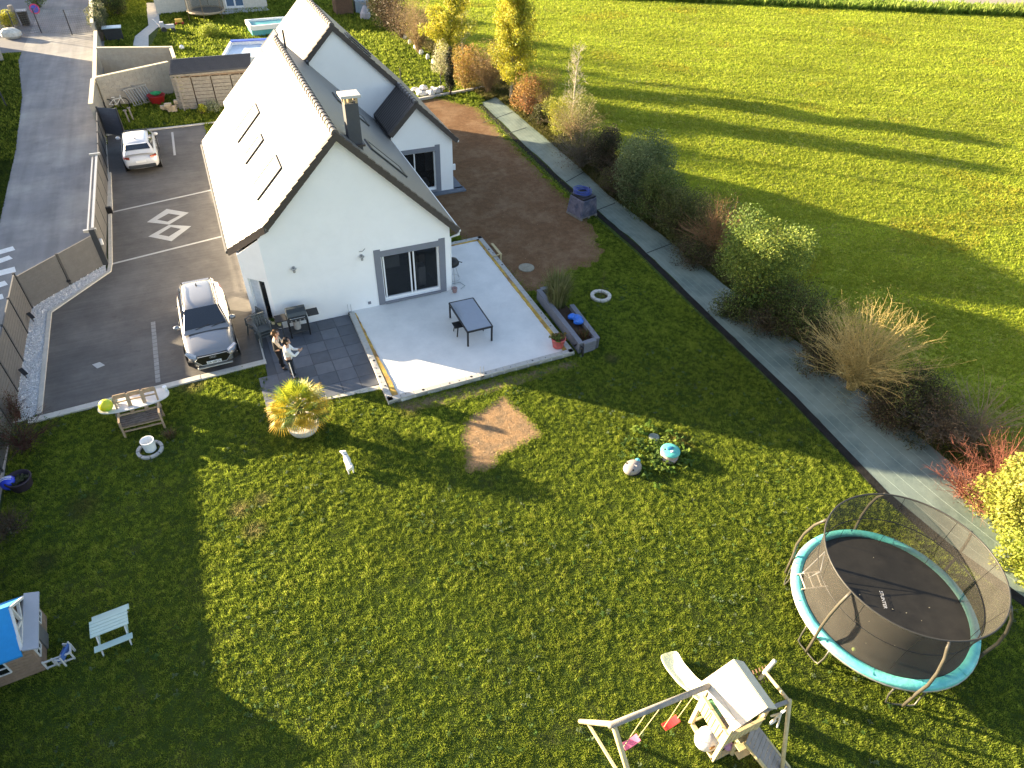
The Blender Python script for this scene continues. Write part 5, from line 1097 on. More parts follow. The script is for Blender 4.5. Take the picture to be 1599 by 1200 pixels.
x, y = at(871, 541, TZ); t = thing('plant_pot', 'red plastic flower pot standing in the right front corner of the terrace', 'plant pot', (x, y, TZ)); mb = MB(); mb.lathe([(.20, 0), (.27, .36), (.29, .37), (.29, .42), (.25, .42), (.23, .33), (.001, .32)], (0, 0, 0), 22); mb.build('pot', mat('coral_plastic', (.50, .10, .09), .5, .4), t, smooth=True)
V, T = rosettes(np.array([[random.gauss(0, .10), random.gauss(0, .10)] for _ in range(26)]), .17, [(.10, .13, .03), (.16, .17, .04), (.20, .15, .06)], 8, .08); V[:, :, 2] += .34
pl = thing('potted_plant', 'small bushy plant growing in the red pot', 'plant', (x, y, TZ)); trisoup('leaves', V, T, gm, pl)
# gas barbecue
x, y = at(463, 528); x, y = 1.32, 22.28
t = thing('gas_barbecue', 'black gas barbecue with a domed lid and side shelves against the house wall', 'barbecue', (x, y, .037), R(0)); mb = MB()
prof = [(-.27, .86), (-.27, .98), (-.20, 1.12), (-.05, 1.20), (.12, 1.20), (.24, 1.10), (.27, .98), (.27, .86)]
mb.v += []; n = len(prof); vs = [(-.36, a, b) for a, b in prof]+[(.36, a, b) for a, b in prof]; mb._add(vs, [tuple(range(n)), tuple(range(n, 2*n))[::-1]]+[((i+1) % n, i, n+i, n+(i+1) % n) for i in range(n)])
lid = mb.build('lid', mat('bbq_enamel', (.035, .042, .045), .25, .5, var=.05), t, bevel=.02); mb = MB(); mb.tube([(-.27, -.28, .93), (-.27, -.35, .95), (.27, -.35, .95), (.27, -.28, .93)], .014, 6); mb.build('handle', steel, lid)
mb = MB(); mb.box((0, 0, .80), (.74, .54, .12)); mb.box((0, 0, .22), (.74, .46, .05)); mb.build('firebox', anth, t, bevel=.01)
for sg in (-1, 1): mb = MB(); mb.box((sg*.60, 0, .86), (.42, .46, .04)); mb.build('side_shelf', mat('shelf_dark', (.03, .03, .032), .5, .3), t, bevel=.01)
for sx_ in (-.35, .35):
    for sy_ in (-.22, .22): mb = MB(); mb.box((sx_, sy_, .40), (.05, .05, .80)); mb.build('leg', blackm, t)
mb = MB()
for k in range(4): mb.lathe([(.001, .04), (.03, .04), (.03, 0)], (-.24+.16*k, -.275, .80), 12, 0, Matrix.Rotation(R(90), 3, 'X'))
mb.build('knob', steel, t)
mb = MB(); mb.lathe([(.13, .25), (.14, .5), (.06, .56), (.05, .62)], (-.05, .02, 0), 14); mb.build('gas_bottle', mat('bottle_grey', (.35, .34, .32), .5, .4), t, smooth=True)
x, y = .52, 22.35; mb = MB(); t = thing('side_table', 'small table of potted plants between the barbecue and the stacked chairs', 'side table', (x, y, .037)); mb.box((0, 0, .55), (.45, .45, .04)); mb.build('tabletop', anth, t)
for sx_ in (-.19, .19):
    for sy_ in (-.19, .19): mb = MB(); mb.box((sx_, sy_, .27), (.03, .03, .54)); mb.build('leg', anth, t)
for i, (ox, oy, c, lab) in enumerate(((-.08, .08, (.55, .52, .35), 'pale pot with a tuft of leaves on the small table by the barbecue'), (.12, -.08, (.45, .40, .20), 'yellowish pot of leaves nearest the barbecue on the small table'))):
    t = thing('potted_plant', lab, 'plant', (x+ox, y+oy, .607)); mb = MB(); mb.lathe([(.06, 0), (.09, .14), (.075, .14), (.001, .12)], (0, 0, 0), 12); mb.build('pot', mat('little_pot_%s' % 'ab'[i], c, .7, .3), t)
    V, T = rosettes(np.array([[random.gauss(0, .03), random.gauss(0, .03)] for _ in range(9)]), .12, [(.05, .09, .02), (.10, .14, .03)], 7, .05); V[:, :, 2] += .12; trisoup('leaves', V, T, gm, t)
# stacked plastic chairs
chm = mat('green_grey_plastic', (.085, .095, .095), .55, .35, var=.05)
def plastic_chair():
    t = thing('garden_chair', '', 'chair'); mb = MB(); mb.box((0, 0, .42), (.46, .44, .03)); mb.build('seat', chm, t, bevel=.01); mb = MB()
    for k in range(5): mb.beam((-.19+.095*k, .22, .44), (-.19+.095*k, .33, .86), .055, .015, up=(0, 1, 0))
    mb.beam((-.24, .34, .88), (.24, .34, .88), .06, .02); mb.build('backrest', chm, t)
    for sx_ in (-1, 1):
        mb = MB(); mb.beam((sx_*.25, -.20, .62), (sx_*.25, .27, .64), .05, .02); mb.beam((sx_*.25, -.2, .62), (sx_*.24, -.22, .42), .04, .02); mb.build('armrest', chm, t)
        for sy_ in (-1, 1): mb = MB(); mb.beam((sx_*.20, sy_*.19, .42), (sx_*.25, sy_*.25, 0), .045, .045); mb.build('leg', chm, t)
    return t
proto = plastic_chair()
cs = [(.02, 22.30, 0, 12, 'lowest plastic chair of the grey-green stack by the corner window'), (.02, 22.31, .12, 12, 'middle plastic chair of the grey-green stack by the corner window'), (.02, 22.32, .24, 12, 'topmost plastic chair of the grey-green stack by the corner window'), (-.22, 22.95, 0, -58, 'lower plastic chair of the slanting pair beside the driveway edge'), (-.21, 22.96, .12, -58, 'upper plastic chair of the slanting pair beside the driveway edge')]
for i, (x, y, z, a, lab) in enumerate(cs):
    o = proto if i == 0 else copy_tree(proto); o.location = (x+.0, y-.15, .037+z); o.rotation_euler = (0, 0, R(a)); tag(o, lab, 'chair', 'grey-green plastic garden chairs stacked beside the barbecue')
x, y = at(404, 531); mb = MB(); mb.tube([(x, y, 0), (x, y, .30)], .03, 8); mb.lathe([(.001, .38), (.07, .36), (.07, .32), (.03, .30)], (x, y, 0), 12, m=1); tag(mb.build('garden_lamp', [anth, pvc], loc=(x, y, 0)), 'short bollard lamp at the driveway edge by the stacked chairs', 'garden lamp')
# kettle barbecue and pot at the house corner
x, y = 8.12, 23.55; t = thing('charcoal_grill', 'round black charcoal grill on thin legs at the right corner of the house', 'grill', (x, y, TZ)); mb = MB(); mb.lathe([(.001, .68), (.15, .70), (.27, .80), (.28, .86), (.27, .92), (.20, 1.03), (.06, 1.09), (.001, 1.10)], (0, 0, 0), 20); mb.build('bowl', blackm, t, smooth=True)
for k in range(3):
    a = k*2.094+.4; mb = MB(); mb.tube([(.14*math.cos(a), .14*math.sin(a), .72), (.34*math.cos(a), .34*math.sin(a), 0)], .012, 6); mb.build('leg', steel, t)
mb = MB(); mb.tube([(.3*math.cos(a), .3*math.sin(a), .12) for a in np.linspace(0, 6.28, 20)[:-1]], .008, 5, closed=True); mb.build('ring', steel, t)
mb = MB(); mb.beam((.26, -.05, .90), (.40, -.1, .86), .03, .03); mb.build('handle', anth, t)
x, y = at(710, 456, TZ); mb = MB(); mb.lathe([(.09, 0), (.12, .20), (.10, .20), (.001, .16)], (x, y, TZ), 14); tag(mb.build('flower_pot', mat('dusty_pot', (.30, .20, .19), .8, .2), loc=(x, y, TZ)), 'small dusty pink pot on the terrace by the house corner', 'plant pot')
x, y = at(713, 448, TZ); mb = MB(); mb.tube([(x-.5, y-.1, TZ+.02), (x-.2, y+.25, TZ+.02), (x+.25, y+.25, TZ+.02), (x+.35, y-.1, TZ+.02), (x+.1, y-.25, TZ+.02)], .012, 6); tag(mb.build('hose', mat('hose_grey', (.2, .25, .25), .6, .3), loc=(x, y, TZ)), 'thin grey hose loop lying on the terrace below the charcoal grill', 'hose')
for i, q in enumerate(((748, 552), (600, 520))): pass
# trench of the planter: long grey bed in two rows
PLm = mat('planter_boards', (.17, .175, .20), .75, .25, var=.1, scale=4)
pa, pb, pc, pd = at(830, 449, .46), at(902, 538, .46), at(926, 536, .46), at(868, 449, .46)
t = thing('planter_box', 'long grey board planter beside the right edge of the terrace', 'planter', (pb[0], pb[1], 0))
def wallrow(a, b, nm, h=.46, wd=.16):
    mb = MB(); a, b = Vector(a), Vector(b); d = (b-a).normalized(); q = Vector((-d.y, d.x)); l = (b-a).length
    for k in range(4):
        z0 = .02+k*h/4; mb.prism([tuple(a-q*wd/2), tuple(b-q*wd/2), tuple(b+q*wd/2), tuple(a+q*wd/2)], z0, z0+h/4-.012)
    mb.prism([tuple(a-q*(wd/2-.015)), tuple(b-q*(wd/2-.015)), tuple(b+q*(wd/2-.015)), tuple(a+q*(wd/2-.015))], 0, h-.02); mb.prism([tuple(a-q*(wd/2+.02)), tuple(b-q*(wd/2+.02)), tuple(b+q*(wd/2+.02)), tuple(a+q*(wd/2+.02))], h+.01, h+.04)
    return mb.build(nm, PLm, t, world=True)
P_a, P_b = Vector((11.07, 21.1)), Vector((10.98, 17.15)); P_c, P_d = Vector((11.72, 17.2)), Vector((11.85, 19.6))
wallrow(P_a, P_b, 'side_wall'); wallrow(P_b+Vector((.10, 0)), P_c-Vector((.1, 0)), 'end_wall'); wallrow(P_c, P_d, 'side_wall'); wallrow(P_a+Vector((.1, .0)), P_a+Vector((.55, .03)), 'end_wall')
mb = MB(); mb.prism([(11.12, 17.2), (11.68, 17.25), (11.8, 19.6), (11.65, 21.0), (11.14, 21.0)], 0, .27); mb.build('soil', soil, t, world=True)
def grassclump(label, loc, n, h, rad, cols, name='ornamental_grass', lean=.5, w_=.02):
    t = thing(name, label, 'ornamental grass', loc); g = np.random.default_rng(n); a = g.uniform(0, 6.283, n); r0 = g.uniform(0, rad, n); le = g.uniform(.1, 1, n)*lean; hh = h*g.uniform(.55, 1.1, n)
    b = np.c_[r0*np.cos(a), r0*np.sin(a), np.zeros(n)]; m = b+np.c_[np.cos(a)*le*.35*h, np.sin(a)*le*.35*h, hh*.6]; e = b+np.c_[np.cos(a)*le*h, np.sin(a)*le*h, hh]; q = np.c_[-np.sin(a), np.cos(a), np.zeros(n)]*w_/2
    V = np.concatenate([np.stack([b-q, b+q, m+q], 1), np.stack([b-q, m+q, m-q], 1), np.stack([m-q, m+q, e], 1)]); c = np.array(cols)[g.integers(len(cols), size=n)]*g.uniform(.7, 1.3, (n, 1)); trisoup('blades', V, np.tile(c, (3, 1)), gm, t); return t
grassclump('tall clump of straw-green ornamental grass at the far end of the planter', (11.45, 20.1, .25), 900, 1.5, .38, [(.22, .22, .09), (.16, .18, .06), (.30, .27, .13), (.12, .15, .05)], lean=.45)
grassclump('low dry reddish plants in the near end of the planter', (11.42, 17.7, .27), 160, .3, .3, [(.16, .07, .04), (.12, .12, .04)], name='dry_plant', lean=.9)
mb = MB(); rs = random.Random(9); bx_, by_ = 11.5, 18.9
V = []
for k in range(5): mb.ball((bx_+rs.uniform(-.1, .15), by_-.12*k+rs.uniform(-.05, .1), .42+rs.uniform(0, .12)), (.20, .16, .13), 10)
o = mb.build('plastic_bag', mat('blue_bag', (.03, .16, .62), .35, .5, var=.35, scale=9, bump=1, bscale=12), loc=(bx_, by_, .3)); tag(o, 'crumpled bright blue plastic bag lying in the planter', 'bag')
mb = MB(); mb.tube([(10.86, 17.45, .2), (10.98, 17.30, .40), (10.98, 17.05, .30), (11.0, 16.95, .0)], .04, 8); mb.box((10.95, 17.42, .44), (.10, .06, .04), m=1); tag(mb.build('drain_pipe', [blackm, steel], loc=(10.95, 17.2, 0)), 'short black pipe bent over the planter corner at the terrace end', 'pipe')
mb = MB(); p0, p1 = at(768, 385), at(782, 408); mb.beam((*p0, .15), (*p1, .35), .12, .03); mb.beam((p1[0], p1[1], 0), (p1[0], p1[1], .4), .06, .06); mb.beam((p1[0]-.5, p1[1]+.35, .05), (p1[0], p1[1], .38), .06, .03); tag(mb.build('formwork_brace', woody, loc=(*p1, 0)), 'wooden brace left against the far right corner of the terrace border', 'wooden brace')
x, y = at(822, 419); mb = MB(); mb.lathe([(.36, 0), (.36, .04), (.34, .05), (.001, .05)], (x, y, 0), 26); tag(mb.build('manhole_cover', mat('cast_pale', (.27, .25, .19), .9, .2, var=.2, scale=6), loc=(x, y, 0)), 'round pale manhole cover in the bare earth beside the planter', 'manhole cover')
x, y = at(938, 464); mb = MB()
for k in range(9):
    a0, a1 = k*2*math.pi/9+.02, (k+1)*2*math.pi/9-.02; mb.lathe([(.30, 0), (.30, .10), (.45, .10), (.45, 0)], (x, y, 0), 5, 0, None, a0, a1)
tag(mb.build('stone_ring', kerbm, loc=(x, y, 0)), 'ring of pale edging stones around a sapling on the shaded lawn', 'stone ring')
t = thing('sapling', 'thin bare sapling standing inside the pale stone ring', 'sapling', (x, y, 0)); A, B, ra, rb = [], [], [], []
for k in range(4): A.append((.01*k, 0, .35*k)); B.append((.01*k+.01, 0, .35*k+.35)); ra.append(.014-.003*k); rb.append(.011-.003*k)
for k in range(16): a = k*2.4; z = .35+.06*k; A.append((0, 0, z)); B.append((.16*math.cos(a), .16*math.sin(a), z+.14)); ra.append(.004); rb.append(.002)
segmesh('stem', A, B, ra, rb, mat('bark_brown', (.14, .10, .07), .9, .1), t); mb = MB(); mb.lathe([(.001, .012), (.30, .012), (.30, 0)], (x, y, 0), 20); tag(mb.build('ring_soil', soil, loc=(x, y, 0)), kind='structure')
# wrapped pallet with pipe coil
x, y = at(908, 335); t = thing('wrapped_pallet', 'pallet of goods wrapped in grey film standing by the ground cover path', 'pallet', (x, y, 0), R(14)); mb = MB(); mb.hexa([(-.46, -.5, 1.0), (.46, -.5, 1.0), (.46, .5, 1.0), (-.46, .5, 1.0)], [(-.56, -.55, .12), (.56, -.55, .12), (.56, .55, .12), (-.56, .55, .12)])
mb.build('load', mat('shrink_film', (.17, .16, .20), .3, .5, var=.3, scale=7, bump=1, bscale=7, col2=(.07, .08, .13), c2scale=2.2), t, bevel=.03); mb = MB(); mb.box((0, 0, 1.06), (.86, .94, .10)); mb.build('cover', mat('dark_film', (.025, .024, .03), .4, .4, var=.3, scale=5, bump=.8, bscale=8), t, bevel=.03)
mb = MB()
for k in range(6): mb.box((0, -.5+.2*k, .10), (1.15, .10, .025))
for sx_ in (-.5, 0, .5): mb.box((sx_, 0, .045), (.1, 1.15, .085))
mb.build('pallet', woodg, t)
t2 = thing('pipe_coil', 'coil of blue plastic pipe lying on top of the wrapped pallet', 'pipe coil', (x-.02, y+.12, 1.11)); mb = MB(); path = []
for k in range(190):
    a = k*2*math.pi/24; rr_ = .36+.06*math.sin(k*.37)+(.05 if k % 48 < 24 else -.02); path.append((rr_*math.cos(a), rr_*math.sin(a), .03+.045*((k/24) % 5)+.01*math.sin(k)))
mb.tube(path, .02, 6); mb.build('pipe', mat('blue_pipe', (.05, .08, .30), .4, .4), t2, smooth=True)
mb = MB(); mb.tube([(.35, -.1, .1), (.44, .1, .2), (.46, .3, .02)], .03, 6); mb.build('hose_end', blackm, t2)
# solar spots on the pebbles
for q, lab in (((109, 446), 'small dark spotlight on the pebbles below the two-panel fence'), ((53, 503), 'small dark spotlight at the bend of the pebble strip'), ((42, 591), 'small dark spotlight in the near part of the pebble strip')):
    x, y = at(*q); t = thing('garden_spotlight', lab, 'spotlight', (x, y, 0), R(35), 'small spotlights set in the pebble strip'); mb = MB(); mb.box((0, 0, .30), (.14, .30, .04), M=Matrix.Rotation(R(30), 3, 'X')); mb.build('panel', blackm, t); mb = MB(); mb.beam((0, 0, 0), (0, 0, .30), .03, .03); mb.build('stake', anth, t)
    if q[0] == 109: mb = MB(); mb.box((-.02, .12, .42), (.10, .05, .08)); mb.build('lamp_head', pvc, t)

# ------------------------------------------------------------------ trampoline
TX, TY, TR, TH = 12.80, 4.34, 2.20, .90
t = thing('trampoline', 'big round black trampoline with a turquoise pad and tall curved net poles', 'trampoline', (TX, TY, 0))
matm = mat('jump_mat', (.032, .031, .028), .75, .3, var=.12, scale=2.5, col2=(.045, .042, .036), c2scale=.6)
mb = MB(); mb.lathe([(.001, TH-.04), (TR*.5, TH-.03), (TR-.17, TH-.01), (TR-.17, TH-.03)], (0, 0, 0), 64); jm = mb.build('jumping_mat', matm, t)
mb = MB(); mb.lathe([(TR-.20, TH+.0), (TR-.18, TH+.045), (TR-.08, TH+.055), (TR+.02, TH+.03), (TR+.05, TH-.06), (TR+.02, TH-.07)], (0, 0, 0), 72); pad = mb.build('safety_pad', mat('turquoise_pad', (.10, .47, .46), .42, .45, var=.18, scale=2.5, bump=.7, bscale=5, col2=(.16, .56, .50), c2scale=1.0), t, smooth=True)
mb = MB()
for k in range(12):
    a = k*2*math.pi/12+.12; mb.box(((TR-.08)*math.cos(a), (TR-.08)*math.sin(a), TH+.046), (.20, .008, .016), a)
mb.build('pad_seams', mat('seam', (.05, .25, .25), .6, .3), pad)
pole = mat('net_pole', (.075, .068, .052), .4, .4, var=.1); legm = mat('tramp_leg', (.10, .10, .085), .4, .4, metal=.4)
mb = MB(); mb.tube([((TR+.03)*math.cos(a), (TR+.03)*math.sin(a), TH-.08) for a in np.linspace(0, 2*math.pi, 49)[:-1]], .035, 8, closed=True); mb.build('frame', steel, t)
NR = 2.02; NZ = 2.72
poles = [R(199), R(248), R(303), R(5), R(62), R(125)]
pl_ang = []
for q, zt in (((1335, 922), NZ), ((1487, 994), NZ)):
    x, y = at(*q, zt); pl_ang.append(math.atan2(y-TY, x-TX))
a0 = pl_ang[0]; step = 2*math.pi/6
for k in range(6):
    a = a0+k*(((pl_ang[1]-pl_ang[0]) % (2*math.pi)) if False else step); c_, s_ = math.cos(a), math.sin(a)
    mb = MB(); P_ = [((TR+.09), .15), ((TR+.12), .9), ((TR+.17), 1.4), ((TR+.13), 1.9), ((TR+.02), 2.35), (NR+.01, NZ)]
    fine = []
    for i in range(len(P_)-1):
        for f in (0, .5): fine.append((P_[i][0]*(1-f)+P_[i+1][0]*f, P_[i][1]*(1-f)+P_[i+1][1]*f))
    fine.append(P_[-1]); mb.tube([(r_*c_, r_*s_, z) for r_, z in fine], .038, 8); mb.build('net_pole', pole, t, smooth=True)
for k in range(6):
    a = a0+(k)*step; mb = MB(); w_ = .17; pts_ = []
    for f, z in ((-1, TH-.10), (-1, .35), (-.9, .06), (-.6, .03), (.6, .03), (.9, .06), (1, .35), (1, TH-.10)): aa = a+f*w_; rr_ = TR-.02+(.04 if z < .3 else 0); pts_.append((rr_*math.cos(aa), rr_*math.sin(aa), z))
    mb.tube(pts_, .022, 8); mb.build('leg', legm, t, smooth=True)
mb = MB(); mb.tube([(NR*math.cos(a), NR*math.sin(a), NZ) for a in np.linspace(0, 2*math.pi, 65)[:-1]], .022, 8, closed=True); mb.build('net_hoop', mat('hoop_dark', (.035, .034, .03), .5, .4), t, smooth=True)
mb = MB(); mb.tube([((NR-.13)*math.cos(a), (NR-.13)*math.sin(a), 1.85) for a in np.linspace(0, 2*math.pi, 65)[:-1]], .014, 6, closed=True); mb.build('net_band', blackm, t, smooth=True)
mb = MB(); mb.lathe([(TR-.20, TH), (NR-.10, 1.35), (NR-.13, 1.85), (NR-.06, 2.3), (NR, NZ)], (0, 0, 0), 72); mb.build('safety_net', mat('net_mesh', (.055, .052, .045), .85, .15, var=.15, scale=2, alpha=.62), t, smooth=True)
mb = MB()
for k in range(10):
    a = k*2*math.pi/10+.2; mb.tube([((TR-.34)*math.cos(a), (TR-.34)*math.sin(a), TH), ((NR-.13)*math.cos(a), (NR-.13)*math.sin(a), 1.85), (NR*math.cos(a), NR*math.sin(a), NZ)], .006, 4)
mb.build('net_seams', blackm, t)
# lettering on the mat: reads along the line seen in the photograph
pA, pB = Vector(at(1376, 926, TH)), Vector(at(1382, 948, TH)); dirt = (pB-pA).normalized(); Mt = Matrix.Translation((*(((pA+pB)/2)-Vector((TX, TY))), TH+.004))@Matrix.Rotation(math.atan2(dirt.y, dirt.x), 4, 'Z')
text_mesh('STUNTER', .12, pvc, jm, Mt)
# entrance: small ladder and the flap of the net
ladx, lady = Vector(at(1252, 908, TH+.1)), Vector(at(1290, 900, TH+.35))
t3 = thing('trampoline_ladder', 'small pale three-rung ladder leaning over the left edge of the trampoline', 'ladder', (ladx.x, ladx.y, 0)); mb = MB()
d = (lady-ladx); q = Vector((-d.y, d.x)).normalized()*.22
for sg in (-1, 1): mb.tube([(q.x*sg*.98-d.x*.12, q.y*sg*.98-d.y*.12, TH+.07), (d.x+q.x*sg, d.y+q.y*sg, TH+.24)], .02, 6)
mb.build('rail', mat('ladder_pale', (.42, .36, .30), .5, .4), t3); mb = MB()
for f in (.05, .4, .75):
    z = TH+.09+.15*f if f > 0 else (TH+.09)*(1+f*1.9); mb.tube([(d.x*f+q.x, d.y*f+q.y, z), (d.x*f-q.x, d.y*f-q.y, z)], .018, 6)
mb.build('rung', mat('ladder_pale', (.42, .36, .30)), t3)
mb = MB(); f0, f1, f2, f3 = at3(1254, 895, TH+.05), at3(1288, 862, 1.45), at3(1281, 893, 1.2), at3(1262, 903, TH+.05); mb.tube([f0, f1, f2, f3], .015, 5, closed=True); mb.build('net_opening_trim', pvc, t, world=True)
leafm = mat('fallen_leaf', (.55, .5, .35), .8, .2)
x, y = at(1332, 1016, TH+.05); mb = MB(); mb.ball((x, y, TH+.10), .05, 10); tag(mb.build('toy_ball', mat('lime', (.45, .6, .15), .6, .3), loc=(x, y, TH+.05), smooth=True), 'tiny lime green ball on the turquoise trampoline pad', 'ball')
mb = MB()
rs = random.Random(41)
for k in range(9): a = rs.uniform(0, 6.28); r_ = rs.uniform(.2, 1.8); mb.box((TX+r_*math.cos(a), TY+r_*math.sin(a), TH+.006), (rs.uniform(.012, .03), .016, .006), a)
tag(mb.build('leaf_litter', leafm), 'tiny pale leaf bits scattered on the black trampoline mat', 'leaves', kind='stuff')

# ------------------------------------------------------------------ play tower with slide, swings and ramp
px_, pz = woody, None
t = thing('play_tower', 'sunlit wooden play tower with a pale roof, ramp and double swing arm', 'play tower', (7.2, 3.55, 0))
palew = mat('pale_planks', (.62, .56, .44), .7, .25, var=.08, scale=5, bump=.15, bscale=25)
def rel(p): return (p[0]-7.2, p[1]-3.55, p[2])
x0, x1, y0, y1 = 6.86, 7.74, 3.17, 4.02
for (x, y) in ((x0, y0), (x0, y1), (x1, y0), (x1, y1)): mb = MB(); mb.box(rel((x, y, 1.0)), (.09, .09, 2.0)); mb.build('post', woody, t)
mb = MB(); mb.box(rel(((x0+x1)/2, (y0+y1)/2, .93)), (x1-x0, y1-y0, .06)); mb.build('deck', woodg, t)
mb = MB()
for a, b in (((x0, y0), (x0, y1)), ((x0, y0), (x1, y0))): mb.beam(rel((*a, .06)), rel((*b, .06)), .09, .09)
mb.beam(rel((x0, y1, .06)), rel((x1, y1, .06)), .05, .07); mb.build('base_beam', woody, t)
mb = MB()
for k in range(7): yy = y0+.06+(y1-y0-.12)*k/6; mb.beam(rel((x0-.03, yy, .88)), rel((x0-.03, yy, 1.50)), .10, .025, up=(1, 0, 0))
for k in range(7): xx = x0+.06+(x1-x0-.12)*k/6; mb.beam(rel((xx, y0-.03, .88)), rel((xx, y0-.03, 1.50)), .10, .025, up=(0, 1, 0))
mb.beam(rel((x0-.05, y0, 1.50)), rel((x0-.05, y1, 1.50)), .06, .05); mb.beam(rel((x0, y0-.05, 1.50)), rel((x1, y0-.05, 1.50)), .06, .05); mb.build('railing', woody, t)
RXm = 7.42; e0, e1 = 6.72, 7.84
def slope(xa, za, xb, zb, nm, m):
    mb = MB()
    for k in range(5):
        f0, f1 = k/5, (k+1)/5-.012; p, q = (xa+(xb-xa)*f0, za+(zb-za)*f0), (xa+(xb-xa)*f1, za+(zb-za)*f1)
        mb.hexa([rel((p[0], y0-.12, p[1]+.03)), rel((q[0], y0-.12, q[1]+.03)), rel((q[0], y1+.12, q[1]+.03)), rel((p[0], y1+.12, p[1]+.03))], [rel((p[0], y0-.12, p[1])), rel((q[0], y0-.12, q[1])), rel((q[0], y1+.12, q[1])), rel((p[0], y1+.12, p[1]))])
    mb.build(nm, m, t)
slope(e0, 1.98, RXm, 2.42, 'roof_panel', palew); slope(RXm+.01, 2.42, e1, 1.98, 'roof_panel', palew)
mb = MB(); mb.prismY([(x0-7.2+.02, 1.95), (x1-7.2, 1.95), (RXm-7.2, 2.38)], y0-3.55-.02, y0-3.55+.01); mb.prismY([(x0-7.2+.02, 1.95), (x1-7.2, 1.95), (RXm-7.2, 2.38)], y1-3.55, y1-3.55+.02); mb.build('gable', woody, t)
# swing arm
A_ = onY(957, 1130, 3.72); sz = hgt(957, 1131, (4.10, 3.72)); S0, S1 = Vector((4.10, 3.72, sz)), Vector((6.86, 4.0, 2.0))
mb = MB(); mb.tube([rel(S0-(S1-S0).normalized()*.1), rel(S1+(S1-S0).normalized()*.12)], .06, 12); mb.build('swing_beam', woodg, t, smooth=True)
f1_, f2_ = at3(906, 1127, 0), (4.75, 2.62, 0); 
for f_ in (f1_, f2_): mb = MB(); mb.tube([rel(f_), rel(S0)], .055, 10); mb.build('swing_leg', woody, t, smooth=True)
mb = MB(); mb.beam(rel(Vector(f1_).lerp(S0, .25)), rel(Vector(f2_).lerp(S0, .25)), .05, .07); mb.build('cross_brace', woody, t)
rope = mat('rope', (.50, .42, .22), .9, .1)
for (q, col, nm, lab) in (((985, 1160), (.75, .16, .26), 'pink_plastic', 'pink'), ((1047, 1130), (.70, .05, .05), 'red_swing', 'red')):
    sxy = at(*q, .45); fx = (sxy[0]-S0.x)/(S1.x-S0.x); bc = S0.lerp(S1, fx)
    s_ = thing('swing_seat', '%s plastic swing seat hanging on two ropes, %s' % (lab, 'nearer the outer legs' if lab == 'pink' else 'nearer the tower'), 'swing', (sxy[0], sxy[1], .45)); d_ = (S1-S0).normalized(); ang = math.atan2(d_.y, d_.x)
    mb = MB(); n = 7; vs = []
    for i in range(n): f = -1+2*i/(n-1); vs += [(f*.21, -.085, .05*f*f), (f*.21, .085, .05*f*f)]
    vs2 = [(a, b, c-.025) for a, b, c in vs]; N_ = len(vs); fs = []
    for i in range(n-1): a = 2*i; fs += [(a, a+2, a+3, a+1), (N_+a, N_+a+1, N_+a+3, N_+a+2), (a, N_+a, N_+a+2, a+2), (a+1, a+3, N_+a+3, N_+a+1)]
    fs += [(0, 1, N_+1, N_), (N_-2, 2*N_-2, 2*N_-1, N_-1)]; mb._add(vs+vs2, fs); so_ = mb.build('seat', mat(nm, col, .4, .4, var=.05), s_, bevel=.006); so_.rotation_euler = (0, 0, ang)
    for f in (-.2, .2): pnt = Vector((math.cos(ang)*f, math.sin(ang)*f, .05)); top = bc+d_*f*1.15-Vector((*sxy, .45)); mb = MB(); mb.tube([pnt, pnt.lerp(top, .5), top], .010, 6); mb.build('rope', rope, s_)
# slide
slp = [(6.95, 4.05, 1.05), (6.93, 4.30, .98), (6.90, 4.55, .72), (6.87, 4.85, .50), (6.84, 5.15, .40), (6.82, 5.42, .22), (6.80, 5.66, .12), (6.78, 5.86, .10)]
sE = at(1042, 1020, .12); sS = (7.02, 4.0); n = len(slp); vs, fs = [], []
prz = [1.05, .98, .78, .55, .43, .25, .13, .11]
cen = [Vector((sS[0]+(sE[0]-sS[0])*i/(n-1)-.06*math.sin(i/(n-1)*3.14), sS[1]+(sE[1]-sS[1])*i/(n-1), prz[i])) for i in range(n)]
sec = [(-.25, .13), (-.22, .14), (-.19, .02), (0, 0), (.19, .02), (.22, .14), (.25, .13), (.23, -.02), (-.23, -.02)]; dd_ = Vector((sE[0]-sS[0], sE[1]-sS[1])).normalized(); sd_ = Vector((-dd_.y, dd_.x))
for c in cen:
    for a, b in sec: vs.append((c.x-7.2+sd_.x*a, c.y-3.55+sd_.y*a, c.z+b))
m_ = len(sec)
for i in range(n-1):
    for j in range(m_): a = i*m_+j; b = i*m_+(j+1) % m_; fs.append((a, b, b+m_, a+m_))
fs += [tuple(range(m_))[::-1], tuple(range((n-1)*m_, n*m_))]
mb = MB(); mb._add(vs, fs); mb.build('slide', mat('lime_white', (.76, .78, .56), .35, .4, var=.05), t, smooth=True, subsurf=2)
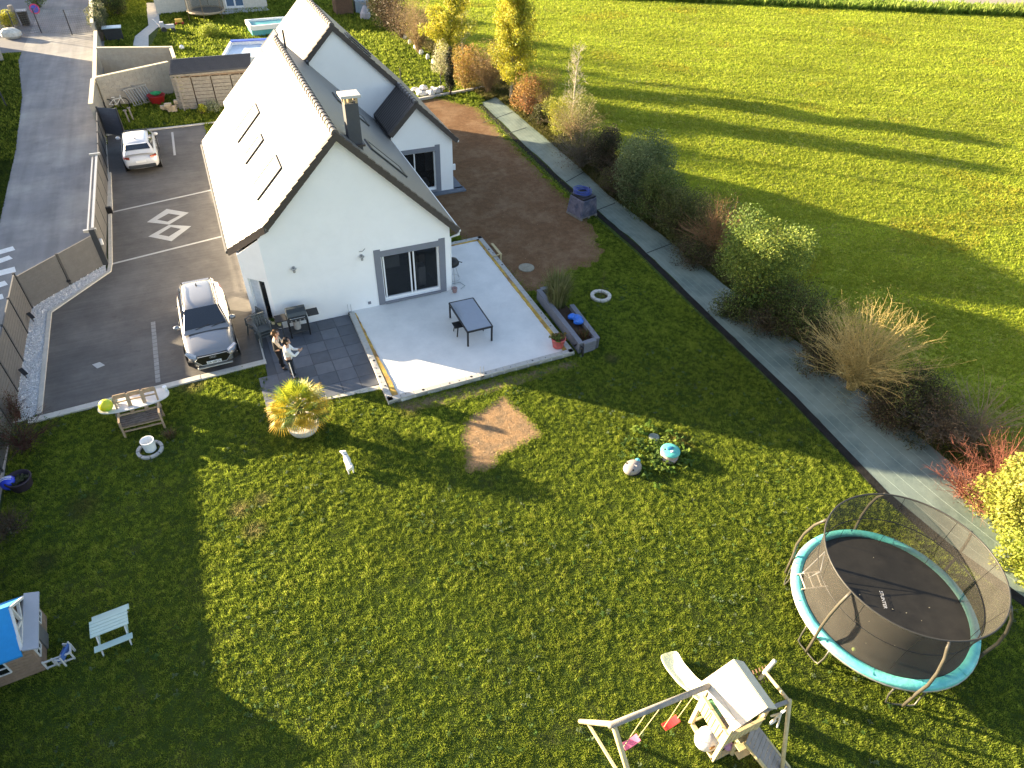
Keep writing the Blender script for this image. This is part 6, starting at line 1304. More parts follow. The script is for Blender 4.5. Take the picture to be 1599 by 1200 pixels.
# ramp, climbing side, outer bar with rings
rp0, rp1 = Vector((7.55, 3.13, .96)), Vector((*at(1228, 1215, .05), .02)); d = rp1-rp0; sd_ = Vector((-d.y, d.x, 0)).normalized(); 
if sd_.x < 0: sd_ = -sd_
mb = MB()
for k in range(11):
    p, q = rp0+d*(k/11), rp0+d*((k+.93)/11); w0 = .28; mb.hexa([rel(p-sd_*w0), rel(q-sd_*w0), rel(q+sd_*w0), rel(p+sd_*w0)], [rel(p-sd_*w0-Vector((0, 0, .03))), rel(q-sd_*w0-Vector((0, 0, .03))), rel(q+sd_*w0-Vector((0, 0, .03))), rel(p+sd_*w0-Vector((0, 0, .03)))])
mb.build('ramp', mat('grey_planks', (.30, .27, .25), .8, .2, var=.12, scale=5, bump=.2, bscale=25), t); mb = MB()
for sg in (-1, 1): mb.beam(rel(rp0+sd_*.26*sg-Vector((0, 0, .07))), rel(rp1+sd_*.26*sg-Vector((0, 0, .02))), .05, .08)
mb.build('ramp_beam', woody, t)
J = Vector((8.18, 3.16, 2.02)); J = Vector((*at(1232, 1095, 2.02), 2.02)); Tp = Vector((7.74, 3.12, 2.0)); K1 = Vector((*at(1208, 1037, .9), .9)); K0 = Vector((*at(1204, 1040, 0), 0))
mb = MB(); mb.tube([rel(Vector((*at(1160, 1122, 1.9), 1.9))), rel(J)], .045, 10); mb.build('outer_bar', woodg, t, smooth=True)
mb = MB(); mb.tube([rel(J), rel(Vector((*at(1197, 1052, .9), .9)))], .04, 10); mb.build('outer_leg', woody, t, smooth=True)
mb = MB(); mb.tube([rel(J+Vector((0, 0, .05))), rel((J.x-.1, J.y-.75, .05))], .045, 10); mb.build('outer_leg', woody, t, smooth=True)
mb = MB(); mb.tube([rel(Vector((*at(1186, 1060, .5), .5))), rel(Vector((*at(1210, 1032, 1.2), 1.2)))], .05, 10); mb.build('outer_post', palew, t, smooth=True)
mb = MB()
for k in range(5): mb.beam(rel(Vector((*at(1176+5*k, 1050-2*k, .75), .75))), rel(Vector((*at(1183+5*k, 1068-2*k, .10), .10))), .09, .03)
mb.build('climbing_slats', woodb, t)
mb = MB(); mb.tube([rel((7.30, 3.10, .05)), rel((7.62, 3.30, .75))], .055, 10); mb.build('prop', woody, t, smooth=True)
mb = MB()
for k in range(3): z = .22+.25*k; mb.box(rel((7.55, 2.98-.0+.08*k, z)), (.5, .16, .03))
mb.build('ladder_steps', woody, t)
for i, q in enumerate(((1207, 1128), (1222, 1112))):
    x, y = at(*q, 1.35); r_ = thing('gym_ring', ('white gym ring hanging lowest over the grey ramp', 'white gym ring at the outer end of the climbing bar')[i], 'ring', (x, y, 1.35)); mb = MB(); mb.tube([(.08*math.cos(a), 0, .08*math.sin(a)) for a in np.linspace(0, 6.28, 17)[:-1]], .013, 6, closed=True); mb.build('ring', pvc, r_); mb = MB(); mb.tube([(0, 0, .08), (0, 0, .62)], .008, 5); mb.build('rope', rope, r_)
x, y = at(1212, 1125, 1.6); mb = MB(); 
for k in range(4): a = k*1.3+.4; mb.tube([(x, y, 1.95), (x+.12*math.cos(a), y+.12*math.sin(a), 1.55)], .022, 6)
tag(mb.build('rope_ladder', mat('pale_rope', (.62, .58, .48), .9, .1), loc=(x, y, 1.5)), 'tangle of pale rope handles hanging from the climbing bar', 'rope')
x, y = at(1103, 1156, .2); mb = MB(); mb.ball((x, y, .27), (.30, .26, .26), 16); tag(mb.build('bean_bag', mat('white_bag', (.66, .62, .60), .7, .2, var=.1, scale=6, bump=.7, bscale=6), loc=(x, y, 0), smooth=True), 'big white stuffed bag with a brown patch under the play tower', 'bag')
mb = MB(); mb.box((x-.05, y-.22, .36), (.13, .04, .10)); tag(mb.build('brown_shoe', mat('brown_patch', (.25, .13, .05), .7, .2), loc=(x-.05, y-.22, .31), bevel=.015), 'small brown box lying on the white bag under the tower', 'box')
x, y = at(1136, 1165, .1); mb = MB(); mb.ball((x, y, .13), .12, 12); tag(mb.build('play_ball', mat('mauve', (.45, .24, .38), .5, .4), loc=(x, y, 0), smooth=True), 'mauve ball in the shade under the play tower', 'ball')
x, y = at(1168, 1117, 1.0); mb = MB(); mb.ball((x, y, 1.1), (.14, .10, .08), 10); mb.ball((x-.12, y-.03, 1.08), (.09, .07, .06), 8); tag(mb.build('red_toy', mat('red_toy', (.55, .02, .03), .5, .4), loc=(x, y, 1.0)), 'red toy lying on the deck edge of the play tower', 'toy')
x, y = 7.05, 3.80; mb = MB(); mb.lathe([(.16, .96), (.20, 1.10), (.14, 1.10), (.001, 1.04)], (x, y, 0), 16); tag(mb.build('toy_bowl', mat('green_toy', (.15, .35, .17), .5, .4), loc=(x, y, .96)), 'green plastic bowl on the deck of the play tower', 'bowl')

# ------------------------------------------------------------------ old wooden seat, oval table and ball
x, y = at(208, 632, .7); otx, oty = at(205, 622, .72)
t = thing('oval_table', 'long oval white table behind the old wooden seat at the lawn edge', 'table', (otx, oty, 0)); mb = MB(); n = 30; e_a, e_b = Vector(at(152, 640, .72)), Vector(at(264, 612, .72)); ax_ = (e_b-e_a)/2; ang = math.atan2(ax_.y, ax_.x); L2 = ax_.length; mid_ = (e_a+e_b)/2
t.location = (mid_.x, mid_.y, 0); t.rotation_euler = (0, 0, ang)
poly = [(L2*math.copysign(abs(math.cos(a))**.7, math.cos(a)), .40*math.copysign(abs(math.sin(a))**.8, math.sin(a))) for a in np.linspace(0, 2*math.pi, n+1)[:-1]]; mb.prism(poly, .68, .72); mb.build('tabletop', mat('oval_white', (.62, .60, .57), .6, .3, var=.10, scale=3), t, bevel=.008)
for sx_ in (-L2*.6, L2*.6):
    for sy_ in (-.2, .2): mb = MB(); mb.beam((sx_, sy_*1.2, 0), (sx_*.9, sy_, .68), .05, .05); mb.build('leg', woodg, t)
fb_ = Vector((math.cos(ang), math.sin(ang)))
bx, by = at(162, 640, .80); mb = MB(); mb.ball((bx+.1, by+.02, .93), .21, 20); tag(mb.build('yellow_ball', mat('yellow_green_ball', (.62, .58, .02), .4, .4, var=.05, col2=(.30, .55, .05), c2scale=2.5), loc=(bx+.1, by+.02, .72), smooth=True), 'big yellow-green ball on the left end of the oval table', 'ball')
bx, by = at(178, 629, .75); mb = MB(); V, T = rosettes(np.array([[bx+random.gauss(0, .05), by+random.gauss(0, .05)] for _ in range(8)]), .16, [(.15, .22, .20), (.25, .33, .30)], 6, .05); V[:, :, 2] += .72; tag(trisoup('blue_green_plant', V, T, gm), 'wispy blue-green plant beside the yellow ball on the oval table', 'plant')
bx, by = at(258, 608, .74); mb = MB(); mb.lathe([(.06, .72), (.07, .86), (.055, .86), (.001, .85)], (bx, by, 0), 12); tag(mb.build('white_cup', pvc, loc=(bx, by, .72)), 'small white pot on the right end of the oval table', 'pot')
s0 = Vector(at(188, 660, .45)); s1 = Vector(at(251, 645, .45)); bd = (s1-s0); bl = bd.length; ang = math.atan2(bd.y, bd.x); mid = (s0+s1)/2
t = thing('wooden_bench', 'old three-place wooden seat with empty back frames in front of the oval table', 'bench', (mid.x, mid.y, 0), ang); hl = bl/2+.04
oldw = mat('old_teak', (.42, .30, .19), .8, .2, var=.25, scale=6, bump=.3, bscale=25); darkw = mat('dark_slats', (.16, .125, .10), .85, .2, var=.35, scale=7, bump=.4, bscale=25)  # seat slats get a darker brown than the back frames
mb = MB()
for k in range(5): mb.box((0, -.20+.10*k, .45+.004*k), (2*hl, .075, .03))
mb.build('seat', darkw, t)
def back(z0, z1, yo):  # leaning back frame
    pass
lean = .28
for i in range(3):
    xa, xb = -hl+2*hl*i/3+.03, -hl+2*hl*(i+1)/3-.03; mb = MB()
    for x in (xa, xb): mb.beam((x, .26, .42), (x, .26+lean, 1.12), .055, .045)
    mb.beam((xa, .26+lean, 1.08), (xb, .26+lean, 1.08), .03, .17); mb.beam((xa, .26+lean*.70, .92), (xb, .26+lean*.70, .92), .03, .045); mb.beam((xa, .27, .52), (xb, .27, .52), .03, .06); mb.build('back_frame', oldw, t)
for sx_ in (-hl+.05, hl-.05):
    mb = MB(); mb.beam((sx_, -.26, 0), (sx_, -.20, .64), .06, .05); mb.build('leg', oldw, t); mb = MB(); mb.beam((sx_, .34, 0), (sx_, .27, .48), .06, .05); mb.build('leg', oldw, t); mb = MB(); mb.beam((sx_, -.24, .63), (sx_, .34, .68), .06, .03); mb.build('armrest', oldw, t)
mb = MB(); mb.beam((-hl+.05, -.21, .20), (hl-.05, -.21, .20), .05, .035); mb.beam((-hl+.05, -.22, .38), (hl-.05, -.22, .38), .06, .03); mb.build('stretcher', oldw, t)
# white pot in its ring
x, y = at(236, 703); mb = MB(); mb.lathe([(.17, .03), (.205, .42), (.21, .44), (.185, .44), (.165, .14), (.001, .13)], (x, y, 0), 28); tag(mb.build('plant_pot', mat('white_pot', (.78, .80, .80), .5, .4, var=.02), loc=(x, y, 0), smooth=True), 'empty white pot standing in a ring of edging stones on the shaded lawn', 'plant pot')
mb = MB()
for k in range(8):
    if k == 2: continue
    a0_, a1_ = k*2*math.pi/8+.03, (k+1)*2*math.pi/8-.03; mb.lathe([(.30, 0), (.30, .08), (.40, .08), (.40, 0)], (x-.02, y-.02, 0), 5, 0, None, a0_, a1_)
tag(mb.build('stone_ring', conc, loc=(x, y, 0)), 'broken ring of grey edging stones round the white pot', 'stone ring'); mb = MB(); mb.lathe([(.001, .014), (.30, .014), (.30, 0)], (x-.02, y-.02, 0), 20); tag(mb.build('ring_soil', mat('dark_soil', (.02, .03, .012), .95, .1), loc=(x, y, 0)), kind='structure')
x, y = at(268, 684); grassclump('small tuft of reddish stems beside the white pot', (x, y, 0), 90, .35, .12, [(.16, .08, .05), (.10, .12, .04), (.22, .16, .10)], name='tuft_plant', lean=.8)
# two thin garden torches beside the seat
for q, h, lab in ():
    x, y = at(*q); mb = MB(); mb.tube([(x, y, 0), (x, y, h)], .014, 6); mb.lathe([(.001, h+.12), (.045, h+.10), (.035, h)], (x, y, 0), 10); tag(mb.build('garden_torch', anth, loc=(x, y, 0)), lab, 'torch')
# blue ball, dark pot and roses by the fence
x, y = at(36, 760); mb = MB(); mb.lathe([(.27, 0), (.33, .32), (.36, .34), (.36, .38), (.31, .38), (.29, .24), (.001, .22)], (x, y, 0), 26); tag(mb.build('plant_pot', mat('aubergine_pot', (.035, .025, .035), .7, .3), loc=(x, y, 0), smooth=True), 'wide dark pot with a pale rim and little leaves beside the blue ball', 'plant pot')
V, T = rosettes(np.array([[x+random.gauss(0, .10), y+random.gauss(0, .10)] for _ in range(24)]), .12, [(.08, .10, .04), (.14, .14, .08)], 6, .05); V[:, :, 2] += .22; tag(trisoup('pot_seedlings', V, T, gm), 'sparse seedlings growing in the wide dark pot', 'plant')
x, y = at(13, 754, .25); mb = MB(); mb.ball((x, y, .24), .22, 20); o = mb.build('beach_ball', mat('blue_ball', (.03, .06, .55), .25, .5, var=.05), loc=(x, y, 0), smooth=True); tag(o, 'shiny blue ball with pale stripes at the foot of the grey fence', 'ball')
mb = MB()
for k in range(3): mb.tube([(x+.222*math.cos(a)*math.cos(.25*(k-1)), y+.222*math.sin(.25*(k-1))+0, .24+.222*math.sin(a)*math.cos(.25*(k-1))) for a in np.linspace(.9, 2.4, 8)], .010, 5)
s_ = mb.build('stripes', pvc, o); s_.data.transform(Matrix.Translation((-x, -y, 0)))

# ------------------------------------------------------------------ picnic table, toy bench, playhouse
p0, p1 = Vector(at(148, 975, .5)), Vector(at(200, 955, .5)); x, y = at(171, 975, .45); ang = math.atan2(p1.y-p0.y, p1.x-p0.x)
t = thing('picnic_table', 'small mint green picnic table with its benches on the dark lawn', 'picnic table', (x, y, 0), ang); mint = mat('mint_paint', (.42, .55, .50), .6, .3, var=.06); L_ = .84
mb = MB()
for k in range(5): mb.box((0, -.19+.095*k, .50), (L_, .085, .022))
mb.build('tabletop', mint, t)
for sg in (-1, 1): mb = MB(); mb.box((0, sg*.44, .28), (L_, .16, .025)); mb.build('bench_seat', mint, t)
for sx_ in (-.31, .31):
    for sg in (-1, 1): mb = MB(); mb.beam((sx_, sg*.14, .49), (sx_, sg*.50, 0), .045, .03, up=(1, 0, 0)); mb.build('leg', mat('mint_pale', (.55, .56, .54), .6, .3), t)
    mb = MB(); mb.beam((sx_, -.50, .25), (sx_, .50, .25), .05, .03); mb.build('crossbar', mint, t)
c0 = Vector(at(99, 1022, .2))
t = thing('toy_bench', 'tiny blue seat with white armrests at the corner of the playhouse fence', 'toy bench', (c0.x, c0.y, 0), R(-112)); t.scale = (.72, .72, .72); mb = MB(); mb.box((0, 0, .28), (.52, .22, .03)); mb.box((0, .13, .42), (.50, .03, .26)); mb.build('seat', mat('toy_blue', (.06, .13, .36), .6, .3), t, bevel=.008)
for sx_ in (-.28, .28): mb = MB(); mb.box((sx_, -.09, .22), (.05, .05, .44)); mb.box((sx_, .12, .28), (.05, .05, .56)); mb.beam((sx_, -.11, .43), (sx_, .13, .43), .05, .04); mb.build('armrest', mat('toy_white', (.55, .55, .54), .6, .3), t, bevel=.01)
# playhouse: footprint from the photo, front gable facing right
gx = at(68, 1000, 0)
t = thing('playhouse', 'wooden playhouse with a bright blue roof and white-framed windows', 'playhouse', (-7.0, 10.2, 0)); g0 = Vector(at(73, 1046)); fr0 = Vector(at(5, 1072)); 
dxh = (g0-fr0).normalized(); ang = math.atan2(dxh.y, dxh.x); t.rotation_euler = (0, 0, ang); t.location = (g0.x, g0.y, 0)
WLx, WDy, WH = 2.0, 1.5, 1.05                    # local: x from -WLx to 0 along the wall, y from 0 to WDy behind it
mb = MB()
for k in range(9):
    z = .02+k*WH/9; mb.box((-WLx/2, 0, z+WH/18), (WLx, .03, WH/9-.012)); mb.box((0, WDy/2, z+WH/18), (.03, WDy, WH/9-.012))
mb.box((-WLx/2, .03, WH/2), (WLx-.02, .02, WH)); mb.box((-.03, WDy/2, WH/2), (.02, WDy-.02, WH)); mb.box((-WLx/2, WDy, WH/2), (WLx, .03, WH)); mb.prism([], 0, 0) if 0 else None
mb.build('wall', mat('playhouse_wood', (.25, .18, .13), .8, .2, var=.2, scale=5), t)
rz_ = WH+.72; ov = .10
mb = MB(); mb.hexa([(-WLx, -ov, WH-.06), (-.12, -ov, WH-.06), (-.12, WDy/2, rz_), (-WLx, WDy/2, rz_)], [(-WLx, -ov, WH-.11), (-.12, -ov, WH-.11), (-.12, WDy/2, rz_-.05), (-WLx, WDy/2, rz_-.05)]); blu = mat('blue_roofing', (.015, .22, .52), .6, .3, var=.06, scale=8, bump=.2, bscale=14); mb.build('roof', blu, t)
mb = MB(); mb.hexa([(-WLx, WDy/2+.005, rz_), (-.12, WDy/2+.005, rz_), (-.12, WDy+ov, WH-.06), (-WLx, WDy+ov, WH-.06)], [(-WLx, WDy/2+.005, rz_-.05), (-.12, WDy/2+.005, rz_-.05), (-.12, WDy+ov, WH-.11), (-WLx, WDy+ov, WH-.11)]); mb.build('roof', blu, t)
mb = MB(); cw_ = mat('toy_white', (.55, .55, .54), .6, .3)
for (a, b) in (((0, WH), (WDy/2, rz_-.06)), ((WDy, WH), (WDy/2, rz_-.06)), ((0, WH), (WDy, WH)), ((WDy/2, WH), (WDy/2, rz_-.06)), ((WDy/2, WH+.1), (.35, rz_-.42)), ((WDy/2, WH+.1), (WDy-.35, rz_-.42)), ((WDy/2, WH+.1), (.15, WH+.06))): mb.beam((-.10, a[0], a[1]), (-.10, b[0], b[1]), .06, .06, up=(1, 0, 0))
mb.build('gable_trim', cw_, t); mb = MB(); mb.hexa([(-.15, .02, WH), (-.15, WDy-.02, WH), (-.15, WDy/2, rz_-.08), (-.15, WDy/2-.01, rz_-.08)], [(-.17, .02, WH), (-.17, WDy-.02, WH), (-.17, WDy/2, rz_-.08), (-.17, WDy/2-.01, rz_-.08)]); mb.build('gable', woodb, t)
mb = MB(); mb.hexa([(-.08, -.06, WH+.06), (.20, -.06, WH-.06), (.20, WDy+.06, WH-.06), (-.08, WDy+.06, WH+.06)], [(-.08, -.06, WH+.02), (.20, -.06, WH-.10), (.20, WDy+.06, WH-.10), (-.08, WDy+.06, WH+.02)]); mb.build('porch_roof', mat('porch_grey', (.30, .32, .37), .6, .3, var=.04), t)
def pwin(cx, w_, z0, z1, axis, at_, nc=3):
    fr_ = MB(); t_ = .035
    def bx_(u0, u1, za, zb, o=.022): 
        if axis == 'x': fr_.box(((u0+u1)/2, at_-o, (za+zb)/2), (u1-u0, .03, zb-za))
        else: fr_.box((at_+o, (u0+u1)/2, (za+zb)/2), (.03, u1-u0, zb-za))
    bx_(cx-w_/2, cx+w_/2, z0-t_, z0); bx_(cx-w_/2, cx+w_/2, z1, z1+t_)
    for i in range(nc+1): u = cx-w_/2+w_*i/nc; bx_(u-t_/2, u+t_/2, z0, z1)
    bx_(cx-w_/2, cx+w_/2, (z0+z1)/2-t_/2, (z0+z1)/2+t_/2, .024); o = fr_.build('window', cw_, t); g = MB()
    if axis == 'x': g.box((cx, at_-.018, (z0+z1)/2), (w_, .006, z1-z0))
    else: g.box((at_+.018, cx, (z0+z1)/2), (.006, w_, z1-z0))
    g.build('pane', darkglass, o)
pwin(-1.02, .95, .45, .88, 'x', 0, 4); pwin(-2.0+.25, .4, .45, .88, 'x', 0, 2); pwin(.30, .34, .42, .80, 'y', 0, 2); pwin(1.22, .34, .42, .80, 'y', 0, 2)
mb = MB(); mb.box((.035, WDy/2, .42), (.03, .42, .80)); mb.build('door', mat('door_grey', (.12, .12, .12), .7, .3), t)
mb = MB(); 
for z in (.05, .30): mb.beam((.02, -.0, z), (.62, -.0, z), .035, .035)
for k in range(4): mb.beam((.03+.19*k, 0, 0), (.03+.19*k, 0, .34), .04, .03)
mb.beam((.61, 0, .30), (.61, .22, .30), .035, .035); mb.beam((.61, .22, 0), (.61, .22, .32), .04, .04); mb.build('porch_fence', cw_, t)
x, y = at(3, 1093); mb = MB(); mb.beam((x-.4, y-.35, .35), (x+.08, y+.25, .45), .07, .04); mb.box((x-.3, y-.1, .2), (.5, .3, .4), R(40), m=1); tag(mb.build('toy_table', [cw_, mat('dark_toy', (.05, .05, .07), .7, .3)], loc=(x, y, 0)), 'dark toy table with a pale edge on the lawn below the playhouse', 'toy table')

# ------------------------------------------------------------------ grey toy and turquoise-lidded tub
x, y = at(987, 734); t = thing('robot_mower', 'grey dome-shaped robot mower with a turquoise tip on the lawn', 'robot mower', (x, y, 0), R(18)); mb = MB(); mb.lathe([(.31, .05), (.33, .10), (.29, .20), (.18, .27), (.001, .29)], (0, 0, 0), 26, 0, Matrix.Diagonal((1.05, .80, 1))); mb.build('shell', mat('mower_grey', (.28, .25, .23), .45, .4, var=.08), t, smooth=True)
mb = MB(); mb.ball((.30, .06, .17), (.10, .09, .07), 12); mb.build('tip', mat('mower_turq', (.10, .45, .50), .4, .4), t, smooth=True)
for p in ((-.10, .16, .24), (-.16, -.13, .22)): mb = MB(); mb.ball(p, (.05, .045, .03), 10); mb.build('button', blackm, t, smooth=True)
mb = MB(); mb.box((-.02, .02, .265), (.05, .34, .04), R(15)); mb.build('handle', mat('mower_light', (.40, .37, .34), .5, .4), t, bevel=.01)
mb = MB(); mb.lathe([(.28, .0), (.30, .06)], (0, 0, 0), 22); mb.build('skirt', blackm, t)
x, y = at(1044, 715); t = thing('garden_tub', 'round beige tub with a turquoise lid on the lawn beside the weeds', 'tub', (x, y, 0)); t.scale = (.8, .8, .85); mb = MB(); mb.lathe([(.36, 0), (.38, .14), (.35, .17), (.37, .20), (.38, .36)], (0, 0, 0), 28); mb.build('body', mat('tub_beige', (.42, .36, .32), .6, .3, var=.06), t, smooth=False)
mb = MB(); mb.lathe([(.38, .36), (.40, .38), (.39, .42), (.30, .46), (.001, .48)], (0, 0, 0), 28); ld = mb.build('lid', mat('lid_turq', (.10, .44, .38), .4, .4, var=.1, scale=4), t, smooth=True)
mb = MB(); mb.ball((.0, .06, .47), (.17, .10, .04), 14); mb.build('lid_recess', mat('lid_blue', (.03, .16, .30), .3, .5), ld, smooth=True); mb = MB(); mb.ball((-.22, .10, .45), (.07, .06, .03), 10); mb.ball((-.02, -.13, .48), (.08, .05, .03), 10, m=1); mb.build('lid_marks', [mat('lid_dark', (.08, .12, .13), .5, .3), pvc], ld, smooth=True)
x, y = at(1021, 684); mb = MB(); mb.lathe([(.18, 0), (.18, .05), (.15, .06), (.001, .05)], (x, y, 0), 20); tag(mb.build('drain_cover', mat('grey_disc', (.20, .23, .20), .8, .2), loc=(x, y, 0)), 'small grey round cover in the grass above the turquoise-lidded tub', 'drain cover')

# ------------------------------------------------------------------ shrubs and trees
leaf = mat('leaves', (1, 1, 1), .55, .3, var=0, attr=True, trans=.38)
def foliage(parent, clumps, n, size, cols, seed, flat=.0, hang=0.):
    g = np.random.default_rng(seed); C_ = np.array([c[:3] for c in clumps]); Rr = np.array([c[3] for c in clumps]); pr = Rr**2/np.sum(Rr**2); idx = g.choice(len(C_), n, p=pr)
    d = g.normal(0, 1, (n, 3)); d /= np.linalg.norm(d, axis=1)[:, None]; r = g.uniform(.35, 1.08, n)**.6; P = C_[idx]+d*(Rr[idx]*r)[:, None]; P[:, 2] = np.maximum(P[:, 2], .04)
    u = g.normal(0, 1, (n, 3)); u[:, 2] -= hang; u /= np.linalg.norm(u, axis=1)[:, None]; v = np.cross(u, g.normal(0, 1, (n, 3))); v /= np.linalg.norm(v, axis=1)[:, None]; s = size*g.uniform(.6, 1.4, n)[:, None]
    V = np.stack([P-u*s*.5, P+v*s*.28, P+u*s*.5, P-v*s*.28], 1); cc = np.array(cols); ci = g.integers(len(cc), size=len(C_))[idx]; alt = g.integers(len(cc), size=n); pick = np.where(g.random(n) < .6, ci, alt)
    return trisoup('crown', V, cc[pick]*g.uniform(.65, 1.35, (n, 1)), leaf, parent, k=4)
def stems(parent, name, H, spread, n, m, seed, r0=.02, sub=3, up=.9, base=.15, curve=.25, twig=.35, lean=(0, 0)):
    g = random.Random(seed); A, B, ra, rb = [], [], [], []
    for k in range(n):
        az = g.uniform(0, 6.283); out = g.random()**.6; d = Vector((math.cos(az)*out*spread+lean[0], math.sin(az)*out*spread+lean[1], H*up*g.uniform(.6, 1.1)*(1-.35*out))); p = Vector((math.cos(az)*base*g.random(), math.sin(az)*base*g.random(), 0)); seg = 5; q = p; Ld = d/seg; r_ = r0*g.uniform(.6, 1.2)
        for i in range(seg):
            nd = Ld*(1)+Vector((g.gauss(0, 1), g.gauss(0, 1), g.gauss(0, .6)))*curve*Ld.length*.35+Vector((d.x, d.y, 0))*(.08*(i-2)); e = q+nd; r2 = r_*(1-.17*(i+1)); A.append(q); B.append(e); ra.append(max(r_*(1-.17*i), .004)); rb.append(max(r2, .003))
            if i >= 1:
                for _ in range(sub):
                    td = (nd.normalized()+Vector((g.gauss(0, .8), g.gauss(0, .8), g.gauss(.15, .5)))).normalized()*twig*g.uniform(.4, 1.2); s_ = q.lerp(e, g.random()); A.append(s_); B.append(s_+td); ra.append(max(r2*.45, .004)); rb.append(.0025)
            q = e
    return segmesh(name, [tuple(a) for a in A], [tuple(b) for b in B], ra, rb, m, parent)
bark = lambda nm, c: mat(nm, c, .9, .15, var=.2, scale=8)
b_brown, b_tan, b_gold, b_red, b_white, b_grey = bark('bark_brown2', (.12, .085, .055)), bark('bark_tan', (.30, .22, .13)), bark('bark_gold', (.50, .38, .15)), bark('bark_red', (.24, .095, .065)), bark('bark_birch', (.46, .41, .31)), bark('bark_grey', (.20, .17, .13))
def clumps_for(w, h, seed, n=16, z0=.25, taper=.3, d=None):
    g = random.Random(seed); out = []
    for k in range(n):
        f = g.random(); z = h*(z0+(1-z0)*f); ww = w/2*(1-taper*f)*(.4+.6*g.random()); a = g.uniform(0, 6.283); out.append((ww*.75*math.cos(a), ww*.75*math.sin(a), z*.88, h*.10+w*.13*g.uniform(.7, 1.3)))
    out += [(0, 0, h*f_, w*.26) for f_ in (.2, .45, .68)]
    return out
GR = 'shrubs of the mixed hedge along the meadow'
def shrub(label, q, h, w_, kind, seed, cols=None, m=b_brown, n=6000, leafs=.07, ns=30, z=0, cat='shrub', name='shrub', taper=.3, sub=3, lean=(0, 0), group=GR, xy=None, twig=.35):
    x, y = xy or (at(q[0]-20, q[1]+16) if (group == GR and q[0] > 900) else at(*q))
    if group == GR and q[0] > 900: h *= 1.22; w_ *= 1.38; n = int(n*1.8); ns = int(ns*1.3)
    elif group == GR: w_ *= 1.2; n = int(n*1.4)
    t = thing(name, label, cat, (x, y, 0), 0, group)
    if kind in ('bare', 'mix'): stems(t, 'branches', h, w_*.62, ns, m, seed, r0=.022, sub=sub, lean=lean, twig=twig)
    if kind == 'leafy': stems(t, 'branches', h*.85, w_*.4, 10, m, seed, r0=.03, sub=1)
    if kind in ('leafy', 'mix'): foliage(t, clumps_for(w_, h, seed, 16 if kind == 'leafy' else 22, taper=taper), n, leafs, cols, seed)
    return t
YEL = [(.42, .38, .03), (.52, .46, .05), (.34, .34, .03), (.24, .27, .03)]
OLV = [(.10, .115, .03), (.14, .155, .04), (.08, .09, .03)]
GRN = [(.09, .14, .03), (.13, .19, .04), (.17, .22, .05), (.06, .10, .02)]
LGR = [(.13, .17, .07), (.18, .22, .09), (.10, .14, .05)]
OCH = [(.30, .22, .05), (.38, .28, .06), (.22, .17, .05), (.34, .17, .06)]
DRK = [(.035, .04, .018), (.05, .05, .022), (.06, .045, .028)]
BRN = [(.11, .075, .045), (.15, .105, .06), (.08, .06, .035)]
shrub('dark dense shrub at the far left end of the hedge, behind the grey compost bin', (603, 44), 4.2, 3.6, 'mix', 101, DRK, b_brown, 7000, .12, 60)
shrub('dark brown bare shrub between the dark shrub and the tan one', (628, 62), 4.6, 3.0, 'mix', 102, BRN, b_brown, 2500, .10, 90)
shrub('tall tan bare shrub left of the first yellow birch', (655, 84), 4.8, 3.0, 'mix', 103, [(.24, .17, .08), (.30, .24, .08), (.18, .15, .06)], b_tan, 3800, .07, 150, twig=.6)
def tree(label, q, h, w_, seed, cols, n, bare=False, size=.10, hang=.8):
    x, y = at(*q); t = thing('birch_tree', label, 'tree', (x, y, 0)); A, B, ra, rb = [], [], [], []; g = random.Random(seed); p = Vector((0, 0, 0)); N_ = 12; tips = []
    for i in range(N_):
        e = p+Vector((g.gauss(0, .03), g.gauss(0, .03), h/N_)); A.append(p); B.append(e); ra.append(.09*(1-i/N_)+.012); rb.append(.09*(1-(i+1)/N_)+.010)
        if i >= 1:
            for _ in range(5 if not bare else 7):
                az = g.uniform(0, 6.283); l = w_*.5*(1.15-.8*i/N_)*g.uniform(.5, 1.1); s_ = p.lerp(e, g.random()); q1 = s_+Vector((math.cos(az)*l*.55, math.sin(az)*l*.55, l*.75)); q2 = q1+Vector((math.cos(az)*l*.4, math.sin(az)*l*.4, l*.15)); A += [s_, q1]; B += [q1, q2]; ra += [.022, .012] if not bare else [.011, .006]; rb += [.012, .005] if not bare else [.006, .003]; tips += [s_.lerp(q1, .5), s_.lerp(q1, .8), q1, q2, q2-Vector((0, 0, .25))]
                for __ in range(5): tw = q1.lerp(q2, g.random()); A.append(tw); B.append(tw+Vector((g.gauss(0, .18), g.gauss(0, .18), g.uniform(-.4, .2) if not bare else g.uniform(0, .4)))); ra.append(.006); rb.append(.003)
        p = e
    segmesh('trunk', [tuple(a) for a in A], [tuple(b) for b in B], ra, rb, b_white, t, n=5)
    if not bare: foliage(t, [(c.x, c.y, c.z, g.uniform(.28, .50)) for c in tips], n, size, cols, seed, hang=hang)
    elif n: foliage(t, [(c.x, c.y, c.z, .3) for c in tips], n, size, cols, seed, hang=hang)
    return t
tree('tall yellow-green birch rising out of the top of the picture', (702, 108), 8.2, 3.9, 201, YEL, 36000, size=.12)
tree('yellow-green birch with drooping leaves beside the lit start of the path', (797, 155), 6.4, 3.5, 202, YEL, 32000, size=.11)
tree('bare white-stemmed young birch above the middle of the hedge', (890, 212), 4.9, 1.9, 203, [(.35, .30, .08), (.25, .22, .06)], 500, bare=True, size=.05)
tree('slender second birch stem behind the yellow one, half bare', (722, 92), 6.0, 2.2, 204, [(.34, .32, .06), (.28, .22, .06)], 3500, bare=True, size=.07)
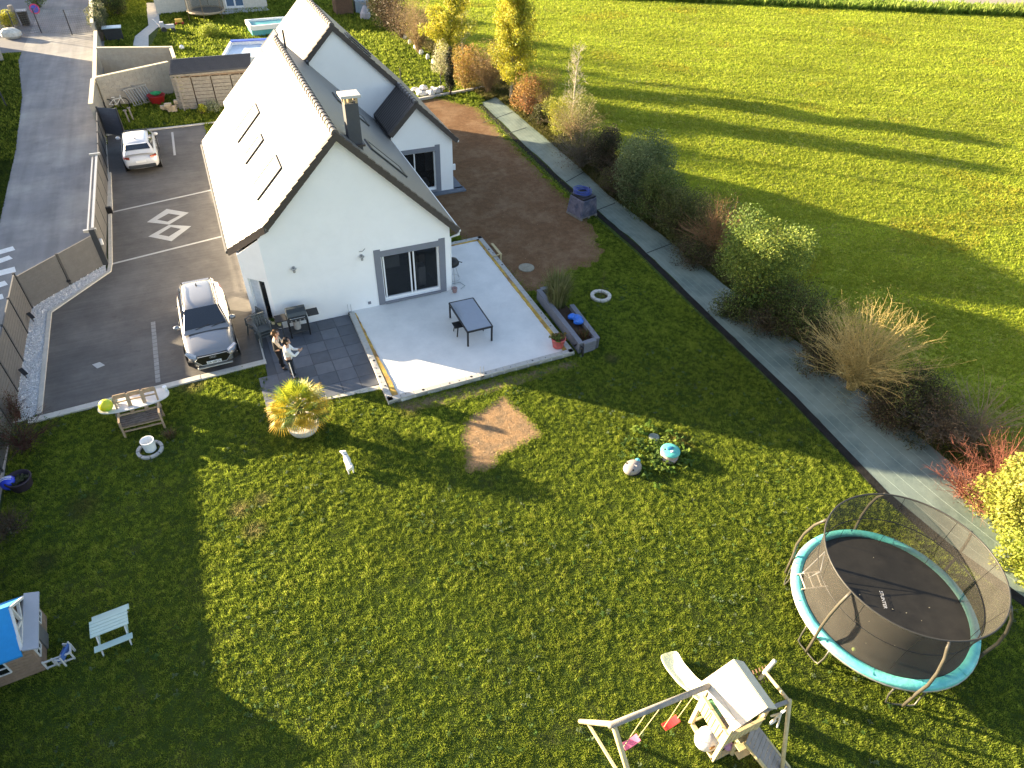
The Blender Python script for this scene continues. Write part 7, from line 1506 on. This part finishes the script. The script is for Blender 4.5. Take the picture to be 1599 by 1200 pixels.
x, y = at(703, 150); t = thing('conifer', 'narrow dark conifer beside the green wire fence', 'tree', (x, y, 0)); foliage(t, [(.08*math.cos(k), .08*math.sin(k), .7+.2*k, .34-.015*k) for k in range(13)], 3500, .09, [(.02, .03, .018), (.035, .04, .025)], 5); segmesh('trunk', [(0, 0, 0)], [(0, 0, 2.8)], [.05], [.02], b_brown, t)
x, y = at(690, 120); t = thing('flowering_shrub', 'pale flowering shrub left of the narrow conifer', 'shrub', (x, y, 0), 0, GR); foliage(t, clumps_for(1.5, 2.6, 77), 2500, .09, [(.42, .40, .22), (.28, .30, .10), (.5, .48, .36)], 77); stems(t, 'branches', 2.2, .6, 10, b_brown, 7)
shrub('ochre shrub just right of the narrow conifer', (726, 138), 2.9, 2.6, 'mix', 104, OCH, b_tan, 5000, .09, 70)
shrub('pinkish brown shrub left of the second birch', (762, 146), 3.3, 2.4, 'mix', 105, [(.30, .18, .09), (.24, .17, .08), (.34, .25, .09)], b_tan, 3500, .07, 120)
shrub('orange-red shrub right of the second birch', (822, 178), 2.6, 1.9, 'mix', 106, [(.36, .15, .06), (.28, .16, .06), (.40, .26, .07)], b_tan, 3800, .08, 70)
shrub('yellow-green slender shrub behind the orange-red one', (848, 172), 2.8, 1.8, 'mix', 107, OCH+YEL, b_tan, 3000, .07, 60)
shrub('dark leafy bush squeezed at the foot of the ochre shrubs', (842, 196), 1.3, 1.0, 'leafy', 119, DRK+OLV, b_brown, 2200, .07)
shrub('bright yellow-leaved shrub at the foot of the bare birch', (872, 206), 1.9, 2.2, 'leafy', 108, [(.36, .34, .04), (.28, .30, .04), (.22, .24, .04)], b_brown, 5200, .08)
shrub('loose straw-coloured shrub right of the bare birch', (916, 206), 2.4, 2.4, 'mix', 109, [(.26, .26, .08), (.22, .24, .06), (.3, .28, .12)], b_tan, 2200, .06, 90)
shrub('grey-brown twiggy shrub where the hedge goes into shade', (928, 246), 2.1, 2.6, 'mix', 110, BRN+OLV, b_grey, 3200, .06, 140)
shrub('very dark narrow shrub between the grey-brown and the big green one', (962, 262), 2.3, 1.5, 'mix', 111, DRK, b_brown, 4200, .08, 60)
shrub('big pale green willowy shrub beside the coil-topped pallet', (1015, 296), 2.7, 3.0, 'mix', 112, LGR, b_brown, 13000, .085, 110, taper=.2)
shrub('mid green shrub right of the willowy one', (1050, 330), 2.2, 2.3, 'mix', 120, GRN+OLV, b_brown, 7000, .08, 60)
shrub('olive shrub in the middle of the shaded hedge', (1080, 356), 2.1, 2.4, 'mix', 113, OLV, b_brown, 6500, .08, 90)
shrub('brown twiggy shrub with sunlit red-tan tips', (1130, 384), 2.5, 2.2, 'mix', 114, BRN+OLV, bark('bark_redtan', (.32, .18, .09)), 2200, .06, 170, twig=.5)
shrub('dense dark green shrub with a sunlit yellow-green crown', (1190, 466), 3.15, 2.6, 'mix', 115, [(.12, .18, .035), (.18, .24, .045), (.26, .30, .05), (.08, .13, .03)], b_brown, 17000, .085, 60, taper=.1)
shrub('low green branch sprawling over the ground cover path', (1118, 486), .75, 1.7, 'leafy', 121, OLV+DRK+GRN, b_brown, 3200, .07, xy=at(1145, 494))
shrub('dark brown shrub under the sunlit green one', (1252, 500), 1.9, 2.6, 'mix', 116, DRK+OLV+GRN, b_brown, 6500, .07, 110)
shrub('huge spreading shrub of bare golden twigs', (1348, 592), 3.15, 2.75, 'mix', 117, [(.22, .18, .06), (.15, .13, .05)], b_gold, 1600, .05, 200, sub=5, twig=.5)
shrub('low dark green bush below the golden twigs', (1430, 640), 1.5, 2.3, 'leafy', 118, DRK+OLV, b_brown, 6500, .07)
shrub('brown bush of fine dry twigs beside the low dark one', (1478, 665), 1.4, 1.7, 'mix', 122, BRN, b_grey, 3500, .05, 120)
shrub('pale bare branches reaching out over the meadow', (1535, 672), 2.0, 2.2, 'bare', 123, None, b_tan, 0, 0, 34, sub=3, lean=(.5, .1))
shrub('red-stemmed bare shrub at the right edge of the picture', (1570, 745), 1.9, 2.0, 'bare', 124, None, b_red, 0, 0, 90, sub=4)
shrub('reddish low twigs spilling onto the path', (1525, 760), .9, 1.7, 'mix', 125, [(.16, .06, .04), (.12, .08, .04)], b_red, 900, .05, 60)
shrub('bright yellow-green leafy shrub beside the trampoline net', (1592, 790), 1.7, 1.9, 'leafy', 126, [(.34, .36, .06), (.44, .42, .10), (.24, .28, .05)], b_brown, 8000, .10)
shrub('yellow-green ground bush at the right edge near the trampoline', (1625, 872), .8, 1.6, 'leafy', 127, [(.22, .28, .04), (.30, .33, .05)], b_brown, 4500, .09)
for i, (q, h, w_) in enumerate((((985, 290), 1.2, 1.8), ((1100, 395), 1.1, 1.8), ((1220, 500), 1.0, 2.0), ((1300, 560), 1.0, 2.0), ((1400, 640), .8, 1.8))):
    shrub(('low tangle at the foot of the willowy shrub', 'low tangle at the foot of the twiggy brown shrub', 'low tangle where the path passes the sunlit green shrub', 'low tangle left of the golden twigs', 'low tangle right of the golden twigs')[i], q, h, w_, 'mix', 140+i, DRK+OLV+BRN, b_brown, 3000, .06, 60, name='bramble', cat='bramble')
# roses against the fence
shrub('straggly rose bush growing against the grey fence above the dark pot', (40, 700), 1.3, 1.9, 'mix', 130, [(.05, .07, .03), (.08, .05, .035), (.06, .09, .04)], bark('rose_stem', (.10, .05, .04)), 1800, .05, 50, name='rose_bush', cat='rose bush', group=None)
shrub('small red-stemmed rose at the end of the white pebble strip', (28, 655), 1.1, .9, 'mix', 131, [(.10, .06, .04), (.06, .07, .03)], bark('rose_stem', (.10, .05, .04)), 300, .05, 24, name='rose_bush', cat='rose bush', group=None)
shrub('low dark plants at the fence foot below the blue ball', (15, 830), .5, 1.2, 'mix', 132, [(.05, .06, .03), (.09, .07, .05)], b_brown, 700, .05, 30, name='low_shrub', group=None)
# neighbours' hedge and shrubs at the top left
t = thing('tall_hedge', 'tall grey-green bare hedge running up beside the road', 'hedge', (-6.2, 68, 0)); foliage(t, [(-.1+.0*k+random.uniform(-.15, .15), .8*k, random.uniform(.6, 1.9), .62) for k in range(26)], 12000, .11, [(.12, .13, .06), (.18, .18, .09), (.09, .11, .05)], 61); stems(t, 'branches', 2.2, .5, 20, b_grey, 62)
shrub('yellow-green bush left of the mesh fence at the top left corner', (15, 45), 1.4, 1.8, 'leafy', 150, YEL, b_brown, 2500, .1, group=None); shrub('green shrub against the tall mesh fence by the bin', (60, 12), 2.2, 2.0, 'leafy', 151, GRN, b_brown, 3500, .1, group=None)
shrub('dark green shrub on the neighbour lawn behind the pale blue cabinet', (185, 25), 2.0, 2.4, 'leafy', 152, DRK+GRN, b_brown, 4000, .1, group=None)
shrub('sunny low bush between the trampoline and the shed roof', (330, 56), .55, 2.6, 'leafy', 153, [(.25, .30, .03), (.32, .36, .05)], b_brown, 5000, .09, group=None)
shrub('yellow flowering plant at the foot of the shed', (318, 178), .6, .8, 'leafy', 154, [(.45, .45, .03), (.15, .22, .04)], b_brown, 900, .07, group=None)
shrub('pale flowering border plants along the shed front', (335, 173), .5, 1.6, 'leafy', 155, [(.35, .38, .25), (.15, .20, .08)], b_brown, 1500, .06, group=None)
# trees and house beyond the road on the left: outside the frame, they cast the long shade over the road
t = thing('street_house', 'cream house with a grey roof standing across the road', 'house', (-20.5, 50, 0)); mb = MB(); mb.box((0, 0, 1.6), (8, 42, 3.2)); mb.build('wall', mat('cream_render', (.62, .58, .50)), t)
mb = MB(); mb.hexa([(-4.4, -21.4, 3.2), (0, -21.4, 5.0), (0, 21.4, 5.0), (-4.4, 21.4, 3.2)], [(-4.4, -21.4, 3.0), (0, -21.4, 4.8), (0, 21.4, 4.8), (-4.4, 21.4, 3.0)]); mb.hexa([(0.01, -21.4, 5.0), (4.4, -21.4, 3.2), (4.4, 21.4, 3.2), (0.01, 21.4, 5.0)], [(0.01, -21.4, 4.8), (4.4, -21.4, 3.0), (4.4, 21.4, 3.0), (0.01, 21.4, 4.8)]); mb.build('roof', slate, t)
t = thing('corner_house', 'cream house with a grey roof at the street corner', 'house', (-29, 93, 0)); mb = MB(); mb.box((0, 0, 2.2), (13, 14, 4.4)); mb.build('wall', mat('cream_render', (.62, .58, .50)), t)
mb = MB(); mb.hexa([(-7, -7.4, 4.4), (7, -7.4, 4.4), (7, 0, 7.4), (-7, 0, 7.4)], [(-7, -7.4, 4.2), (7, -7.4, 4.2), (7, 0, 7.2), (-7, 0, 7.2)]); mb.hexa([(-7, .01, 7.4), (7, .01, 7.4), (7, 7.4, 4.4), (-7, 7.4, 4.4)], [(-7, .01, 7.2), (7, .01, 7.2), (7, 7.4, 4.2), (-7, 7.4, 4.2)]); mb.build('roof', slate, t)
t = thing('clipped_tree', 'round clipped tree across the fence whose shadow falls on the lawn', 'tree', (-9.3, 25.2, 0)); foliage(t, [(0, 0, 2.35, .75)]+[(.3*math.cos(k), .3*math.sin(k), 2.3+.2*math.sin(2*k), .55) for k in range(6)], 9000, .10, GRN, 77); segmesh('trunk', [(0, 0, 0)], [(0, 0, 2.0)], [.07], [.05], b_brown, t)
